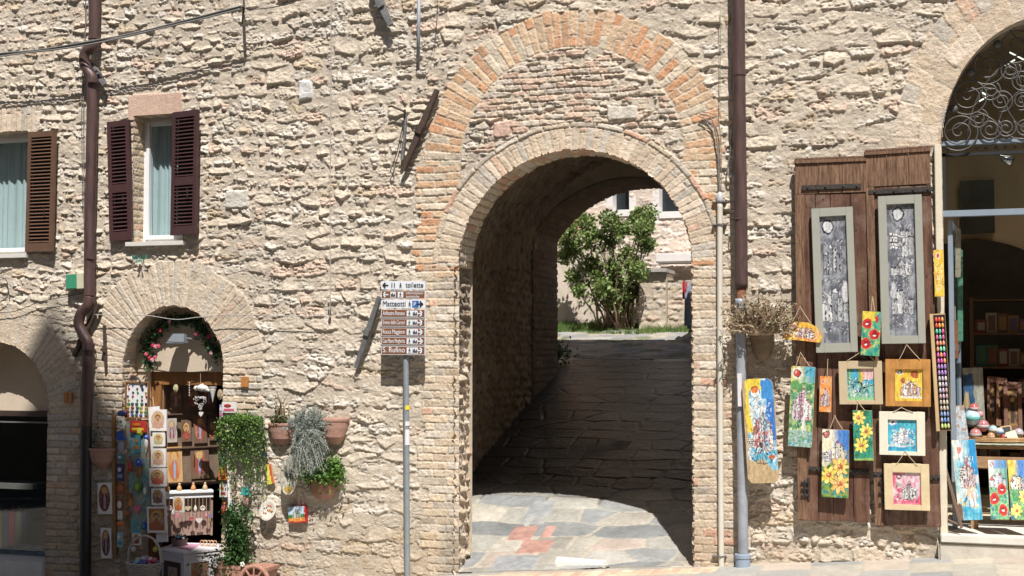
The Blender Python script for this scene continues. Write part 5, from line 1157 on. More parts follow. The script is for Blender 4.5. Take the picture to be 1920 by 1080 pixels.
# ------------------------------------------------------------------ pipes, cables, irons
PIPE_B = mat('brown_pipe', (.082, .046, .042), .5, .05, bump=.2, bs=18, var=.4, vs=7, stretch=(3, 3, .5))
PIPE_SHADED = mat('dark_pipe', (.022, .020, .020), .5, .1, var=.2)  # darker copy of the brown pipe, with shade put into its colour
PIPE_G = mat('grey_pipe', (.30, .32, .36), .55, .1, bump=.15, bs=20, var=.25, vs=5)
RUST = mat('rusty_pipe', (.22, .10, .055), .8, bump=.4, bs=40, var=.4, vs=12)
def pl(pts, off):
    return [W(x, y, (o[0] if o else off)) for x, y, *o in pts]
def smooth(P, n=8):
    P = [Vector(p) for p in P]; out = []
    for i in range(len(P)-1):
        p0 = P[max(i-1, 0)]; p1 = P[i]; p2 = P[i+1]; p3 = P[min(i+2, len(P)-1)]
        for k in range(n):
            t = k/n; out.append(.5*((2*p1)+(p2-p0)*t+(2*p0-5*p1+4*p2-p3)*t*t+(-p0+3*p1-3*p2+p3)*t*t*t))
    return out+[P[-1]]
t = thing('downpipe', 'brown rainwater downpipe with two swan neck bends on the left of the facade', 'drainpipe', W(162, 1080, .1), 'rainwater downpipes')
def seg(nm, pts, r, m, off, n=14, sm=True): q = MB(); q.tube(smooth(pl(pts, off)) if sm else pl(pts, off), r, n); return q.build(nm, m, t, smooth=True)
r1 = .056
seg('pipe', [(178, -60), (177, 30), (176, 78), (173, 95)], r1, PIPE_B, .10)
seg('bend', [(176, 76), (174, 88), (161, 98), (158, 116), (165, 132), (173, 144), (174, 156)], r1*.98, PIPE_B, .13)
seg('pipe', [(174, 142), (171, 300), (168, 450), (168, 560)], r1, PIPE_B, .10)
seg('bend', [(168, 556), (165, 572), (152, 588), (148, 608), (157, 628), (165, 642), (165, 656)], r1*.98, PIPE_B, .13)
seg('pipe', [(165, 640), (163, 760), (162, 800)], r1, PIPE_B, .10)
seg('lower_pipe', [(162, 798), (161, 900), (160, 1110)], r1*1.0, PIPE_SHADED, .10)
for y in (72, 146, 484, 552, 646): 
    x = 178-(y/1080)*18; c_ = W(x, y, .10); q = MB(); q.lathe([(r1-.002, -.012), (r1+.006, -.012), (r1+.006, .012), (r1-.002, .012)], c_, 16); q.box(c_.x-.008, c_.x+.008, c_.z-.008, c_.z+.008, -.03, .10-r1); q.build('clamp', PIPE_B, t)
t = thing('downpipe', 'brown rainwater downpipe between the passage and the old doors, grey at its foot', 'drainpipe', W(1392, 1080, .1), 'rainwater downpipes')
r2 = .057
seg('pipe', [(1384, -60), (1386, 200), (1389, 400), (1390, 540)], r2, PIPE_B, .11, 16)
seg('rusty_pipe', [(1390, 538), (1390, 620), (1389, 706)], r2*.78, RUST, .11)
seg('grey_pipe', [(1388, 560), (1389, 640), (1390, 760), (1392, 900), (1394, 1105)], r2*.77, PIPE_G, .12)
q = MB(); c_ = W(1393, 1080, .12); q.lathe([(r2*.8, -.25), (r2*1.12, -.25), (r2*1.12, .15), (r2*1.22, .155), (r2*1.22, .185), (r2*.8, .19)], c_, 18); q.build('socket', mat('blue_grey_plastic', (.27, .33, .42), .5, var=.08), t, smooth=False)
for y in (140, 410): c_ = W(1386, y, .11); q = MB(); q.lathe([(r2-.002, -.010), (r2+.005, -.010), (r2+.005, .010), (r2-.002, .010)], c_, 16); q.build('clamp', PIPE_B, t)
q = MB(); fr, wd, ht = quad([(1383, 700), (1391, 700), (1391, 762), (1383, 762)], .185); q.box(0, wd, 0, ht, -.012, .001, fr); q.build('sticker', mat('sticker_white', (.68, .66, .68), .5, var=.1, vs=40), t)
t = thing('conduit', 'cream plastic cable conduit running down the right pier of the passage', 'conduit', W(1352, 1080, .05))
seg('tube', [(1350, 372), (1350, 600), (1351, 800), (1353, 1105)], .025, mat('cream_pvc', (.60, .575, .50), .5, var=.06, vs=4), .045, 12)
q = MB(); c_ = W(1350, 372, .045); q.lathe([(.029, -.03), (.034, .0), (.02, .05), (.008, .06), (0, .06)], c_, 12); q.build('cap', mat('grey_plastic', (.45, .45, .46), .5), t, smooth=True)
for y in (378, 421, 1043): c_ = W(1351, y, .045); q = MB(); q.lathe([(.029, -.006), (.033, -.006), (.033, .006), (.029, .006)], c_, 12); q.box(c_.x-.075, c_.x+.05, c_.z-.004, c_.z+.004, .0, .05); q.build('clamp', GREYIRON, t)
BLK = mat('black_cable', (.05, .045, .045), .6); GRC = mat('grey_cable', (.19, .185, .18), .6); WHC = mat('pale_cable', (.40, .38, .36), .6)
def cable(label, runs, m, nm='cable', clips=None):
    q = MB()
    for pts, r, off in runs: q.tube(smooth(pl(pts, off), 6), r, 6)
    lo_ = min(q.v, key=lambda v: v.z); o = q.build(nm, m, org=(lo_.x, lo_.y, lo_.z), smooth=True); tag(o, label, 'cable'); return o
cable('thick twisted grey cable bundle slung across the top left of the wall', [([(-60, 112), (0, 103), (75, 96), (160, 82), (240, 68), (330, 45), (400, 27), (452, 14)], .010, .26), ([(-60, 108), (0, 100), (75, 93), (165, 78), (250, 62), (340, 40), (410, 22), (456, 10)], .008, .27), ([(-60, 115), (40, 100), (120, 91), (200, 77), (290, 56), (380, 35), (450, 17)], .008, .28)], GRC)
o = cable('thin black cable looping from the bundle bracket to the top edge', [([(452, 14), (480, 17), (520, 12), (560, 0), (600, -30)], .005, .2), ([(455, 30), (458, 15), (455, -20)], .008, .22)], BLK)
q = MB(); q.tube([W(455, 14, 0), W(455, 14, .27)], .010, 6); q.tube([W(457, -10, .1), W(457, 14, .25), W(454, 45, .2)], .008, 6); tag(q.build('cable_bracket', IRON), 'iron bracket holding the cable bundle near the top left', 'bracket')
cable('thin grey wires running down behind the left downpipe', [([(160, -30), (160, 60), (157, 150), (157, 300), (158, 450), (160, 520)], .004, .03), ([(164, -30), (166, 30), (158, 65), (153, 200), (155, 400)], .003, .03)], GRC)
cable('pale grey cable hanging straight down the wall left of the passage', [([(621, -40), (620, 150), (619, 350), (619, 540), (618, 592)], .0045, .06)], WHC)
q = MB(); c_ = W(618, 585, .05); q.lathe([(.0, -.03), (.016, -.025), (.016, .02), (0, .03)], c_, 8); tag(q.build('cable_end', BLK), 'small black cable end below the straight pale cable', 'cable end')
cable('thin pale wire sagging across the small shop arch', [([(170, 590), (240, 590), (280, 592), (330, 599), (370, 595), (430, 590), (520, 592), (612, 592)], .004, .09)], WHC)
cable('black wires crossing the wall at the left edge', [([(-40, 588), (0, 586), (30, 583), (75, 566), (130, 555), (160, 548)], .004, .05), ([(60, 577), (90, 580), (130, 586), (160, 575)], .003, .05), ([(-40, 525), (5, 520), (15, 540), (10, 560), (-20, 575)], .005, .05)], BLK)
cable('grey wires dropping from the wall into the cream conduit', [([(1312, 214), (1330, 218), (1340, 240), (1347, 290), (1349, 365)], .006, .05), ([(1310, 218), (1326, 226), (1342, 252), (1351, 365)], .005, .05), ([(1316, 210), (1336, 214), (1348, 232), (1352, 280), (1352, 365)], .004, .05)], GRC)
cable('loose looped cable beside the right downpipe', [([(1374, -30), (1374, 60), (1372, 150), (1375, 210), (1372, 262), (1368, 290), (1364, 320), (1370, 332), (1376, 300), (1380, 270), (1376, 262), (1370, 285)], .006, .06), ([(1350, 15), (1351, 80), (1350, 160), (1350, 215)], .003, .05)], GRC)
# pole bracket with the grey cable (top, beside the relieving arch)
t = thing('cable_conduit', 'short grey metal conduit with a dangling wire at the top edge', 'conduit', W(786, 110, .05))
q = MB(); q.tube([W(786, -40, .06), W(785, 50, .06), W(784, 112, .05)], .018, 8); q.build('tube', PIPE_G, t, smooth=True)
q = MB(); q.tube(smooth(pl([(822, -20), (817, 60), (808, 105), (795, 124), (786, 112)], .05)), .003, 5); q.build('wire', BLK, t)
# iron tie anchors
def anchor(label, p0, p1, m, wd=.042, off=(.06, .06), knob=None, th=.022):
    A = W(*p0, off[0]); B = W(*p1, off[1]); u = (B-A).normalized(); n = Vector((0, -1, 0)); v = n.cross(u).normalized(); L = (B-A).length
    f = Fr(A, u, v, n); t = thing('tie_anchor', label, 'wall anchor', A, 'iron tie anchors on the facade')
    q = MB(); q.prism([(0, -wd*.35), (L*.5, -wd*.55), (L, -wd*.35), (L, wd*.35), (L*.5, wd*.55), (0, wd*.35)], -th, th, f); q.build('bar', m, t, bevel=.004)
    k = L*.5 if knob is None else L*knob; q = MB(); q.box(k-.035, k+.035, -wd*.5, wd*.5, th, th+.02, f); q.tube([f.p(k, wd*.6, -.1), f.p(k, wd*.6, .05)], .016, 8); q.build('eye', m, t, bevel=.003)
BRI = mat('brown_iron', (.085, .058, .045), .7, .4, bump=.4, bs=50, var=.35, vs=20)
anchor('brown iron tie anchor slanting at the left haunch of the big brick arch', (756, 320), (820, 168), BRI, .062)
anchor('iron tie anchor slanting just left of the direction signs', (668, 690), (712, 556), GREYIRON, .055, (.05, .09))
anchor('grey iron tie anchor cut by the top edge right of the straight pale cable', (733, 48), (696, -30), GREYIRON, .07, (.10, .08))
anchor('dark iron tie anchor behind the lower bend of the left downpipe', (139, 668), (186, 570), BRI, .055, (.04, .08))
anchor('pale grey iron tie anchor behind the upper bend of the left downpipe', (197, 160), (172, 120), GREYIRON, .06, (.10, .05))
anchor('thin dark iron tie bar left of the small shop arch', (200, 700), (196, 610), BRI, .03, (.02, .02))
t = thing('iron_hook', 'rusty iron hook arm with a hanging wire loop near the brown tie anchor', 'hook', W(757, 240, .05))
q = MB(); q.tube(pl([(728, 200, .08), (735, 199, .08), (758, 209, .06)], .06), .010, 6); q.tube([W(759, 207, 0), W(759, 207, .1)], .012, 6); q.build('arm', BRI, t)
q = MB(); q.tube(smooth(pl([(760, 210), (748, 270), (738, 305), (732, 320), (736, 325), (739, 316), (736, 308)], .05)), .005, 5); q.build('wire', BLK, t)
q = MB(); q.tube(pl([(761, 215), (758, 268)], .05), .014, 8); q.tube(pl([(757, 268), (754, 300)], .05), .018, 8); q.build('insulator', GREYIRON, t)
# green meter box
t = thing('meter_box', 'small green and cream box fixed beside the left downpipe', 'box', W(140, 545, .0))
fr, wd, ht = quad([(124, 514), (156, 512), (156, 541), (125, 543)], .09); q = MB(); q.box(0, wd, 0, ht, -.09, 0, fr); q.build('casing', mat('cream_box', (.52, .52, .38), .5, var=.05), t, bevel=.004)
q = MB(); q.box(.0, wd*.62, .006, ht-.006, .001, .01, fr); q.build('cover', mat('green_plastic', (.05, .26, .15), .4, var=.1, vs=30), t, bevel=.003)
t = thing('spring_rider_bow', 'small faded green ribbon bow nailed above the small shop arch', 'bow', W(262, 500, .04)); t.name = 'ribbon_bow'
GRB = mat('faded_green_ribbon', (.10, .28, .20), .6, var=.3, vs=30)
q = MB(); c_ = W(263, 484, .07)
for s_ in (-1, 1):
    q.add([c_, c_+Vector((s_*.03, -.02, .03)), c_+Vector((s_*.09, -.02, .035)), c_+Vector((s_*.085, -.01, -.01)), c_+Vector((s_*.03, .0, -.015))], [(0, 1, 2, 3, 4)])
    q.add([c_, c_+Vector((s_*.015, -.01, 0)), c_+Vector((s_*.04, -.02, -.05)), c_+Vector((s_*.02, -.02, -.055))], [(0, 1, 2, 3)])
q.build('ribbon', GRB, t); q = MB(); q.ball(c_+Vector((-.02, .01, -.015)), .022, 8); q.tube([c_, c_+Vector((0, .07, 0))], .006, 5); q.build('knob', mat('grey_glazed', (.4, .42, .42), .3), t, smooth=True)
# floodlight over the small shop door
t = thing('floodlight', 'grey box floodlight above the small shop door', 'lamp', W(330, 642, .0))
fr = Fr(WY(312, 644, .05), (1, 0, 0), (0, .0, 1)); wL = WY(346, 644, .05).x-fr.o.x
q = MB(); P0 = [fr.p(0, 0, .02), fr.p(wL, -.002, .02), fr.p(wL*.85, .10, -.04), fr.p(wL*.22, .10, -.04), fr.p(0, 0, -.08), fr.p(wL, 0, -.08), fr.p(wL*.85, .10, -.09), fr.p(wL*.22, .10, -.09)]
q.add(P0, [(0, 1, 2, 3), (7, 6, 5, 4), (0, 4, 5, 1), (1, 5, 6, 2), (2, 6, 7, 3), (3, 7, 4, 0)]); q.build('housing', mat('lamp_grey', (.16, .18, .20), .45, .2, var=.1), t, bevel=.004)
q = MB(); q.tube([fr.p(wL*.9, .05, -.06), fr.p(wL*1.4, .04, -.15)], .012, 6); q.build('arm', GREYIRON, t)
# ------------------------------------------------------------------ direction signs
S0 = .17
t = thing('sign_post', 'post of eight stacked direction signs in white and brown left of the passage', 'signpost', W(764, 1095, S0))
SW = mat('sign_white', (.70, .73, .78), .4); SB = mat('sign_brown', (.20, .085, .04), .4); SBL = mat('sign_blue', (.02, .12, .42), .4); SK = mat('sign_black', (.02, .02, .03), .5); POLE = mat('galvanised', (.26, .30, .33), .5, .3, bump=.1, bs=30, var=.15, vs=15)
seg('pole', [(761, 668), (762, 800), (764, 1110)], .027, POLE, S0-.05, 14)
q = MB(); q.ball(W(761, 669, S0-.05), .027, 14); q.build('pole_cap', POLE, t, smooth=True)
for y0, y1, m in ((760, 768, 'sticker_yellow'), (790, 798, 'sticker_white'), (805, 834, 'sticker_white')):
    c_ = W(763, (y0+y1)/2, S0-.05); hh = abs(W(763, y0).z-W(763, y1).z)/2; q = MB(); q.lathe([(.0278, -hh), (.0278, hh)], c_, 16); q.build('sticker', mat(m, (.75, .6, .05) if 'yellow' in m else (.68, .66, .68), .5), t)
def text(s, fr, u, v, h, wmax, m, parent, n=.004):
    cu = bpy.data.curves.new('text', 'FONT'); cu.body = s; cu.size = h*1.38; cu.extrude = .0008
    ob = bpy.data.objects.new('tmp', cu); COL.objects.link(ob); bpy.context.view_layer.update()
    me = bpy.data.meshes.new_from_object(ob.evaluated_get(bpy.context.evaluated_depsgraph_get())); bpy.data.objects.remove(ob)
    xs = [v_.co.x for v_ in me.vertices]; sc = min(1, wmax/(max(xs)-min(xs))); o_ = ORG[parent]
    for v_ in me.vertices: v_.co = fr.p(u+(v_.co.x-min(xs))*sc, v+v_.co.y, n+v_.co.z)-o_
    return link('lettering', me, m, parent)
rowsY = [(527, 542.5, 'w'), (545, 560, 'b'), (562, 577.5, 'w'), (580, 595, 'b'), (597.5, 612, 'b'), (614.5, 630, 'b'), (632, 647, 'b'), (649, 665, 'b')]
txt = ['toilette', 'informazioni|turistiche', 'Matteotti', 'Anfiteatro Romano', 'Eremo delle Carceri', 'Rocca Maggiore', 'Casa Mauro Margherita', 'S. Rufino']
def arrow(q, fr, x, v, s, d):
    w_ = s*.10
    q.box(min(x, x+d*s), max(x, x+d*s), v-w_, v+w_, .003, .005, fr)
    for k in (1, -1):
        T = fr.p(x+d*s, v, .004); f2 = Fr(fr.p(x+d*s, v, .004), (fr.u*(-d)+fr.v*k), (fr.u*d*k*.0+fr.v*1)); u_ = (fr.u*(-d)+fr.v*k).normalized(); f2 = Fr(T, u_, fr.n.cross(u_), fr.n); q.box(-w_, s*.62, -w_, w_, -.001, .0014, f2)
def picto(fr, x, v, s, bgm, fgm, kind, parent):
    if bgm: q = MB(); q.box(x, x+s, v-s/2, v+s/2, .001, .003, fr); q.build('pictogram_field', bgm, parent)
    q = MB(); c_ = x+s/2
    if kind == 'man':
        q.lathe([(0, 0), (s*.09, 0), (s*.09, .002), (0, .002)], fr.p(c_, v+s*.33, .003), 8, fr.n); q.box(c_-s*.07, c_+s*.07, v-s*.08, v+s*.22, .0035, .005, fr)
        for k in (-1, 1): q.prism([(c_, v-s*.05), (c_+k*s*.22, v-s*.42), (c_+k*s*.12, v-s*.42), (c_-k*s*.05, v-s*.05)], .0035, .0051, fr); q.prism([(c_, v+s*.18), (c_+k*s*.24, v-s*.0), (c_+k*s*.18, v-s*.04), (c_, v+s*.08)], .0035, .0052, fr)
    elif kind == 'pair':
        for dx in (-.22, .22):
            q.lathe([(0, 0), (s*.08, 0), (s*.08, .002), (0, .002)], fr.p(c_+dx*s, v+s*.33, .003), 8, fr.n); q.box(c_+dx*s-s*.08, c_+dx*s+s*.08, v-s*.38, v+s*.22, .0035, .005, fr)
    else:
        for i, hh in enumerate((.25, .4, .1, .3)): q.box(x+s*(.12+.2*i), x+s*(.12+.2*i+.17), v-s*.35, v+s*(hh-.1), .0035, .005, fr)
    q.build('pictogram', fgm, parent)
for (ya, yb, kd), tx in zip(rowsY, txt):
    i = txt.index(tx); fr, wd, ht = quad([(714.5, ya), (797, ya+.3), (797.5, yb+.5), (715, yb)], S0)
    q = MB(); q.prism(rrect(wd, ht, .006), -.02, 0, fr); bd = q.build('sign_board', SW, t, label=('white' if kd == 'w' else 'brown')+' direction sign reading '+tx.replace('|', ' '))
    fg = SK if kd == 'w' else SW
    if kd == 'b': q = MB(); q.box(.006, wd-.006, .006, ht-.004, .0005, .0015, fr); q.build('sign_face', SB, bd)
    v = ht*.5; s_ = ht*.72; q = MB()
    if i < 2:
        arrow(q, fr, .075, v, .055, -1); q.build('arrow', fg, bd)
        picto(fr, .095, v, s_, None if i == 0 else SW, SK, 'pair' if i == 0 else 'place', bd); picto(fr, .17, v, s_, None if i == 0 else SW, SK, 'man', bd)
        if i == 0: text('toilette', fr, wd*.56, ht*.27, ht*.62, wd*.40, fg, bd)
        else: text('informazioni', fr, wd*.57, ht*.56, ht*.34, wd*.38, fg, bd); text('turistiche', fr, wd*.57, ht*.14, ht*.34, wd*.38, fg, bd)
    else:
        arrow(q, fr, wd-.085, v, .06, 1); q.build('arrow', fg, bd)
        if i == 2:
            picto(fr, wd*.59, v, s_, None, SK, 'man', bd); q = MB(); q.box(wd*.71, wd*.71+s_*1.15, v-s_*.55, v+s_*.55, .001, .003, fr); q.build('pictogram_field', SBL, bd); text('P', fr, wd*.71+s_*.28, v-s_*.36, s_*.72, s_*.6, SW, bd)
            text(tx, fr, .018, ht*.24, ht*.66, wd*.52, fg, bd)
        else:
            picto(fr, wd*.585, v, s_, SW, SK, 'man', bd); picto(fr, wd*.71, v, s_, SW, SK, 'place', bd); text(tx, fr, .018, ht*.28, ht*(.66 if i == 7 else .55), wd*.50, fg, bd)
q = MB()
for y in (540, 600, 655): c_ = W(761, y, S0-.03); q.box(c_.x-.05, c_.x+.05, c_.z-.012, c_.z+.012, S0-.055, S0-.021)
q.build('bracket', POLE, t)
# ------------------------------------------------------------------ goods of the small shop
def icon_cv(seed, kind='bust', bg=(.36, .17, .08), paper=(.72, .69, .66), w=30, h=40, halo=(.55, .36, .12), robe=(.30, .06, .04)):
    c = Cv(w, h, paper, seed); r = c.r; d = ((c.X-.5)/.40)**2+((c.Y-.5)/.42)**2
    if kind == 'rectbust': c.rect(.10, .07, .92, .93, bg)
    else: c.f(d < 1.05, bg)
    c.wash([bg, tuple(v*1.7 for v in bg), (.5, .35, .25)], 4, seed, .5, (d < 1).astype(float))
    if kind == 'full':
        c.circ(.5, .27, .17, halo); c.circ(.5, .27, .09, (.5, .3, .18)); c.poly([(.5, .33), (.70, .45), (.74, .86), (.26, .86), (.30, .45)], robe); c.poly([(.5, .33), (.60, .5), (.56, .86), (.42, .86), (.44, .5)], (.25, .35, .5))
    else:
        c.circ(.5, .36, .27, halo, .9); c.poly([(.5, .5), (.82, .66), (.86, .88), (.14, .88), (.18, .66)], robe); c.circ(.5, .36, .17, (.17, .07, .03)); c.circ(.5, .40, .12, (.52, .30, .19)); c.rect(.44, .36, .48, .39, INK); c.rect(.53, .36, .57, .39, INK); c.circ(.5, .49, .075, (.15, .06, .03), .8)
    c.scrib(.2, .8, .3, .85, 8, bg, .012, seed, .5)
    return c
PAP = mat('print_card', (.72, .69, .66), .6)
def icon(label, box, off=.08, kind='bust', skew=0, **k):
    x0, y0, x1, y1 = box; n = k.pop('seed', int(x0+y0))
    body = k.pop('body', PAP)
    return board('icon_print', label, 'icon', [(x0, y0+skew), (x1, y0), (x1, y1-skew*.3), (x0, y1)], off, icon_cv(n, kind, **k), 'devotional prints of the small shop', .014, body, None, corner=.002, matl=PRINT)
# hanging column of prints on the door post
t = thing('hanging_strip', 'white hanging strip that carries the column of prints on the door post', 'display strip', W(297, 1015, .06))
fr, wd, ht = quad([(285, 762), (308, 762), (306, 1015), (286, 1018)], .055); q = MB(); q.box(0, wd, 0, ht, -.008, 0, fr); q.build('strip', mat('white_board', (.66, .65, .66), .6), t)
q = MB(); q.tube([fr.p(wd*.5, ht, -.004), fr.p(wd*.45, ht+.10, -.004)], .004, 5); q.build('string', STR, t)
icon('pale oval print of a seated haloed figure, topmost on the door post', (281, 768, 312, 808), .085, bg=(.42, .30, .25), robe=(.5, .28, .2))
icon('small pale print with a round golden medallion on the door post', (286, 811, 309, 837), .08, bg=(.45, .40, .20), robe=(.4, .35, .2))
icon('pale print of a haloed figure, just below the golden medallion', (283, 841, 311, 876), .08, bg=(.48, .36, .28), robe=(.5, .3, .2))
icon('print of a red robed haloed figure in the middle of the door post', (280, 878, 312, 912), .085, bg=(.40, .20, .12), robe=(.5, .12, .08))
icon('small dark oval print on the door post above the big bearded face', (284, 916, 308, 947), .08, bg=(.16, .12, .09), robe=(.2, .12, .08))
icon('big brown print of a long haired bearded face, lowest on the door post', (276, 950, 312, 999), .09, 'rectbust', bg=(.30, .13, .06), robe=(.36, .12, .06), w=40, h=54)
icon('tall dark red icon print on the brick jamb left of the shop, upper one', (183, 905, 210, 964), .05, 'full', bg=(.14, .05, .035), robe=(.2, .03, .02))
icon('tall dark icon print on the brick jamb left of the shop, lower one', (189, 990, 209, 1047), .05, 'full', bg=(.12, .06, .045), robe=(.15, .04, .03))
icon('small arched icon card standing behind the wicker basket', (248, 1000, 264, 1022), .06, bg=(.2, .12, .08))
# panel with coloured mushroom and bird magnets
fr, wd, ht = quad([(235, 715), (279, 716), (279, 785), (236, 784)], .05)
t = thing('magnet_panel', 'white panel covered with small coloured mushroom magnets beside the small shop door', 'panel', fr.p(wd/2, 0, 0))
q = MB(); e = .012; q.box(0, e, 0, ht, -.02, .012, fr); q.box(wd-e, wd, 0, ht, -.02, .012, fr); q.box(e, wd-e, 0, e, -.02, .011, fr); q.box(e, wd-e, ht-e, ht, -.02, .011, fr); q.build('frame', WOOD_O, t)
q = MB(); q.box(e, wd-e, e, ht-e, -.018, -.004, fr); q.build('white_board', mat('white_board', (.66, .65, .66), .6), t)
rg = random.Random(9); mc = [(.05, .12, .07), (.3, .06, .04), (.05, .1, .25), (.35, .3, .05), (.12, .06, .04), (.4, .3, .25), (.1, .25, .12), (.02, .03, .05)]
for j in range(9):
    for i in range(5):
        if j < 5 and (i+j) % 3 == 2: continue
        x = e+.02+i*(wd-2*e-.04)/4+rg.uniform(-.006, .006); z = e+.02+(8-j)*(ht-2*e-.04)/8; s_ = .012 if j < 5 else .018; cc_ = mc[rg.randrange(8)]
        q = MB(); q.ball(fr.p(x, z, .0), s_, 7, (1.2, .6, .8)); q.box(x-s_*.3, x+s_*.3, z-s_*1.5, z, -.004, .004, fr); q.build('magnet', mat('mag_%d' % mc.index(cc_), cc_, .4), t, smooth=False)
t = thing('iron_bracket', 'small dark iron bracket above the magnet panel', 'bracket', W(254, 712, .02)); q = MB(); q.prism([(W(249, 712).x, W(249, 712).z), (W(259, 712).x, W(259, 712).z), (W(254, 704).x, W(254, 704).z)], .0, .06); q.tube([W(258, 708, .06), W(268, 722, .08)], .009, 6); q.build('arm', IRON, t)
# ceramics: board and strip
fr, wd, ht = quad([(243, 786), (284, 790), (279, 996), (238, 1004)], .045)
t = thing('display_board', 'grey green board leaning in the shop mouth covered with bright ceramics', 'display board', fr.p(wd/2, 0, 0))
c = Cv(40, 150, (.28, .28, .22), 3); c.wash([(.16, .22, .20), (.35, .36, .30), (.08, .30, .36), (.30, .28, .22)], 4, 5); c.rect(.1, .88, .3, 1, (.05, .35, .42), .7)
q = MB(); q.box(0, wd, 0, ht, -.02, 0, fr); q.build('panel', WOOD_O, t); sheet('painted_face', fr, .004, wd-.004, .004, ht-.004, .003, c, t, PRINT)
fr, wd, ht = quad([(212, 768), (217, 768), (217, 1043), (212, 1043)], .035)
t = thing('display_strip', 'long orange wood strip hung with ceramics at the outer edge of the small shop', 'display board', fr.p(wd/2, 0, 0))
q = MB(); q.box(0, wd, 0, ht, -.02, .012, fr); q.build('wooden_board', mat('ochre_wood', (.28, .15, .055), .6, bump=.3, bs=25, var=.3, vs=8), t)
def orn(label, kind, x, y, w_, h_, cols, off=.07, cat='ornament'):
    """a ceramic wall ornament: kinds disc, tile, fish, parrot, hat, sun, figure, heart, cone"""
    c_ = W(x, y, off); sx = w_/185/2; sz = h_/185/2; t = thing('ceramic_'+{'hat': 'hatted_face'}.get(kind, kind), label, cat, c_, 'ceramics and trinkets of the small shop'); f = Fr(c_, (1, 0, 0), (0, 0, 1)); C0 = [mat('glaze_%03d%03d%03d' % tuple(int(v*99) for v in cc_), cc_, .3) for cc_ in cols]
    def disc(cx_, cz_, rx_, rz_, n0, th, nm, m, sq=1.0):
        q = MB(); P = []; N = 16
        q.prism([(cx_+rx_*math.cos(2*math.pi*k/N), cz_+rz_*math.sin(2*math.pi*k/N)) for k in range(N)], n0, n0+th*.6, f); q.prism([(cx_+.8*rx_*math.cos(2*math.pi*k/N), cz_+.8*rz_*math.sin(2*math.pi*k/N)) for k in range(N)], n0+th*.6, n0+th, f); q.build(nm, m, t)
    if kind == 'disc': disc(0, 0, sx, sz, -.01, .016, 'plate', C0[0]); disc(0, 0, sx*.6, sz*.6, .0065, .008, 'centre', C0[1])
    elif kind == 'tile':
        q = MB(); q.box(-sx, sx, -sz, sz, -.01, .006, f); q.build('tile', C0[0], t, bevel=.003)
        disc(-sx*.2, sz*.35, sx*.5, sz*.28, .0062, .006, 'motif', C0[1]); q = MB(); q.box(-sx*.7, sx*.7, -sz*.6, -sz*.2, .0062, .010, f); q.build('band', C0[2 % len(C0)], t)
    elif kind == 'fish':
        q = MB(); q.ball(c_, sx*.75, 10, (1, .25, sz/sx)); q.build('body', C0[0], t, smooth=True); q = MB(); q.prism([(-sx*.6, 0), (-sx*1.15, sz*.8), (-sx*1.0, 0), (-sx*1.15, -sz*.8)], -.006, .006, f); q.build('tail', C0[1], t)
    elif kind == 'parrot':
        q = MB(); q.ball(f.p(0, -sz*.1), sz*.62, 10, (sx/sz, .3, 1)); q.build('body', C0[1], t, smooth=True); q = MB(); q.ball(f.p(0, sz*.5), sx*.85, 10, (1, .5, 1)); q.build('head', C0[0], t, smooth=True); q = MB(); q.prism([(-sx*.3, -sz*.5), (sx*.3, -sz*.5), (0, -sz*1.1)], -.006, .006, f); q.build('tail', C0[2 % len(C0)], t); q = MB(); q.ball(f.p(sx*.2, sz*.6, sx*.42), .008, 6); q.build('eye', mat('white_glaze', (.75, .75, .75), .3), t)
    elif kind == 'hat':
        q = MB(); q.ball(f.p(0, -sz*.25), sz*.7, 10, (sx/sz*.85, .35, 1)); q.build('face', C0[1], t, smooth=True); q = MB(); q.prism([(-sx, sz*.25), (sx, sz*.25), (sx*.55, sz*.5), (sx*.45, sz), (-sx*.45, sz), (-sx*.55, sz*.5)], -.012, .03, f); q.build('hat', C0[0], t, bevel=.003)
    elif kind == 'sun':
        q = MB(); N = 20; q.prism([((1 if k % 2 else .72)*sx*math.cos(2*math.pi*k/N), (1 if k % 2 else .72)*sz*math.sin(2*math.pi*k/N)) for k in range(N)], -.008, .004, f); q.build('rays', C0[0], t); q = MB(); q.ball(f.p(0, 0, .002), sx*.55, 10, (1, .3, sz/sx)); q.build('face', C0[1], t, smooth=True)
    elif kind == 'figure':
        q = MB(); q.lathe([(.0, -sz), (sx*.9, -sz), (sx*.7, -sz*.3), (sx*.35, sz*.35), (sx*.2, sz*.45)], c_, 10); q.build('robe', C0[0], t, smooth=True); q = MB(); q.ball(f.p(0, sz*.68), sx*.5, 8); q.build('head', C0[1], t, smooth=True)
    elif kind == 'heart':
        P = [(sx*.95*math.sin(a)**3, sz*(.8*math.cos(a)-.3*math.cos(2*a)-.12*math.cos(3*a))) for a in [2*math.pi*k/24 for k in range(24)]]; q = MB(); q.prism(P, -.006, .008, f); q.build('heart', C0[0], t); q = MB(); q.tube([f.p(0, sz*.4, 0), f.p(0, sz*2.1, 0)], .002, 4); q.build('string', STR, t)
    elif kind == 'cone':
        q = MB(); q.lathe([(.0, sz), (sx, sz), (sx*.9, sz*.6), (0, -sz)], c_, 12); q.build('cone', C0[0], t); q = MB(); q.lathe([(0, sz+.001), (sx*1.05, sz+.001), (sx*1.05, sz-.012)], c_, 12); q.build('rim', C0[1], t)
    return t
NAVY, BLUE, TEAL, RED_, ORA, YL, WHI, GRN_, PNK, BRN = (.02, .03, .10), (.02, .08, .40), (.03, .25, .32), (.40, .04, .03), (.55, .17, .03), (.65, .48, .03), (.66, .65, .62), (.08, .25, .06), (.55, .12, .2), (.22, .08, .04)
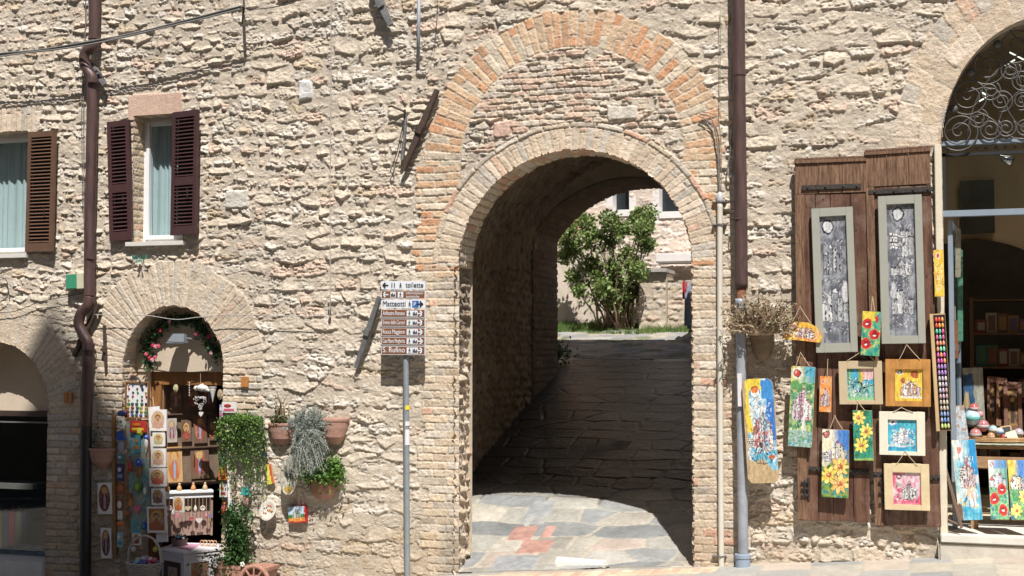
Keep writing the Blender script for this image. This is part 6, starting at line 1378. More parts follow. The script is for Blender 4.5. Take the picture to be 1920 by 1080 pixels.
L = [('navy ceramic fish with a pale tail poking out at the top of the strip', 'fish', 229, 775, 30, 16, (NAVY, (.4, .4, .42))), ('white and green ceramic tile at the top of the strip', 'tile', 228, 794, 12, 20, (WHI, GRN_, (.3, .4, .3))), ('ceramic head in a bright blue hat on the outer strip', 'hat', 227, 830, 21, 44, (BLUE, (.25, .28, .38))), ('teal ceramic tile under the blue hatted head', 'tile', 226, 860, 13, 16, (TEAL, WHI, BRN)), ('tall navy ceramic tile with a pale face on the outer strip', 'tile', 226, 886, 15, 32, (NAVY, (.5, .5, .6), (.2, .22, .45))), ('red brown ceramic sun on the outer strip', 'sun', 226, 916, 22, 26, ((.25, .06, .02), (.40, .12, .05))), ('white oval ceramic plate ringed in brown on the outer strip', 'disc', 225, 946, 15, 24, (BRN, WHI)), ('plain white ceramic tile below the oval plate', 'tile', 225, 966, 10, 16, (WHI, (.5, .5, .5), WHI)), ('orange ceramic bird near the foot of the outer strip', 'fish', 226, 982, 24, 14, (ORA, BRN)), ('pale blue ceramic tile hanging lowest on the outer strip', 'tile', 225, 1012, 13, 28, ((.25, .42, .45), WHI, TEAL)),
     ('arched red and orange ceramic rainbow tile at the top of the display board', 'tile', 259, 800, 36, 22, (RED_, ORA, YL)), ('round yellow green ceramic ball on the rainbow tile', 'disc', 262, 808, 16, 18, ((.45, .50, .03), (.6, .6, .1))), ('teal and orange ceramic tile in the middle of the board', 'tile', 258, 832, 11, 32, (TEAL, ORA, ORA)), ('white ceramic oval with a cobalt blue cap', 'parrot', 274, 830, 13, 38, (BLUE, WHI, WHI)), ('blue headed brown ceramic parrot on the display board', 'parrot', 260, 880, 20, 48, (BLUE, (.22, .10, .04), GRN_)), ('small red brown ceramic figure left of the parrot', 'figure', 244, 868, 11, 32, (RED_, BRN)), ('green ceramic leaf drop below the parrot', 'disc', 258, 912, 15, 20, (GRN_, (.3, .35, .05))), ('small white and grey ceramic disc right of the green drop', 'disc', 272, 920, 9, 20, ((.3, .32, .34), WHI)), ('pink ceramic ribbon heart low on the display board', 'heart', 257, 954, 17, 20, (PNK,)), ('small brown ceramic fish at the left edge of the board', 'fish', 243, 962, 13, 14, (BRN, ORA)), ('round blue ceramic plate at the lower right corner of the board', 'disc', 270, 986, 13, 14, (BLUE, TEAL)), ('orange brown ceramic head in the middle left of the board', 'hat', 245, 938, 12, 28, (BRN, ORA))]
for l_ in L: orn(*l_, off=.075)
# tile stack on the right jamb
R_ = [('pink and white ceramic tile with two red arches above the ivy', 'tile', 430, 764, 30, 20, (WHI, RED_, PNK)), ('violet ceramic tile at the right jamb of the shop, uppermost', 'tile', 415, 772, 7, 26, ((.35, .30, .45), WHI, PNK)), ('yellow ceramic sun on the right jamb beside the ivy', 'sun', 417, 812, 12, 20, (YL, ORA)), ('red ceramic tile on the right jamb beside the ivy', 'tile', 416, 835, 9, 20, ((.50, .12, .10), PNK, RED_)), ('green ceramic tile on the right jamb beside the ivy', 'tile', 416, 860, 10, 18, ((.15, .33, .22), TEAL, WHI)), ('orange square ceramic tile with a yellow centre on the right jamb', 'tile', 418, 888, 17, 24, (ORA, YL, RED_)), ('white and orange tile below the orange square one', 'tile', 419, 920, 15, 24, (WHI, ORA, RED_)), ('red brown ceramic figure low on the right jamb', 'figure', 420, 952, 11, 22, (RED_, ORA)), ('small white ceramic house low on the right jamb', 'tile', 434, 950, 9, 26, (WHI, (.5, .55, .6), WHI))]
for l_ in R_: orn(*l_, off=.06)
t = thing('white_rail', 'thin white upright rail between the jamb tiles and the ivy', 'rail', W(426, 960, .03)); q = MB(); q.tube([W(423, 755, .035), W(425, 850, .03), W(431, 960, .03)], .012, 6); q.build('rail', mat('white_paint', (.74, .76, .78), .45), t)
# ---- things hanging in the doorway
DY = .08
q = MB(); t = thing('bird_wreath', 'white carved bird above a white heart wreath hanging in the doorway', 'decoration', W(376, 780, -DY), None)
c_ = WY(376, 728, DY); q.ball(c_+Vector((.03, 0, .0)), .05, 10, (1.3, .7, .65)); q.ball(c_+Vector((-.05, 0, -.0)), .03, 8, (1, .8, .9)); q.tube([c_+Vector((-.04, 0, 0)), c_+Vector((.03, 0, .01))], [.022, .04], 8); q.tube([c_+Vector((.05, 0, -.005)), c_+Vector((.11, 0, -.03))], [.03, .012], 6); q.build('bird', mat('bird_white', (.60, .58, .54), .7, bump=.2), t, smooth=True)
q = MB(); wc = WY(376, 752, DY); rg = random.Random(2)
for k in range(150):
    a = rg.uniform(0, 6.283); r = .05+rg.uniform(-.012, .02); p = wc+Vector((r*1.05*math.sin(a)**3+rg.uniform(-.012, .012), rg.uniform(-.015, .015), .055*(math.cos(a)-.35*math.cos(2*a))+rg.uniform(-.012, .012))); d_ = Vector((rg.gauss(0, 1), rg.gauss(0, 1), rg.gauss(0, 1))).normalized()*.014; q.tube([p, p+d_], .0025, 4)
q.build('wreath', mat('wreath_white', (.62, .61, .60), .8), t)
q = MB(); f = Fr(WY(377, 776, DY), (1, 0, 0), (0, 0, 1)); q.prism([(.026*math.sin(a)**3, .03*(.8*math.cos(a)-.3*math.cos(2*a)-.12*math.cos(3*a))) for a in [2*math.pi*k/24 for k in range(24)]], -.004, .004, f); q.build('heart', mat('wreath_white', (.62, .61, .60), .8), t); q = MB(); q.tube([WY(377, 760, DY), WY(377, 773, DY)], .002, 4); q.tube([WY(376, 700, DY), c_], .002, 4); q.build('string', STR, t)
orn('white hanging cone speckled with dots in the doorway', 'cone', 399, 740, 13, 30, (WHI, (.4, .38, .35)), -.06)
orn('pale yellow oval plaque hanging at the left in the doorway', 'disc', 329, 728, 10, 15, ((.50, .48, .30), (.42, .40, .25)), -.20)
orn('tan oval plaque hanging beside the white cone', 'disc', 412, 740, 10, 20, ((.42, .34, .22), (.35, .27, .17)), -.06)
t = thing('beaded_string', 'short string of beads left of the white bird', 'decoration', WY(355, 742, DY)); q = MB()
for k in range(6): q.ball(WY(355, 718+k*4.6, DY), .007, 6)
q.tube([WY(355, 716, DY), WY(355, 742, DY)], .002, 4); q.build('beads', mat('bird_white', (.60, .58, .54), .7), t)
# ---- panel of old prints inside the door
PF, pw, phh = qframe(WY(312, 704, .42), WY(408, 704, .62), WY(408, 905, .62), WY(312, 915, .42))
t = thing('icon_display', 'dark panel with shelves inside the door carrying framed icons', 'display panel', PF.p(pw/2, 0, 0))
q = MB(); q.box(0, pw, 0, phh, -.03, 0, PF); q.build('panel', mat('panel_brown', (.16, .11, .075), .7, bump=.2, var=.2), t)
for k in range(4): q = MB(); q.box(0, pw, phh*(.03+.31*k), phh*(.03+.31*k)+.012, .0, .05, PF); q.build('ledge', mat('ledge_brown', (.10, .06, .04), .6), t)
def picon(label, u0, u1, v0, v1, kind='bust', **k):
    TL, TR, BR, BL = [PF.p(u*pw, v*phh, .03) for u, v in ((u0, v1), (u1, v1), (u1, v0), (u0, v0))]
    global quad
    sv = quad; quad = lambda p, o: qframe(TL, TR, BR, BL); body = k.pop('body', PAP)
    try: board('icon_print', label, 'icon', [(0, 0)]*4, 0, icon_cv(int(u0*50+v0*90), kind, **k), 'framed icons inside the small shop', .016, body, None, corner=.002, matl=PRINT)
    finally: quad = sv
DW = mat('dark_frame_wood', (.09, .04, .02), .5)
for i, (u0, u1, v0, v1, kd, bg_, lb) in enumerate([(.10, .34, .70, .92, 'full', (.12, .06, .035), 'dark icon in the top row inside the door, left'), (.44, .68, .70, .92, 'bust', (.14, .07, .04), 'dark icon in the top row inside the door, middle'), (.76, .96, .70, .92, 'full', (.10, .05, .03), 'dark icon in the top row inside the door, right'),
        (.02, .22, .40, .62, 'full', (.25, .22, .20), 'pale framed icon catching the sun at the left of the second row'), (.30, .50, .40, .60, 'bust', (.10, .045, .03), 'brown icon second from the left in the second row'), (.54, .80, .38, .64, 'full', (.22, .05, .03), 'reddish icon in a dark frame in the second row'), (.84, .99, .40, .60, 'bust', (.12, .06, .04), 'small icon at the right end of the second row'),
        (.46, .82, .06, .345, 'full', (.16, .07, .04), 'large arched icon of a standing figure in the third row')]):
    picon(lb, u0, u1, v0, v1, kd, bg=bg_, paper=((.40, .36, .32) if i in (3,) else (.14, .09, .06)), body=DW)
picon('golden icon of a blue robed standing figure lit by the sun', .0, .30, .02, .36, 'full', bg=(.36, .17, .05), paper=(.50, .32, .16), robe=(.45, .12, .05), body=WD_Y)
# ---- shelf with hanging charms, cabinet, basket
def yq(TLp, TRp, BRp, BLp): return qframe(WY(*TLp), WY(*TRp), WY(*BRp), WY(*BLp))
A0 = WY(303, 925, .10); A1 = WY(400, 912, .42)
t = thing('white_shelf', 'white ledge shelf sloping into the doorway above the hanging charms', 'shelf', A0)
u = (A1-A0); u.z = 0; SF = Fr(A0, u, (0, 0, 1)); sl_ = u.length
q = MB(); q.box(0, sl_, -.01, .015, -.11, .02, SF); q.build('top', WHITE_P, t, bevel=.003); q = MB(); q.box(0, sl_, -.06, -.012, -.012, 0, SF); q.build('hook_rail', WHITE_P, t, bevel=.002); q = MB(); q.box(.0, .02, -.45, -.012, -.10, -.02, SF); q.box(sl_-.02, sl_, -.45, -.012, -.10, -.02, SF); q.box(.02, sl_-.02, -.45, -.012, -.10, -.09, SF); q.build('back', mat('pinkish_board', (.30, .20, .16), .7), t)
rg = random.Random(12); CHC = [(.62, .56, .48), (.55, .2, .25), (.45, .38, .25), (.6, .5, .5), (.2, .15, .3), (.5, .12, .15), (.66, .62, .56), (.35, .28, .12)]
nm_ = ['cream', 'rose', 'straw coloured', 'pale pink', 'violet', 'red', 'ivory', 'gold']
for k in range(13):
    u_ = sl_*(.08+.86*k/12); ln = rg.uniform(.10, .24); ci = (k*3) % 8; p = SF.p(u_, -.05, .008); e_ = p+Vector((0, 0, -ln)); tt = thing('hanging_charm', 'x', 'charm', e_, 'charms hanging under the white shelf')
    tt['label'] = '%s %s charm on a %s string, number %s along the shelf rail' % (nm_[ci], ['heart', 'round', 'drop'][k % 3], 'long' if ln > .17 else 'short', ['one', 'two', 'three', 'four', 'five', 'six', 'seven', 'eight', 'nine', 'ten', 'eleven', 'twelve', 'thirteen'][k])
    m = mat('charm_col_%d' % ci, CHC[ci], .5); q = MB(); q.tube([p, e_], .0022, 4); q.build('string', STR, tt)
    q = MB(); f = Fr(e_, SF.u, (0, 0, 1)); s_ = rg.uniform(.022, .034)
    if k % 3 == 0: q.prism([(s_*math.sin(a)**3, s_*(.8*math.cos(a)-.3*math.cos(2*a)-.12*math.cos(3*a))) for a in [2*math.pi*j/20 for j in range(20)]], -.006, .006, f)
    elif k % 3 == 1: q.lathe([(0, -.006), (s_, -.004), (s_, .004), (s_*.7, .006), (s_*.7, -.002), (0, -.002)], e_, 14, f.n)
    else: q.lathe([(.0, -s_*1.6), (s_*.6, -s_*.8), (s_*.5, 0), (0, s_)], e_, 8)
    q.build('pendant', m, tt, smooth=(k % 3 == 2))
    if k % 2 == 0:
        q = MB(); q.tube([e_, e_+Vector((rg.uniform(-.02, .02), 0, -.07))], .004, 4); q.tube([e_, e_+Vector((rg.uniform(-.02, .02), 0, -.06))], .004, 4); q.build('ribbon', mat('charm_col_%d' % ((ci+3) % 8), CHC[(ci+3) % 8], .6), tt)
icon('small white framed orange portrait pinned to the white shelf', (325, 931, 345, 961), -.03, bg=(.50, .20, .06), robe=(.5, .15, .05))
for k, (u_, cc_, lb) in enumerate(((.12, (.45, .22, .08), 'small brown figurine at the left end of the white shelf'), (.35, (.50, .30, .12), 'squat golden figurine in the middle of the white shelf'), (.62, (.55, .25, .10), 'orange brown figurine toward the right of the white shelf'), (.85, (.50, .36, .2), 'tan figurine at the right end of the white shelf'))):
    p = SF.p(sl_*u_, .015, -.045); tt = thing('figurine', lb, 'figurine', p, 'figurines on the white shelf'); m = mat('fig_%d' % k, cc_, .5); q = MB(); q.lathe([(0, 0), (.028, 0), (.024, .03), (.012, .055), (0, .06)], p, 10); q.build('body', m, tt, smooth=True); q = MB(); q.ball(p+Vector((0, 0, .066)), .014, 8); q.build('head', mat('fig_head', (.55, .36, .22), .5), tt, smooth=True)
# cabinet: white, three sided
B0 = WY(302, 1032, .02); B1 = WY(345, 1038, -.14); B2 = WY(412, 1010, .18)
t = thing('white_cabinet', 'white painted cabinet with a framed picture in its side standing in the shop mouth', 'cabinet', (B1.x, B1.y+.1, -.6))
u1 = (B2-B1); u1.z = 0; CF = Fr((B1.x, B1.y, -.75), u1, (0, 0, 1)); cl = u1.length; ch = B1.z+.75-.01
u0 = (B1-B0); u0.z = 0; CG = Fr((B0.x, B0.y, -.75), u0, (0, 0, 1)); gl = u0.length
TPT = [(B0.x, B0.y), (B1.x, B1.y), (B2.x, B2.y), (B2.x-.02, B2.y+.25), (B0.x, B0.y+.35)]
def slab(P, z0, z1, grow=0.0):
    q = MB(); cx_ = sum(p[0] for p in P)/len(P); cy_ = sum(p[1] for p in P)/len(P); Q = [(cx_+(p[0]-cx_)*(1+grow), cy_+(p[1]-cy_)*(1+grow)) for p in P]; n = len(Q)
    q.add([(x, y, z0) for x, y in Q]+[(x, y, z1) for x, y in Q], [tuple(range(n))[::-1], tuple(range(n, 2*n))]+[(i, (i+1) % n, n+(i+1) % n, n+i) for i in range(n)]); return q
CABW = mat('cabinet_white', (.62, .60, .62), .5, bump=.1, bs=25, var=.06)
q = slab(TPT, -.75, ch-.755+.0, -.03); q.build('carcass', CABW, t)
q = slab(TPT, ch-.75, ch-.75+.03, .05); q.build('top', CABW, t, bevel=.006); q = slab(TPT, ch-.785, ch-.752, .01); q.build('moulding', CABW, t, bevel=.006)
q = MB(); z0, z1, a, b_ = .0, ch-.07, .05, cl-.10
q.box(a, a+.02, z0, z1, -.02, .014, CF); q.box(b_-.02, b_, z0, z1, -.02, .014, CF); q.box(a+.02, b_-.02, z1-.02, z1, -.02, .014, CF); q.build('picture_frame', mat('bright_white', (.78, .78, .8), .4), t, bevel=.002)
c = Cv(60, 110, (.45, .30, .18), 4); c.wash([(.45, .22, .10), (.55, .42, .30), (.30, .12, .06), (.60, .50, .40)], 3, 4); c.castle(.3, .9, .02, .5, ((.6, .5, .4), (.35, .2, .12)), n=4, ink=(.2, .1, .06), roof=(.25, .3, .25)); c.circ(.2, .35, .2, (.35, .12, .05), .7, .1); c.circ(.68, .45, .1, (.15, .2, .18), 1, .03, 3); c.scrib(.1, .9, .1, .95, 60, (.25, .1, .05), .02, 3, .5)
sheet('picture', CF, a+.02, b_-.02, z0, z1-.02, .004, c, t, PRINT)
q = MB(); q.box(gl*.15, gl*.85, .05, ch-.09, .0, .008, CG); q.build('dark_niche', mat('niche', (.06, .03, .02), .6), t)
c = icon_cv(77, 'full', bg=(.2, .16, .13), paper=(.35, .3, .28)); sheet('niche_picture', CG, gl*.35, gl*.75, .08, ch-.14, .010, c, t, PRINT)
t = thing('cloth', 'pink lace cloth lying across the top of the white cabinet', 'cloth', (B1.x, B1.y+.1, ch-.75+.03)); q = slab([(B0.x+.06, B0.y+.10), (B1.x+.03, B1.y+.06), (B2.x-.25, B2.y-.02), (B2.x-.3, B2.y+.12), (B0.x+.1, B0.y+.25)], ch-.7195, ch-.714); q.build('cloth', mat('pink_cloth', (.52, .28, .38), .9, bump=.5, bs=80, var=.35, vs=40), t)
t = thing('trinket_basket', 'low dish of teal and dark trinkets at the left of the cabinet top', 'dish', (B0.x+.12, B0.y+.14, ch-.719)); q = MB(); c_ = Vector((B0.x+.12, B0.y+.14, ch-.719)); q.lathe([(0, 0), (.07, 0), (.085, .07), (.08, .07), (.066, .008), (0, .008)], c_, 16); q.build('dish', mat('grey_brown', (.18, .13, .12), .6), t, smooth=False)
rg = random.Random(6)
for k in range(14): q = MB(); q.ball(c_+Vector((rg.uniform(-.055, .055), rg.uniform(-.055, .055), .07+rg.uniform(0, .05))), rg.uniform(.012, .02), 8); i_ = rg.randrange(4); q.build('trinket', mat('trk_%d' % i_, [(.02, .16, .22), (.03, .04, .12), (.35, .28, .25), (.1, .08, .07)][i_], .3), t, smooth=True)
t = thing('bangles', 'bundle of orange and cream bangles at the right end of the cabinet top', 'jewellery', (B2.x-.14, B2.y+.02, ch-.714))
for k in range(5): q = MB(); c_ = Vector((B2.x-.22+k*.035, B2.y+.03, ch-.714+.03)); q.tube([c_+Vector((.02*math.cos(a), .004*k, .024*math.sin(a))) for a in [2*math.pi*j/12 for j in range(13)]], .006, 5); q.build('bangle', mat('trk_b%d' % (k % 2), [(.5, .25, .12), (.6, .45, .3)][k % 2], .4), t, smooth=True)
# basket
bc = W(271, 1064, .25); bc = Vector((bc.x, bc.y, W(271, 1062, .25).z-.09)); rb = .185
t = thing('wicker_basket', 'white wicker basket with a tall handle full of shiny balls in front of the shop', 'basket', bc)
WK = mat('wicker', (.42, .37, .33), .8, bump=.6, bs=80, var=.25, vs=50)
q = MB()
for k in range(9): 
    r = rb*(.78+.22*k/8); q.tube([bc+Vector((r*math.cos(a), r*.8*math.sin(a), .016*k+.004*math.sin(a*14+(k % 2)*math.pi))) for a in [2*math.pi*j/56 for j in range(57)]], .0095, 5)
q.lathe([(0, .0), (rb*.76, 0), (rb*.97, .13), (rb*.9, .13), (rb*.72, .01)], bc, 28, sq=(1, .8)); q.build('bowl', WK, t)
q = MB()
for s_ in (0, 1): q.tube([bc+Vector((rb*math.cos(a), .012*math.sin(6*a+s_*3), .13+.26*math.sin(a)**.75 if 0 < a < math.pi else .13)) for a in [math.pi*j/30 for j in range(31)]], .009, 6)
q.build('handle', WK, t)
tb = ['pink', 'silver', 'cobalt', 'ivory', 'yellow', 'crimson', 'lilac', 'sky blue']
bcs = [(.50, .12, .2), (.45, .45, .48), (.05, .08, .3), (.65, .62, .58), (.50, .42, .05), (.35, .02, .05), (.35, .25, .4), (.2, .35, .45)]
rg = random.Random(8)
for k in range(11):
    a = k*2.4; r = rb*.62*math.sqrt((k+.5)/11); p = bc+Vector((r*math.cos(a), r*.8*math.sin(a), .125+rg.uniform(0, .03))); ci = k % 8
    o = MB(); o.ball(p, .034, 10); ob = o.build('glass_ball', mat('ball_%d' % ci, bcs[ci], .15), smooth=True); tag(ob, '%s shiny ball in the white wicker basket, %s' % (tb[ci], ['near the middle', 'toward the back', 'at the front rim'][min(2, int(k/4))]), 'bauble', 'balls heaped in the wicker basket')
for k, (px, py, ci) in enumerate(((250, 1030, 1), (265, 1028, 3), (291, 1030, 4))):
    p = W(px, py, .25); q = MB(); q.ball(p, .028, 10); tt = thing('hanging_bauble', ['silver', 'brown', 'yellow green'][k]+' bauble hanging from the basket handle', 'bauble', p, 'baubles hanging from the basket handle'); q.build('ball', mat('hb_%d' % k, [(.4, .42, .42), (.25, .15, .1), (.38, .38, .05)][k], .15), tt, smooth=True)
    x_ = (p.x-bc.x)/rb; zt_ = bc.z+.13+.26*max(0, 1-x_*x_)**.375; q = MB(); q.tube([p, Vector((p.x, bc.y, zt_))], .002, 4); q.build('string', STR, tt)
# ------------------------------------------------------------------ garland round the small shop arch
def leaves_along(pts, n, spread, seed): g = np.random.default_rng(seed); P = np.array([tuple(p) for p in pts]); i = g.integers(0, len(P), n); return P[i]+g.normal(size=(n, 3))*np.array(spread)
t = thing('flower_garland', 'garland of leaves with red and pink flowers around the small shop arch', 'garland', WY(330, 600, .16))
arc = [(277, 690), (280, 670), (272, 650), (284, 636), (292, 622), (300, 612), (312, 604), (326, 599), (340, 598), (355, 600), (368, 608), (378, 620), (388, 632), (394, 646), (402, 660), (408, 672)]
gp = smooth([WY(x, y, .16) for x, y in arc], 6); q = MB(); q.tube(gp, .006, 5); q.build('stem', mat('stem_green', (.05, .08, .03), .8), t)
leafmesh('foliage', leaves_along(gp, 900, (.030, .022, .032), 3), .045, [(.035, .10, .04), (.02, .06, .025), (.06, .14, .06)], t, asp=1.8)
rg = random.Random(3)
for k, (x, y) in enumerate([(287, 648), (292, 650), (297, 649), (281, 671), (286, 675), (291, 670), (300, 619), (318, 603), (368, 626), (391, 631), (396, 662), (274, 664)]):
    p = WY(x, y, .115); m = mat('petal_%d' % (k % 3), [(.50, .03, .07), (.62, .30, .36), (.55, .10, .16)][k % 3], .7); q = MB()
    for j in range(6): a = j*1.047; q.ball(p+Vector((.013*math.cos(a), -.004*(j % 2), .013*math.sin(a))), .010, 6)
    q.ball(p+Vector((0, -.008, 0)), .008, 6); q.build('flower', m, t)
# ------------------------------------------------------------------ pots and plants on the wall
TER = mat('terracotta', (.34, .15, .095), .85, bump=.3, bs=40, var=.22, vs=9, c2=(.42, .24, .18)); TERP = mat('pink_terracotta', (.38, .22, .17), .85, bump=.3, bs=40, var=.2, vs=9); SOIL = mat('soil', (.05, .035, .025), 1, bump=.6, bs=60)
def halfpot(name, label, x0, x1, yt, yb, m, off=.02, deep=.75, decor=False):
    a = W(x0, yt, off+.08); b_ = W(x1, yt, off+.08); cxx = (a.x+b_.x)/2; r = (b_.x-a.x)/2; h = a.z-W(x0, yb, off+.08).z; c_ = Vector((cxx, -off, a.z-h))
    t = thing(name, label, 'flowerpot', c_, 'wall pots and plants by the small shop')
    arc_ = (math.pi, 2*math.pi); q = MB(); q.lathe([(0, 0), (r*.42, .0), (r*.76, h*.28), (r*.90, h*.62), (r*.95, h*.86), (r*.96, h*.86), (r*1.0, h*.88), (r*1.02, h*.95), (r*.98, h), (r*.88, h), (r*.84, h*.9), (0, h*.86)], c_, 26, arc=arc_, sq=(1, deep)); 
    q.box(cxx-r*1.0, cxx+r*1.0, c_.z+h*.80, c_.z+h*.995, off-.02, off, WF); q.box(cxx-r*.6, cxx+r*.6, c_.z+h*.2, c_.z+h*.799, off-.02, off, WF)
    q.build('pot', m, t, smooth=False)
    q = MB(); q.lathe([(0, h*.87), (r*.85, h*.87), (r*.86, h*.9)], c_, 20, arc=arc_, sq=(1, deep)); q.build('soil', SOIL, t)
    if decor:
        q = MB()
        for k in range(7):
            a_ = math.pi*(1+(k+.5)/7); p = c_+Vector((r*.86*math.cos(a_), r*.86*deep*math.sin(a_), h*.66)); q.ball(p, r*.09, 6)
        q.build('relief', m, t, smooth=True)
    return t, c_, r, h
def stems(t, c_, h, n, ht, spread, m=BARK, r=.006, seed=1, wob=.03, curl=0):
    g = random.Random(seed); q = MB(); tips = []
    for k in range(n):
        a = Vector((c_.x+g.uniform(-.04, .04), c_.y-.05+g.uniform(-.03, .03), c_.z+h*.9)); e = a+Vector((g.uniform(-spread, spread), g.uniform(-spread*.6, spread*.2), ht*g.uniform(.6, 1)))
        P = smooth([a]+[a+(e-a)*j/4+Vector((g.uniform(-wob, wob), g.uniform(-wob, wob)*.5, 0)) for j in range(1, 4)]+[e], 3); q.tube(P, [r*(1-.6*i/len(P)) for i in range(len(P))], 4); tips.append((P, e))
    q.build('stem', m, t); return tips
t, c_, r, h = halfpot('wall_pot', 'pinkish half round wall pot with a dry twiggy plant', 497, 547, 793, 834, TERP)
tp = stems(t, c_, h, 7, .34, .09, mat('dry_stem', (.20, .15, .09), .9), .008, 3)
P = np.concatenate([np.array(random.Random(1).choice(p))+rn.normal(size=(28, 3))*.022 for p, e in tp for _ in range(3)]); leafmesh('foliage', P, .035, [(.12, .13, .05), (.20, .16, .08), (.08, .12, .04)], t, asp=2)
t, c_, r, h = halfpot('wall_pot', 'empty pinkish half round wall pot behind the silver plant', 588, 648, 783, 833, TERP)
t, c_, r, h = halfpot('wall_pot', 'terracotta wall pot with a leafy green plant, lowest of the hanging pots', 572, 631, 897, 936, TER)
g = np.random.default_rng(4); P = np.array(c_)+np.array([.02, -.08, h+.05])+g.normal(size=(1500, 3))*np.array([.10, .05, .055]); P = np.concatenate([P, np.array(c_)+np.array([.11, -.08, h+.12])+g.normal(size=(500, 3))*np.array([.05, .04, .04])])
stems(t, c_, h, 10, .18, .14, mat('stem_green', (.05, .08, .03), .8), .005, 5); leafmesh('foliage', P, .036, [(.10, .22, .035), (.16, .30, .05), (.05, .12, .025)], t, asp=1.5)
t, c_, r, h = halfpot('wall_pot', 'shaded pinkish wall pot hanging beside the left downpipe', 158, 210, 840, 876, TERP, .03)
tp = stems(t, c_, h, 4, .15, .06, mat('dry_stem', (.20, .15, .09), .9), .004, 8); P = np.array(c_)+np.array([-.08, .02, h+.10])+rn.normal(size=(160, 3))*np.array([.05, .03, .07]); leafmesh('foliage', P, .03, [(.06, .10, .035), (.09, .12, .05)], t)
# silver plant: rooted in its own pot, hidden under the foliage
t, c_, r, h = halfpot('wall_pot', 'silver grey cushion plant spilling down from a hidden wall pot', 556, 604, 800, 838, TERP, .03)
g = np.random.default_rng(7); P = []; q = MB(); gg = random.Random(7)
for k in range(420):
    a = Vector((c_.x+gg.uniform(-.10, .10), c_.y-.08+gg.uniform(-.05, .03), c_.z+h*.8)); tx_ = gg.gauss(0, .082); up = gg.random(); 
    if up < .45: e = a+Vector((tx_*.9+.01, gg.uniform(-.08, .02), gg.uniform(.03, .25)*(1-min(.8, abs(tx_)*3))))
    else: e = a+Vector((tx_*.8+.07, -gg.uniform(.04, .12), -gg.uniform(.0, .42)))
    P_ = smooth([a, a+(e-a)*.5+Vector((gg.uniform(-.02, .02), -.03, .03)), e], 4); q.tube(P_, [.0028]*len(P_), 3, False)
    for p in P_[2:]: P.append(np.array(p)+g.normal(size=(7, 3))*.010)
q.build('stem', mat('silver_stem', (.28, .29, .25), .9), t); leafmesh('foliage', np.concatenate(P), .020, [(.36, .40, .37), (.44, .47, .43), (.26, .31, .27)], t, asp=3.4)
# ivy planter with a pale mask
t, c_, r, h = halfpot('wall_pot', 'pale mask shaped wall planter almost hidden by a curtain of small leaved ivy', 436, 474, 792, 838, mat('pale_ceramic', (.55, .54, .50), .6), .03)
g = np.random.default_rng(9); gg = random.Random(9); P = []; q = MB()
for k in range(95):
    sd = gg.choice((-1, 1)); a = Vector((c_.x+gg.uniform(-.12, .12), c_.y-.06+gg.uniform(-.05, .03), c_.z+h*.9)); ox = sd*gg.uniform(.045, .155)+(.02 if sd > 0 else 0); ln = gg.uniform(.1, .75)*(1 if abs(ox) > .08 else .4)
    P_ = smooth([a, a+Vector((ox*.7, -.05, .06)), a+Vector((ox, -.05, -.08)), a+Vector((ox+gg.uniform(-.02, .02), -.02, -ln))], 7); q.tube(P_, [.0022]*len(P_), 3, False)
    m_ = len(P_)
    for i_, p in enumerate(P_[3:]): 
        if gg.random() < .8: P.append(np.array(p)+g.normal(size=(5 if i_ < 8 else 3, 3))*.012)
P.append(np.array(c_)+np.array([-.0, -.07, h+.03])+g.normal(size=(1000, 3))*np.array([.072, .045, .028]))
q.build('stem', mat('stem_green', (.05, .08, .03), .8), t); leafmesh('foliage', np.concatenate(P), .024, [(.15, .28, .05), (.22, .38, .08), (.09, .18, .04), (.13, .17, .07)], t, asp=1.5)
orn('round ceramic face plate with a turquoise cap under the ivy', 'hat', 461, 933, 24, 38, ((.06, .40, .40), (.40, .24, .22)), .05)
orn('small blue and brown ceramic bird right of the ivy', 'fish', 494, 853, 24, 14, ((.12, .22, .38), BRN), .04)
c = Cv(24, 60, (.75, .68, .04), 3); c.wash([(.8, .7, .03), (.5, .6, .05), (.85, .75, .1)], 5, 4); c.rect(.72, 0, 1, 1, (.65, .08, .03)); c.scrib(.05, .7, .05, .95, 30, (.2, .3, .03), .03, 3)
board('ceramic_tile', 'narrow yellow and red upright tile under the dry potted plant', 'tile', [(498, 873), (511, 868), (511, 908), (498, 908)], .05, c, None, .02, WD_L, None, corner=.002)
c = Cv(50, 40, (.45, .60, .75), 3); c.rect(0, .5, 1, .8, (.05, .22, .04)); c.castle(.25, .75, .15, .75, ((.65, .6, .5), (.3, .4, .3)), n=5); c.wash([(.75, .4, .03), (.7, .1, .03)], 6, 3, 1, (c.Y > .72).astype(float)); c.rect(0, .93, 1, 1, (.55, .02, .02)); c.rect(.94, 0, 1, 1, (.55, .02, .02))
board('ceramic_tile', 'small square landscape tile with a red edge below the terracotta pot', 'tile', [(540, 950), (574, 949), (573, 979), (541, 981)], .06, c, None, .04, mat('red_edge', (.45, .02, .02), .4), None, corner=.002)
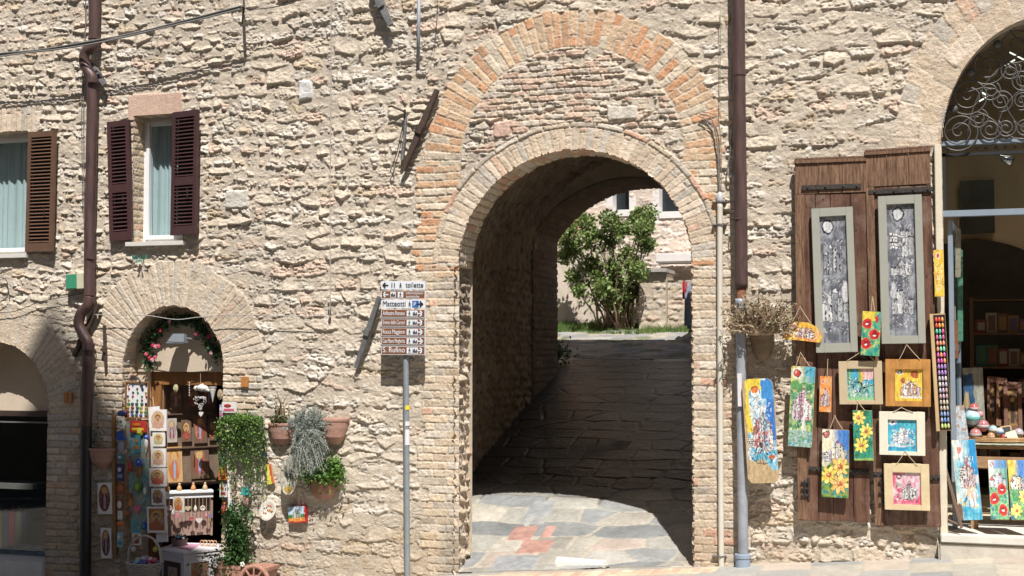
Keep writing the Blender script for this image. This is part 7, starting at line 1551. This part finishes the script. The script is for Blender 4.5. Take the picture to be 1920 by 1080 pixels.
# oval mirror like plate and round dish
c_ = W(543, 893, .12); t = thing('oval_plate', 'large oval glazed plate with reed pattern hanging under the silver plant', 'plate', c_); TILT = Vector((-.1, -1, .25)).normalized()
q = MB(); q.lathe([(0, -.01), (.085, -.008), (.100, .012), (.094, .014), (.08, .0), (0, -.004)], c_, 30, TILT, sq=(1, 1)); 
for i_, v in enumerate(q.v): q.v[i_] = Vector((v.x, v.y, c_.z+(v.z-c_.z)*1.95))
q.build('plate', mat('oval_glaze', (.36, .33, .22), .12, var=.7, vs=22, c2=(.60, .58, .50), stretch=(3, 1, 1)), t, smooth=True)
q = MB(); gg = random.Random(3)
for k in range(22): x = gg.uniform(-.06, .06); z0 = gg.uniform(-.05, .02); q.tube([c_+Vector((x*.6, -.006-.0*x, z0)), c_+Vector((x, -.02+.004*k/22, z0+gg.uniform(.05, .12)))], [.004, .0015], 4)
q.build('reed_relief', mat('reed_dark', (.05, .06, .04), .3), t)
q = MB(); q.lathe([(0, 0), (.03, 0), (.035, .01), (0, .012)], c_+Vector((.0, -.01, -.13)), 12, TILT, sq=(1.6, 1)); q.build('gold_band', mat('gold_glaze', (.38, .26, .07), .25), t)
c_ = W(504, 957, .06); t = thing('round_dish', 'round white dish with painted flowers hanging low on the wall', 'plate', c_); q = MB(); q.lathe([(0, 0), (.06, .0), (.095, .026), (.098, .022), (.065, -.01), (0, -.01)], c_, 28, Vector((-.15, -1, .3)).normalized(), sq=(1, 1.08)); q.build('dish', mat('dish_white', (.58, .54, .47), .25, var=.08, vs=20), t, smooth=True)
gg = random.Random(5)
for k in range(16):
    a = gg.uniform(0, 6.28); r_ = gg.uniform(0, .052); p = c_+Vector((r_*math.cos(a), -.006-.3*0, r_*math.sin(a)*1.0)); n_ = Vector((-.15, -1, .3)).normalized(); p = p-n_*(p-c_).dot(n_)+n_*.003; q = MB(); q.ball(p, gg.uniform(.006, .011), 6, (1, .4, 1)); i_ = k % 3; q.build('painted_flower', mat('dishf_%d' % i_, [(.5, .08, .05), (.10, .16, .08), (.55, .25, .08)][i_], .4), t)
# floor plants
c0 = W(440, 1085, .18); t = thing('potted_bush', 'dark green bushy plant in a terracotta trough at the foot of the wall', 'plant', (c0.x, c0.y, c0.z-.1))
q = MB(); a = W(398, 1060, .3); b_ = W(500, 1060, .3); q.prism([(a.x+.03, a.z-.2), (b_.x-.03, a.z-.2), (b_.x, a.z), (a.x, a.z)], .06, .30); q.box(a.x-.015, b_.x+.015, a.z-.035, a.z+.005, .055, .305); q.build('trough', TER, t, bevel=.006)
tc_ = Vector(((a.x+b_.x)/2-.06, -.16, a.z-.03)); tp = stems(t, tc_, 0.0, 16, .58, .11, mat('stem_green', (.05, .08, .03), .8), .006, 12)
P = [np.array(p)+rn.normal(size=(17, 3))*.036 for PP, e in tp for p in PP[1:]]; P.append(np.array(tc_)+np.array([-.12, -.08, .02])+rn.normal(size=(500, 3))*np.array([.10, .06, .07]))
leafmesh('foliage', np.concatenate(P), .042, [(.04, .10, .025), (.06, .14, .035), (.025, .06, .018), (.09, .18, .05)], t, asp=2.2)
q = MB()
for x, y in ((455, 1058), (417, 1042), (404, 1060)): 
    p = W(x, y, .32)
    for j in range(5): q.ball(p+Vector((.016*math.cos(j*1.257), -.004, .016*math.sin(j*1.257))), .011, 6)
q.build('white_flower', mat('flower_white', (.7, .7, .62), .7), t)
c0 = W(477, 1085, .42); t = thing('terracotta_pot', 'round terracotta pot rim showing at the bottom edge beside the trough', 'flowerpot', (c0.x, c0.y, c0.z-.1)); q = MB(); cz_ = W(477, 1062, .42).z
q.tube([Vector((c0.x+.15*math.cos(a_), c0.y-.0, cz_-.15+.15*math.sin(a_))) for a_ in [math.pi*j/20 for j in range(21)]], .022, 8); q.lathe([(0, 0), (.135, 0), (.15, -.02)], (c0.x, c0.y+.02, cz_-.15), 28, (0, -1, 0)); q.build('pot', TER, t, smooth=True)
q = MB(); 
for k in range(5): a_ = math.pi*(k+.5)/5; q.tube([Vector((c0.x, c0.y-.015, cz_-.15)), Vector((c0.x+.14*math.cos(a_), c0.y-.012, cz_-.15+.14*math.sin(a_)))], .01, 5)
q.build('spoke', TER, t)
# small wooden plaques
for (x, y, w_, h_, lb) in ((458, 716, 13, 19, 'small orange wooden plaque on the wall right of the small shop arch'), (127, 746, 14, 20, 'small orange wooden plaque on the shaded brick pier')):
    fr, wd, ht = quad([(x-w_/2, y-h_/2), (x+w_/2, y-h_/2), (x+w_/2, y+h_/2), (x-w_/2, y+h_/2)], .045); t = thing('wooden_plaque', lb, 'plaque', fr.p(wd/2, 0, 0)); q = MB(); q.box(0, wd*.44, 0, ht, -.02, 0, fr); q.box(wd*.56, wd, 0, ht, -.02, 0, fr); q.box(wd*.44, wd*.56, .002, ht-.002, -.02, -.006, fr); q.build('board', mat('plaque_orange', (.42, .18, .05), .6, var=.15, vs=20), t)
# dry plant on the right downpipe
c0 = W(1432, 640, .25); t, c_, r, h = halfpot('wall_pot', 'weathered wall pot with a sprawling dried brown succulent beside the right downpipe', 1404, 1450, 628, 676, mat('mossy_pot', (.24, .18, .12), .9, bump=.4, bs=30, var=.3), .04, decor=False)
g = np.random.default_rng(17); gg = random.Random(17); q = MB(); P = []
for k in range(150):
    a = Vector((c_.x+gg.uniform(-.08, .08), c_.y-.08+gg.uniform(-.05, .03), c_.z+h)); an = gg.uniform(-.5, math.pi+.5); L_ = gg.uniform(.10, .30); e = a+Vector((L_*math.cos(an)*.95, -gg.uniform(0, .18), L_*math.sin(an)*.75+.10)); P_ = smooth([a, a+(e-a)*.5+Vector((gg.uniform(-.03, .03), -.02, gg.uniform(-.02, .05))), e], 4); q.tube(P_, [.0075-.0006*i for i in range(len(P_))], 4)
    for p in P_[5:]: P.append(np.array(p)+g.normal(size=(3, 3))*.016)
q.build('stem', mat('dry_stem2', (.48, .38, .28), .9, var=.3, vs=30), t); leafmesh('foliage', np.concatenate(P), .040, [(.42, .31, .21), (.52, .43, .31), (.28, .20, .13), (.34, .23, .15), (.24, .25, .13)], t, asp=2.6)
# ------------------------------------------------------------------ goods of the large shop
t = thing('goods_table', 'low table of weathered planks inside the large shop entrance', 'table', WY(1865, 870, .75))
TA = WY(1806, 832, .35); TBx = 5.6
WP = mat('weathered_plank', (.34, .21, .11), .8, bump=.6, bs=25, var=.35, vs=7, stretch=(.8, 5, 5))
tz = TA.z
q = MB()
for k in range(5): q.wbox(TA.x+.02*k, TBx, .28+.17*k, .28+.17*k+.16, tz-.035-.003*k, tz-.003*k)
q.build('tabletop', WP, t, bevel=.006)
q = MB(); q.wbox(TA.x+.03, TBx, .27, .30, tz-.20, tz-.10); q.build('apron', WP, t, bevel=.005)
for x in (TA.x+.05, TA.x+1.0):
    for y in (.32, 1.0): q = MB(); q.wbox(x, x+.06, y, y+.06, RIGHT_BOT, tz-.05); q.build('leg', WP, t)
o = MB(); o.wbox(TA.x+.02, TA.x+1.6, .26, .55, tz+.001, tz+.006); ob = o.build('printed_cloth', mat('pink_green_cloth', (.55, .32, .32), .9, var=.6, vs=25, c2=(.45, .6, .45))); tag(ob, 'pink and green patterned cloth on the front of the plank table', 'cloth')
def bauble(label, px, py, y, r, cc, band=None):
    p = WY(px, py, y); tt = thing('bauble', label, 'bauble', p, 'baubles heaped on the plank table'); q = MB(); q.ball(p, r, 14); q.build('ball', mat('bb_%03d%03d%03d' % tuple(int(v*99) for v in cc), cc, .15, var=.25, vs=30), tt, smooth=True)
    q = MB(); q.lathe([(r*.22, r*.95), (r*.22, r*1.15), (0, r*1.2)], p, 8); q.build('cap', mat('gold_cap', (.5, .35, .12), .3, .8), tt)
    if band: q = MB(); q.lathe([(r*.96, -r*.3), (r*1.01, -r*.28), (r*1.012, r*.1), (r*.99, r*.14)], p, 16); q.build('painted_band', mat('bbb_%03d%03d%03d' % tuple(int(v*99) for v in band), band, .2), tt, smooth=True)
bauble('sky blue bauble, largest of the heap by the door leaf', 1823, 783, .5, .068, (.40, .58, .66), (.15, .42, .40))
bauble('red and white bauble on top of the sky blue one', 1826, 765, .5, .040, (.45, .10, .10), (.6, .5, .5))
bauble('dusky red bauble right of the sky blue one', 1843, 798, .5, .052, (.38, .16, .18), (.55, .5, .52))
bauble('red speckled bauble at the table corner', 1829, 814, .45, .050, (.42, .18, .18), (.5, .42, .42))
bauble('small pink bauble peeping right of the heap', 1838, 777, .55, .030, (.55, .25, .28))
bauble('pale blue bauble in the middle of the wicker tray', 1862, 806, .6, .040, (.35, .50, .60), (.6, .58, .5))
bauble('silver blue bauble at the right of the tray', 1874, 810, .6, .038, (.45, .50, .55), (.2, .3, .5))
bauble('orange and cream bauble in the tray front', 1858, 818, .5, .034, (.50, .25, .12), (.6, .5, .4))
bauble('red bauble low in the tray', 1884, 820, .55, .030, (.50, .12, .12))
bauble('lilac bauble at the right end of the tray', 1910, 812, .55, .042, (.42, .36, .42), (.5, .5, .5))
p = WY(1866, 826, .5); t = thing('wicker_tray', 'flat wicker tray holding baubles on the plank table', 'tray', p); q = MB()
for k in range(3): q.tube([p+Vector((.24*math.cos(a), .12*math.sin(a), .012*k)) for a in [2*math.pi*j/36 for j in range(37)]], .009, 5)
q.lathe([(0, -.004), (.22, -.004), (.235, .0)], p, 30, sq=(1, .5)); q.build('tray', mat('tray_wicker', (.38, .22, .10), .8, bump=.5, bs=70, var=.3), t)
c = Cv(30, 90, (.45, .52, .60), 3); c.wash([(.40, .48, .58), (.55, .6, .65), (.4, .3, .25)], 3, 3); 
board3('framed_picture', 'tall narrow wood framed pale picture standing by the door leaf', WY(1786, 762, .35), WY(1812, 760, .38), WY(1813, 826, .38), WY(1788, 830, .35), c, .03, WD_Y)
p = WY(1893, 812, .6); t = thing('small_blackboard', 'tiny framed price blackboard standing among the baubles', 'blackboard', p); f, wd, ht = qframe(WY(1876, 800, .6), WY(1896, 796, .62), WY(1899, 816, .6), WY(1879, 818, .6)); q = MB(); q.box(0, wd, 0, .012, -.01, 0, f); q.box(0, wd, ht-.012, ht, -.01, 0, f); q.box(0, .012, .012, ht-.012, -.01, 0, f); q.box(wd-.012, wd, .012, ht-.012, -.01, 0, f); q.build('frame', WD_L, t); q = MB(); q.box(.012, wd-.012, .012, ht-.012, -.008, -.003, f); q.build('slate', mat('slate', (.05, .06, .07), .7), t)
p = WY(1893, 818, .45); t = thing('price_card', 'pale green folded card in front of the tiny blackboard', 'card', p); f, wd, ht = qframe(WY(1886, 812, .5), WY(1904, 805, .5), WY(1908, 822, .45), WY(1890, 826, .45)); q = MB(); q.box(0, wd, 0, ht, -.002, 0, f); q.build('card', mat('green_card', (.50, .62, .42), .7), t)
# feather grass sprig
p = WY(1812, 790, .55); t = thing('grain_sprig', 'dried grain sprig upright above the baubles', 'dried flower', p); q = MB(); tp_ = WY(1813, 738, .55); q.tube([p, tp_], .004, 5)
for k in range(26): s_ = p+(tp_-p)*(.45+.55*k/26); q.tube([s_, s_+Vector((.03*(-1)**k*(1-k/40), -.005, .03))], [.006, .002], 4)
q.build('sprig', mat('straw', (.45, .34, .16), .9), t)
# stacked dark frames leaning deeper inside and tall picture
for k, (x0, x1, yt, yb, y, cc, lb) in enumerate(((1845, 1872, 706, 800, 1.5, (.20, .07, .03), 'brown leaning frame, leftmost of the stack deep in the large shop'), (1862, 1886, 708, 800, 1.45, (.26, .10, .04), 'brown leaning frame in the middle of the stack deep in the large shop'), (1876, 1914, 716, 812, 1.35, (.17, .055, .025), 'dark leaning frame with a figure, front of the stack in the large shop'))):
    f, wd, ht = qframe(WY(x0, yt, y+.15), WY(x1-4, yt+2, y+.15), WY(x1+8, yb, y), WY(x0+12, yb, y)); t = thing('leaning_frame', lb, 'frame', f.p(wd/2, 0, 0), 'frames leaning inside the large shop'); m = mat('lf_%d' % k, cc, .45, bump=.2, var=.3, vs=6)
    q = MB(); q.box(0, wd*.22, 0, ht, -.04, .02, f); q.box(wd*.78, wd, 0, ht, -.04, .02, f); q.box(wd*.22, wd*.78, 0, ht*.14, -.04, .019, f); q.box(wd*.22, wd*.78, ht*.86, ht, -.04, .019, f); q.build('frame', m, t, bevel=.004)
    c = Cv(16, 50, (.30, .17, .05), k); c.wash([(.30, .17, .05), (.08, .04, .02)], 3, k+2); c.rect(.3, .35, .7, .95, (.05, .02, .02)); c.circ(.5, .3, .2, (.45, .3, .12)); sheet('picture', f, wd*.22, wd*.78, ht*.14, ht*.86, .0, c, t, PRINT)
c = Cv(30, 70, (.42, .40, .34), 3); c.rect(.0, .12, .55, 1, (.03, .10, .25)); c.wash([(.02, .08, .22), (.05, .16, .32)], 3, 3, .7, ((c.X < .55) & (c.Y > .12)).astype(float))
board3('tall_canvas', 'tall pale canvas with a deep blue field behind the baubles', WY(1806, 690, 1.3), WY(1844, 689, 1.3), WY(1846, 800, 1.25), WY(1808, 800, 1.25), c, .03, WD_P)
# hanging carved board strips by the inner jamb
for k, (x, y0, y1, y, cc, lb) in enumerate(((1791, 600, 672, .45, (.20, .075, .03), 'long carved brown board hanging inside the large shop jamb'), (1800, 468, 640, .9, (.10, .26, .18), 'long green painted strip hanging deeper inside the jamb'), (1796, 430, 520, .6, (.34, .30, .22), 'pale strip hanging high inside the large shop jamb'))):
    f, wd, ht = qframe(WY(x-5, y0, y), WY(x+5, y0, y), WY(x+6, y1, y), WY(x-4, y1, y)); t = thing('hanging_board', lb, 'board', f.p(wd/2, 0, 0), 'boards hanging inside the large shop jamb'); q = MB(); q.prism(rrect(wd, ht, .01), -.012, 0, f); q.build('board', mat('hbm_%d' % k, cc, .5, bump=.5, bs=40, var=.4, vs=20), t); q = MB(); q.tube([f.p(wd/2, ht, 0), f.p(wd/2, ht+.12, 0)], .003, 4); q.build('string', STR, t)
# ceiling spot
p = WY(1880, 297, .55); t = thing('spot_lamp', 'chrome spotlight under the iron fan of the large shop', 'lamp', p); q = MB(); ax = Vector((.8, -.2, -.35)).normalized(); q.lathe([(.0, -.05), (.022, -.05), (.026, 0), (.048, .09), (.044, .09), (0, .06)], p, 14, ax); q.build('shade', mat('chrome', (.6, .6, .62), .15, .95), t, smooth=True); q = MB(); q.tube([p+Vector((-.02, 0, .0)), p+Vector((-.05, .05, .12))], .01, 6); q.build('arm', mat('chrome', (.6, .6, .62), .15, .95), t)
# wooden easel strut on the step
t = thing('easel', 'dark wooden easel strut propped beside the leaning boards', 'easel', WY(1800, 980, -.06)); q = MB(); q.tube([WY(1773, 880, .0), WY(1803, 990, -.09)], .014, 5); q.tube([WY(1771, 972, .0), WY(1804, 986, -.09)], .011, 5); q.build('strut', mat('easel_wood', (.16, .10, .07), .7, bump=.3), t)
# shelves of dim goods deep in the large shop
rg = random.Random(21); lbs = ['red', 'ochre', 'teal', 'cream', 'violet', 'green', 'brown', 'orange']; cl_ = [(.30, .05, .04), (.35, .20, .05), (.04, .18, .20), (.45, .40, .32), (.16, .10, .22), (.07, .18, .07), (.20, .09, .05), (.42, .16, .04)]
t = thing('wall_shelf', 'dark shelf unit along the back of the large shop', 'shelf', WY(1870, 700, 3.6)); a = WY(1815, 560, 3.6); b_ = WY(1935, 760, 3.6)
q = MB(); q.wbox(a.x, a.x+.04, 3.3, 3.65, RIGHT_BOT, a.z); q.wbox(b_.x, b_.x+.04, 3.3, 3.65, RIGHT_BOT, a.z); q.build('upright', DW, t)
zs_ = [a.z-.02-k*.36 for k in range(6)]
for z in zs_: q = MB(); q.wbox(a.x+.04, b_.x, 3.3, 3.65, z-.02, z); q.build('shelf_board', DW, t)
for j, z in enumerate(zs_[1:]):
    for i in range(5):
        x = a.x+.12+i*(b_.x-a.x-.2)/4; ci = (i*3+j*2) % 8; hh = rg.uniform(.12, .26); tt = thing('shelf_picture', '%s small picture on the %s back shelf of the large shop, %s' % (lbs[ci], ['top', 'second', 'third', 'fourth', 'lowest'][j], ['far left', 'left of centre', 'centre', 'right of centre', 'far right'][i]), 'picture', (x, 3.4, z), 'small pictures on the back shelves')
        q = MB(); q.wbox(x-.06, x+.06, 3.36, 3.38, z+.001, z+hh); q.build('frame', mat('shf_%d' % ci, tuple(v*.45 for v in cl_[ci]), .6), tt, bevel=.003); q = MB(); q.wbox(x-.035, x+.035, 3.352, 3.358, z+.03, z+hh-.03); q.build('picture', mat('shf_%d' % ((ci+3) % 8), tuple(v*.45 for v in cl_[(ci+3) % 8]), .6), tt)
# clothes rail and shelf glimpsed in the far left shop
t = thing('clothes_rail', 'rail of dark garments inside the far left shop window', 'clothes rail', WY(40, 1000, .9)); a = WY(-40, 935, .9); b_ = WY(70, 935, .9); q = MB(); q.tube([a, b_], .014, 8); q.build('rail', GREYIRON, t)
for k in range(9):
    x = a.x+(b_.x-a.x)*(k+.5)/9; cc = [(.03, .03, .04), (.12, .02, .03), (.09, .08, .06), (.02, .03, .06), (.10, .07, .03)][k % 5]; q = MB(); zt_ = a.z; q.prism([(x-.055, zt_-.75), (x-.045, zt_-.12), (x-.01, zt_-.03), (x+.01, zt_-.03), (x+.045, zt_-.10), (x+.06, zt_-.75)], -1.1, -.75); q.build('garment', mat('gar_%d' % (k % 5), cc, .95, bump=.4, bs=30), t, bevel=.01)
a = WY(-60, 925, .6); b_ = WY(62, 908, .6); q = MB(); q.wbox(a.x, b_.x, .6, .9, b_.z-.06, b_.z); ob = q.build('counter_shelf', mat('grey_shelf', (.22, .20, .18), .6)); tag(ob, 'grey shelf across the far left shop window', 'shelf')
q = MB(); q.wbox(-6.6, xr_-.06, .34, .75, LEFT_BOT-.01, LEFT_BOT+.04); 
for k in range(14): q.ball((-6.2+k*.055, .5+.05*math.sin(k*2), LEFT_BOT+.05), .05, 8, (1.1, 1, .5))
ob = q.build('folded_cloth', mat('blue_cloth', (.12, .17, .22), .9, bump=.5, bs=30, var=.5, vs=12)); tag(ob, 'heap of blue grey cloth on the floor of the far left shop window', 'cloth')
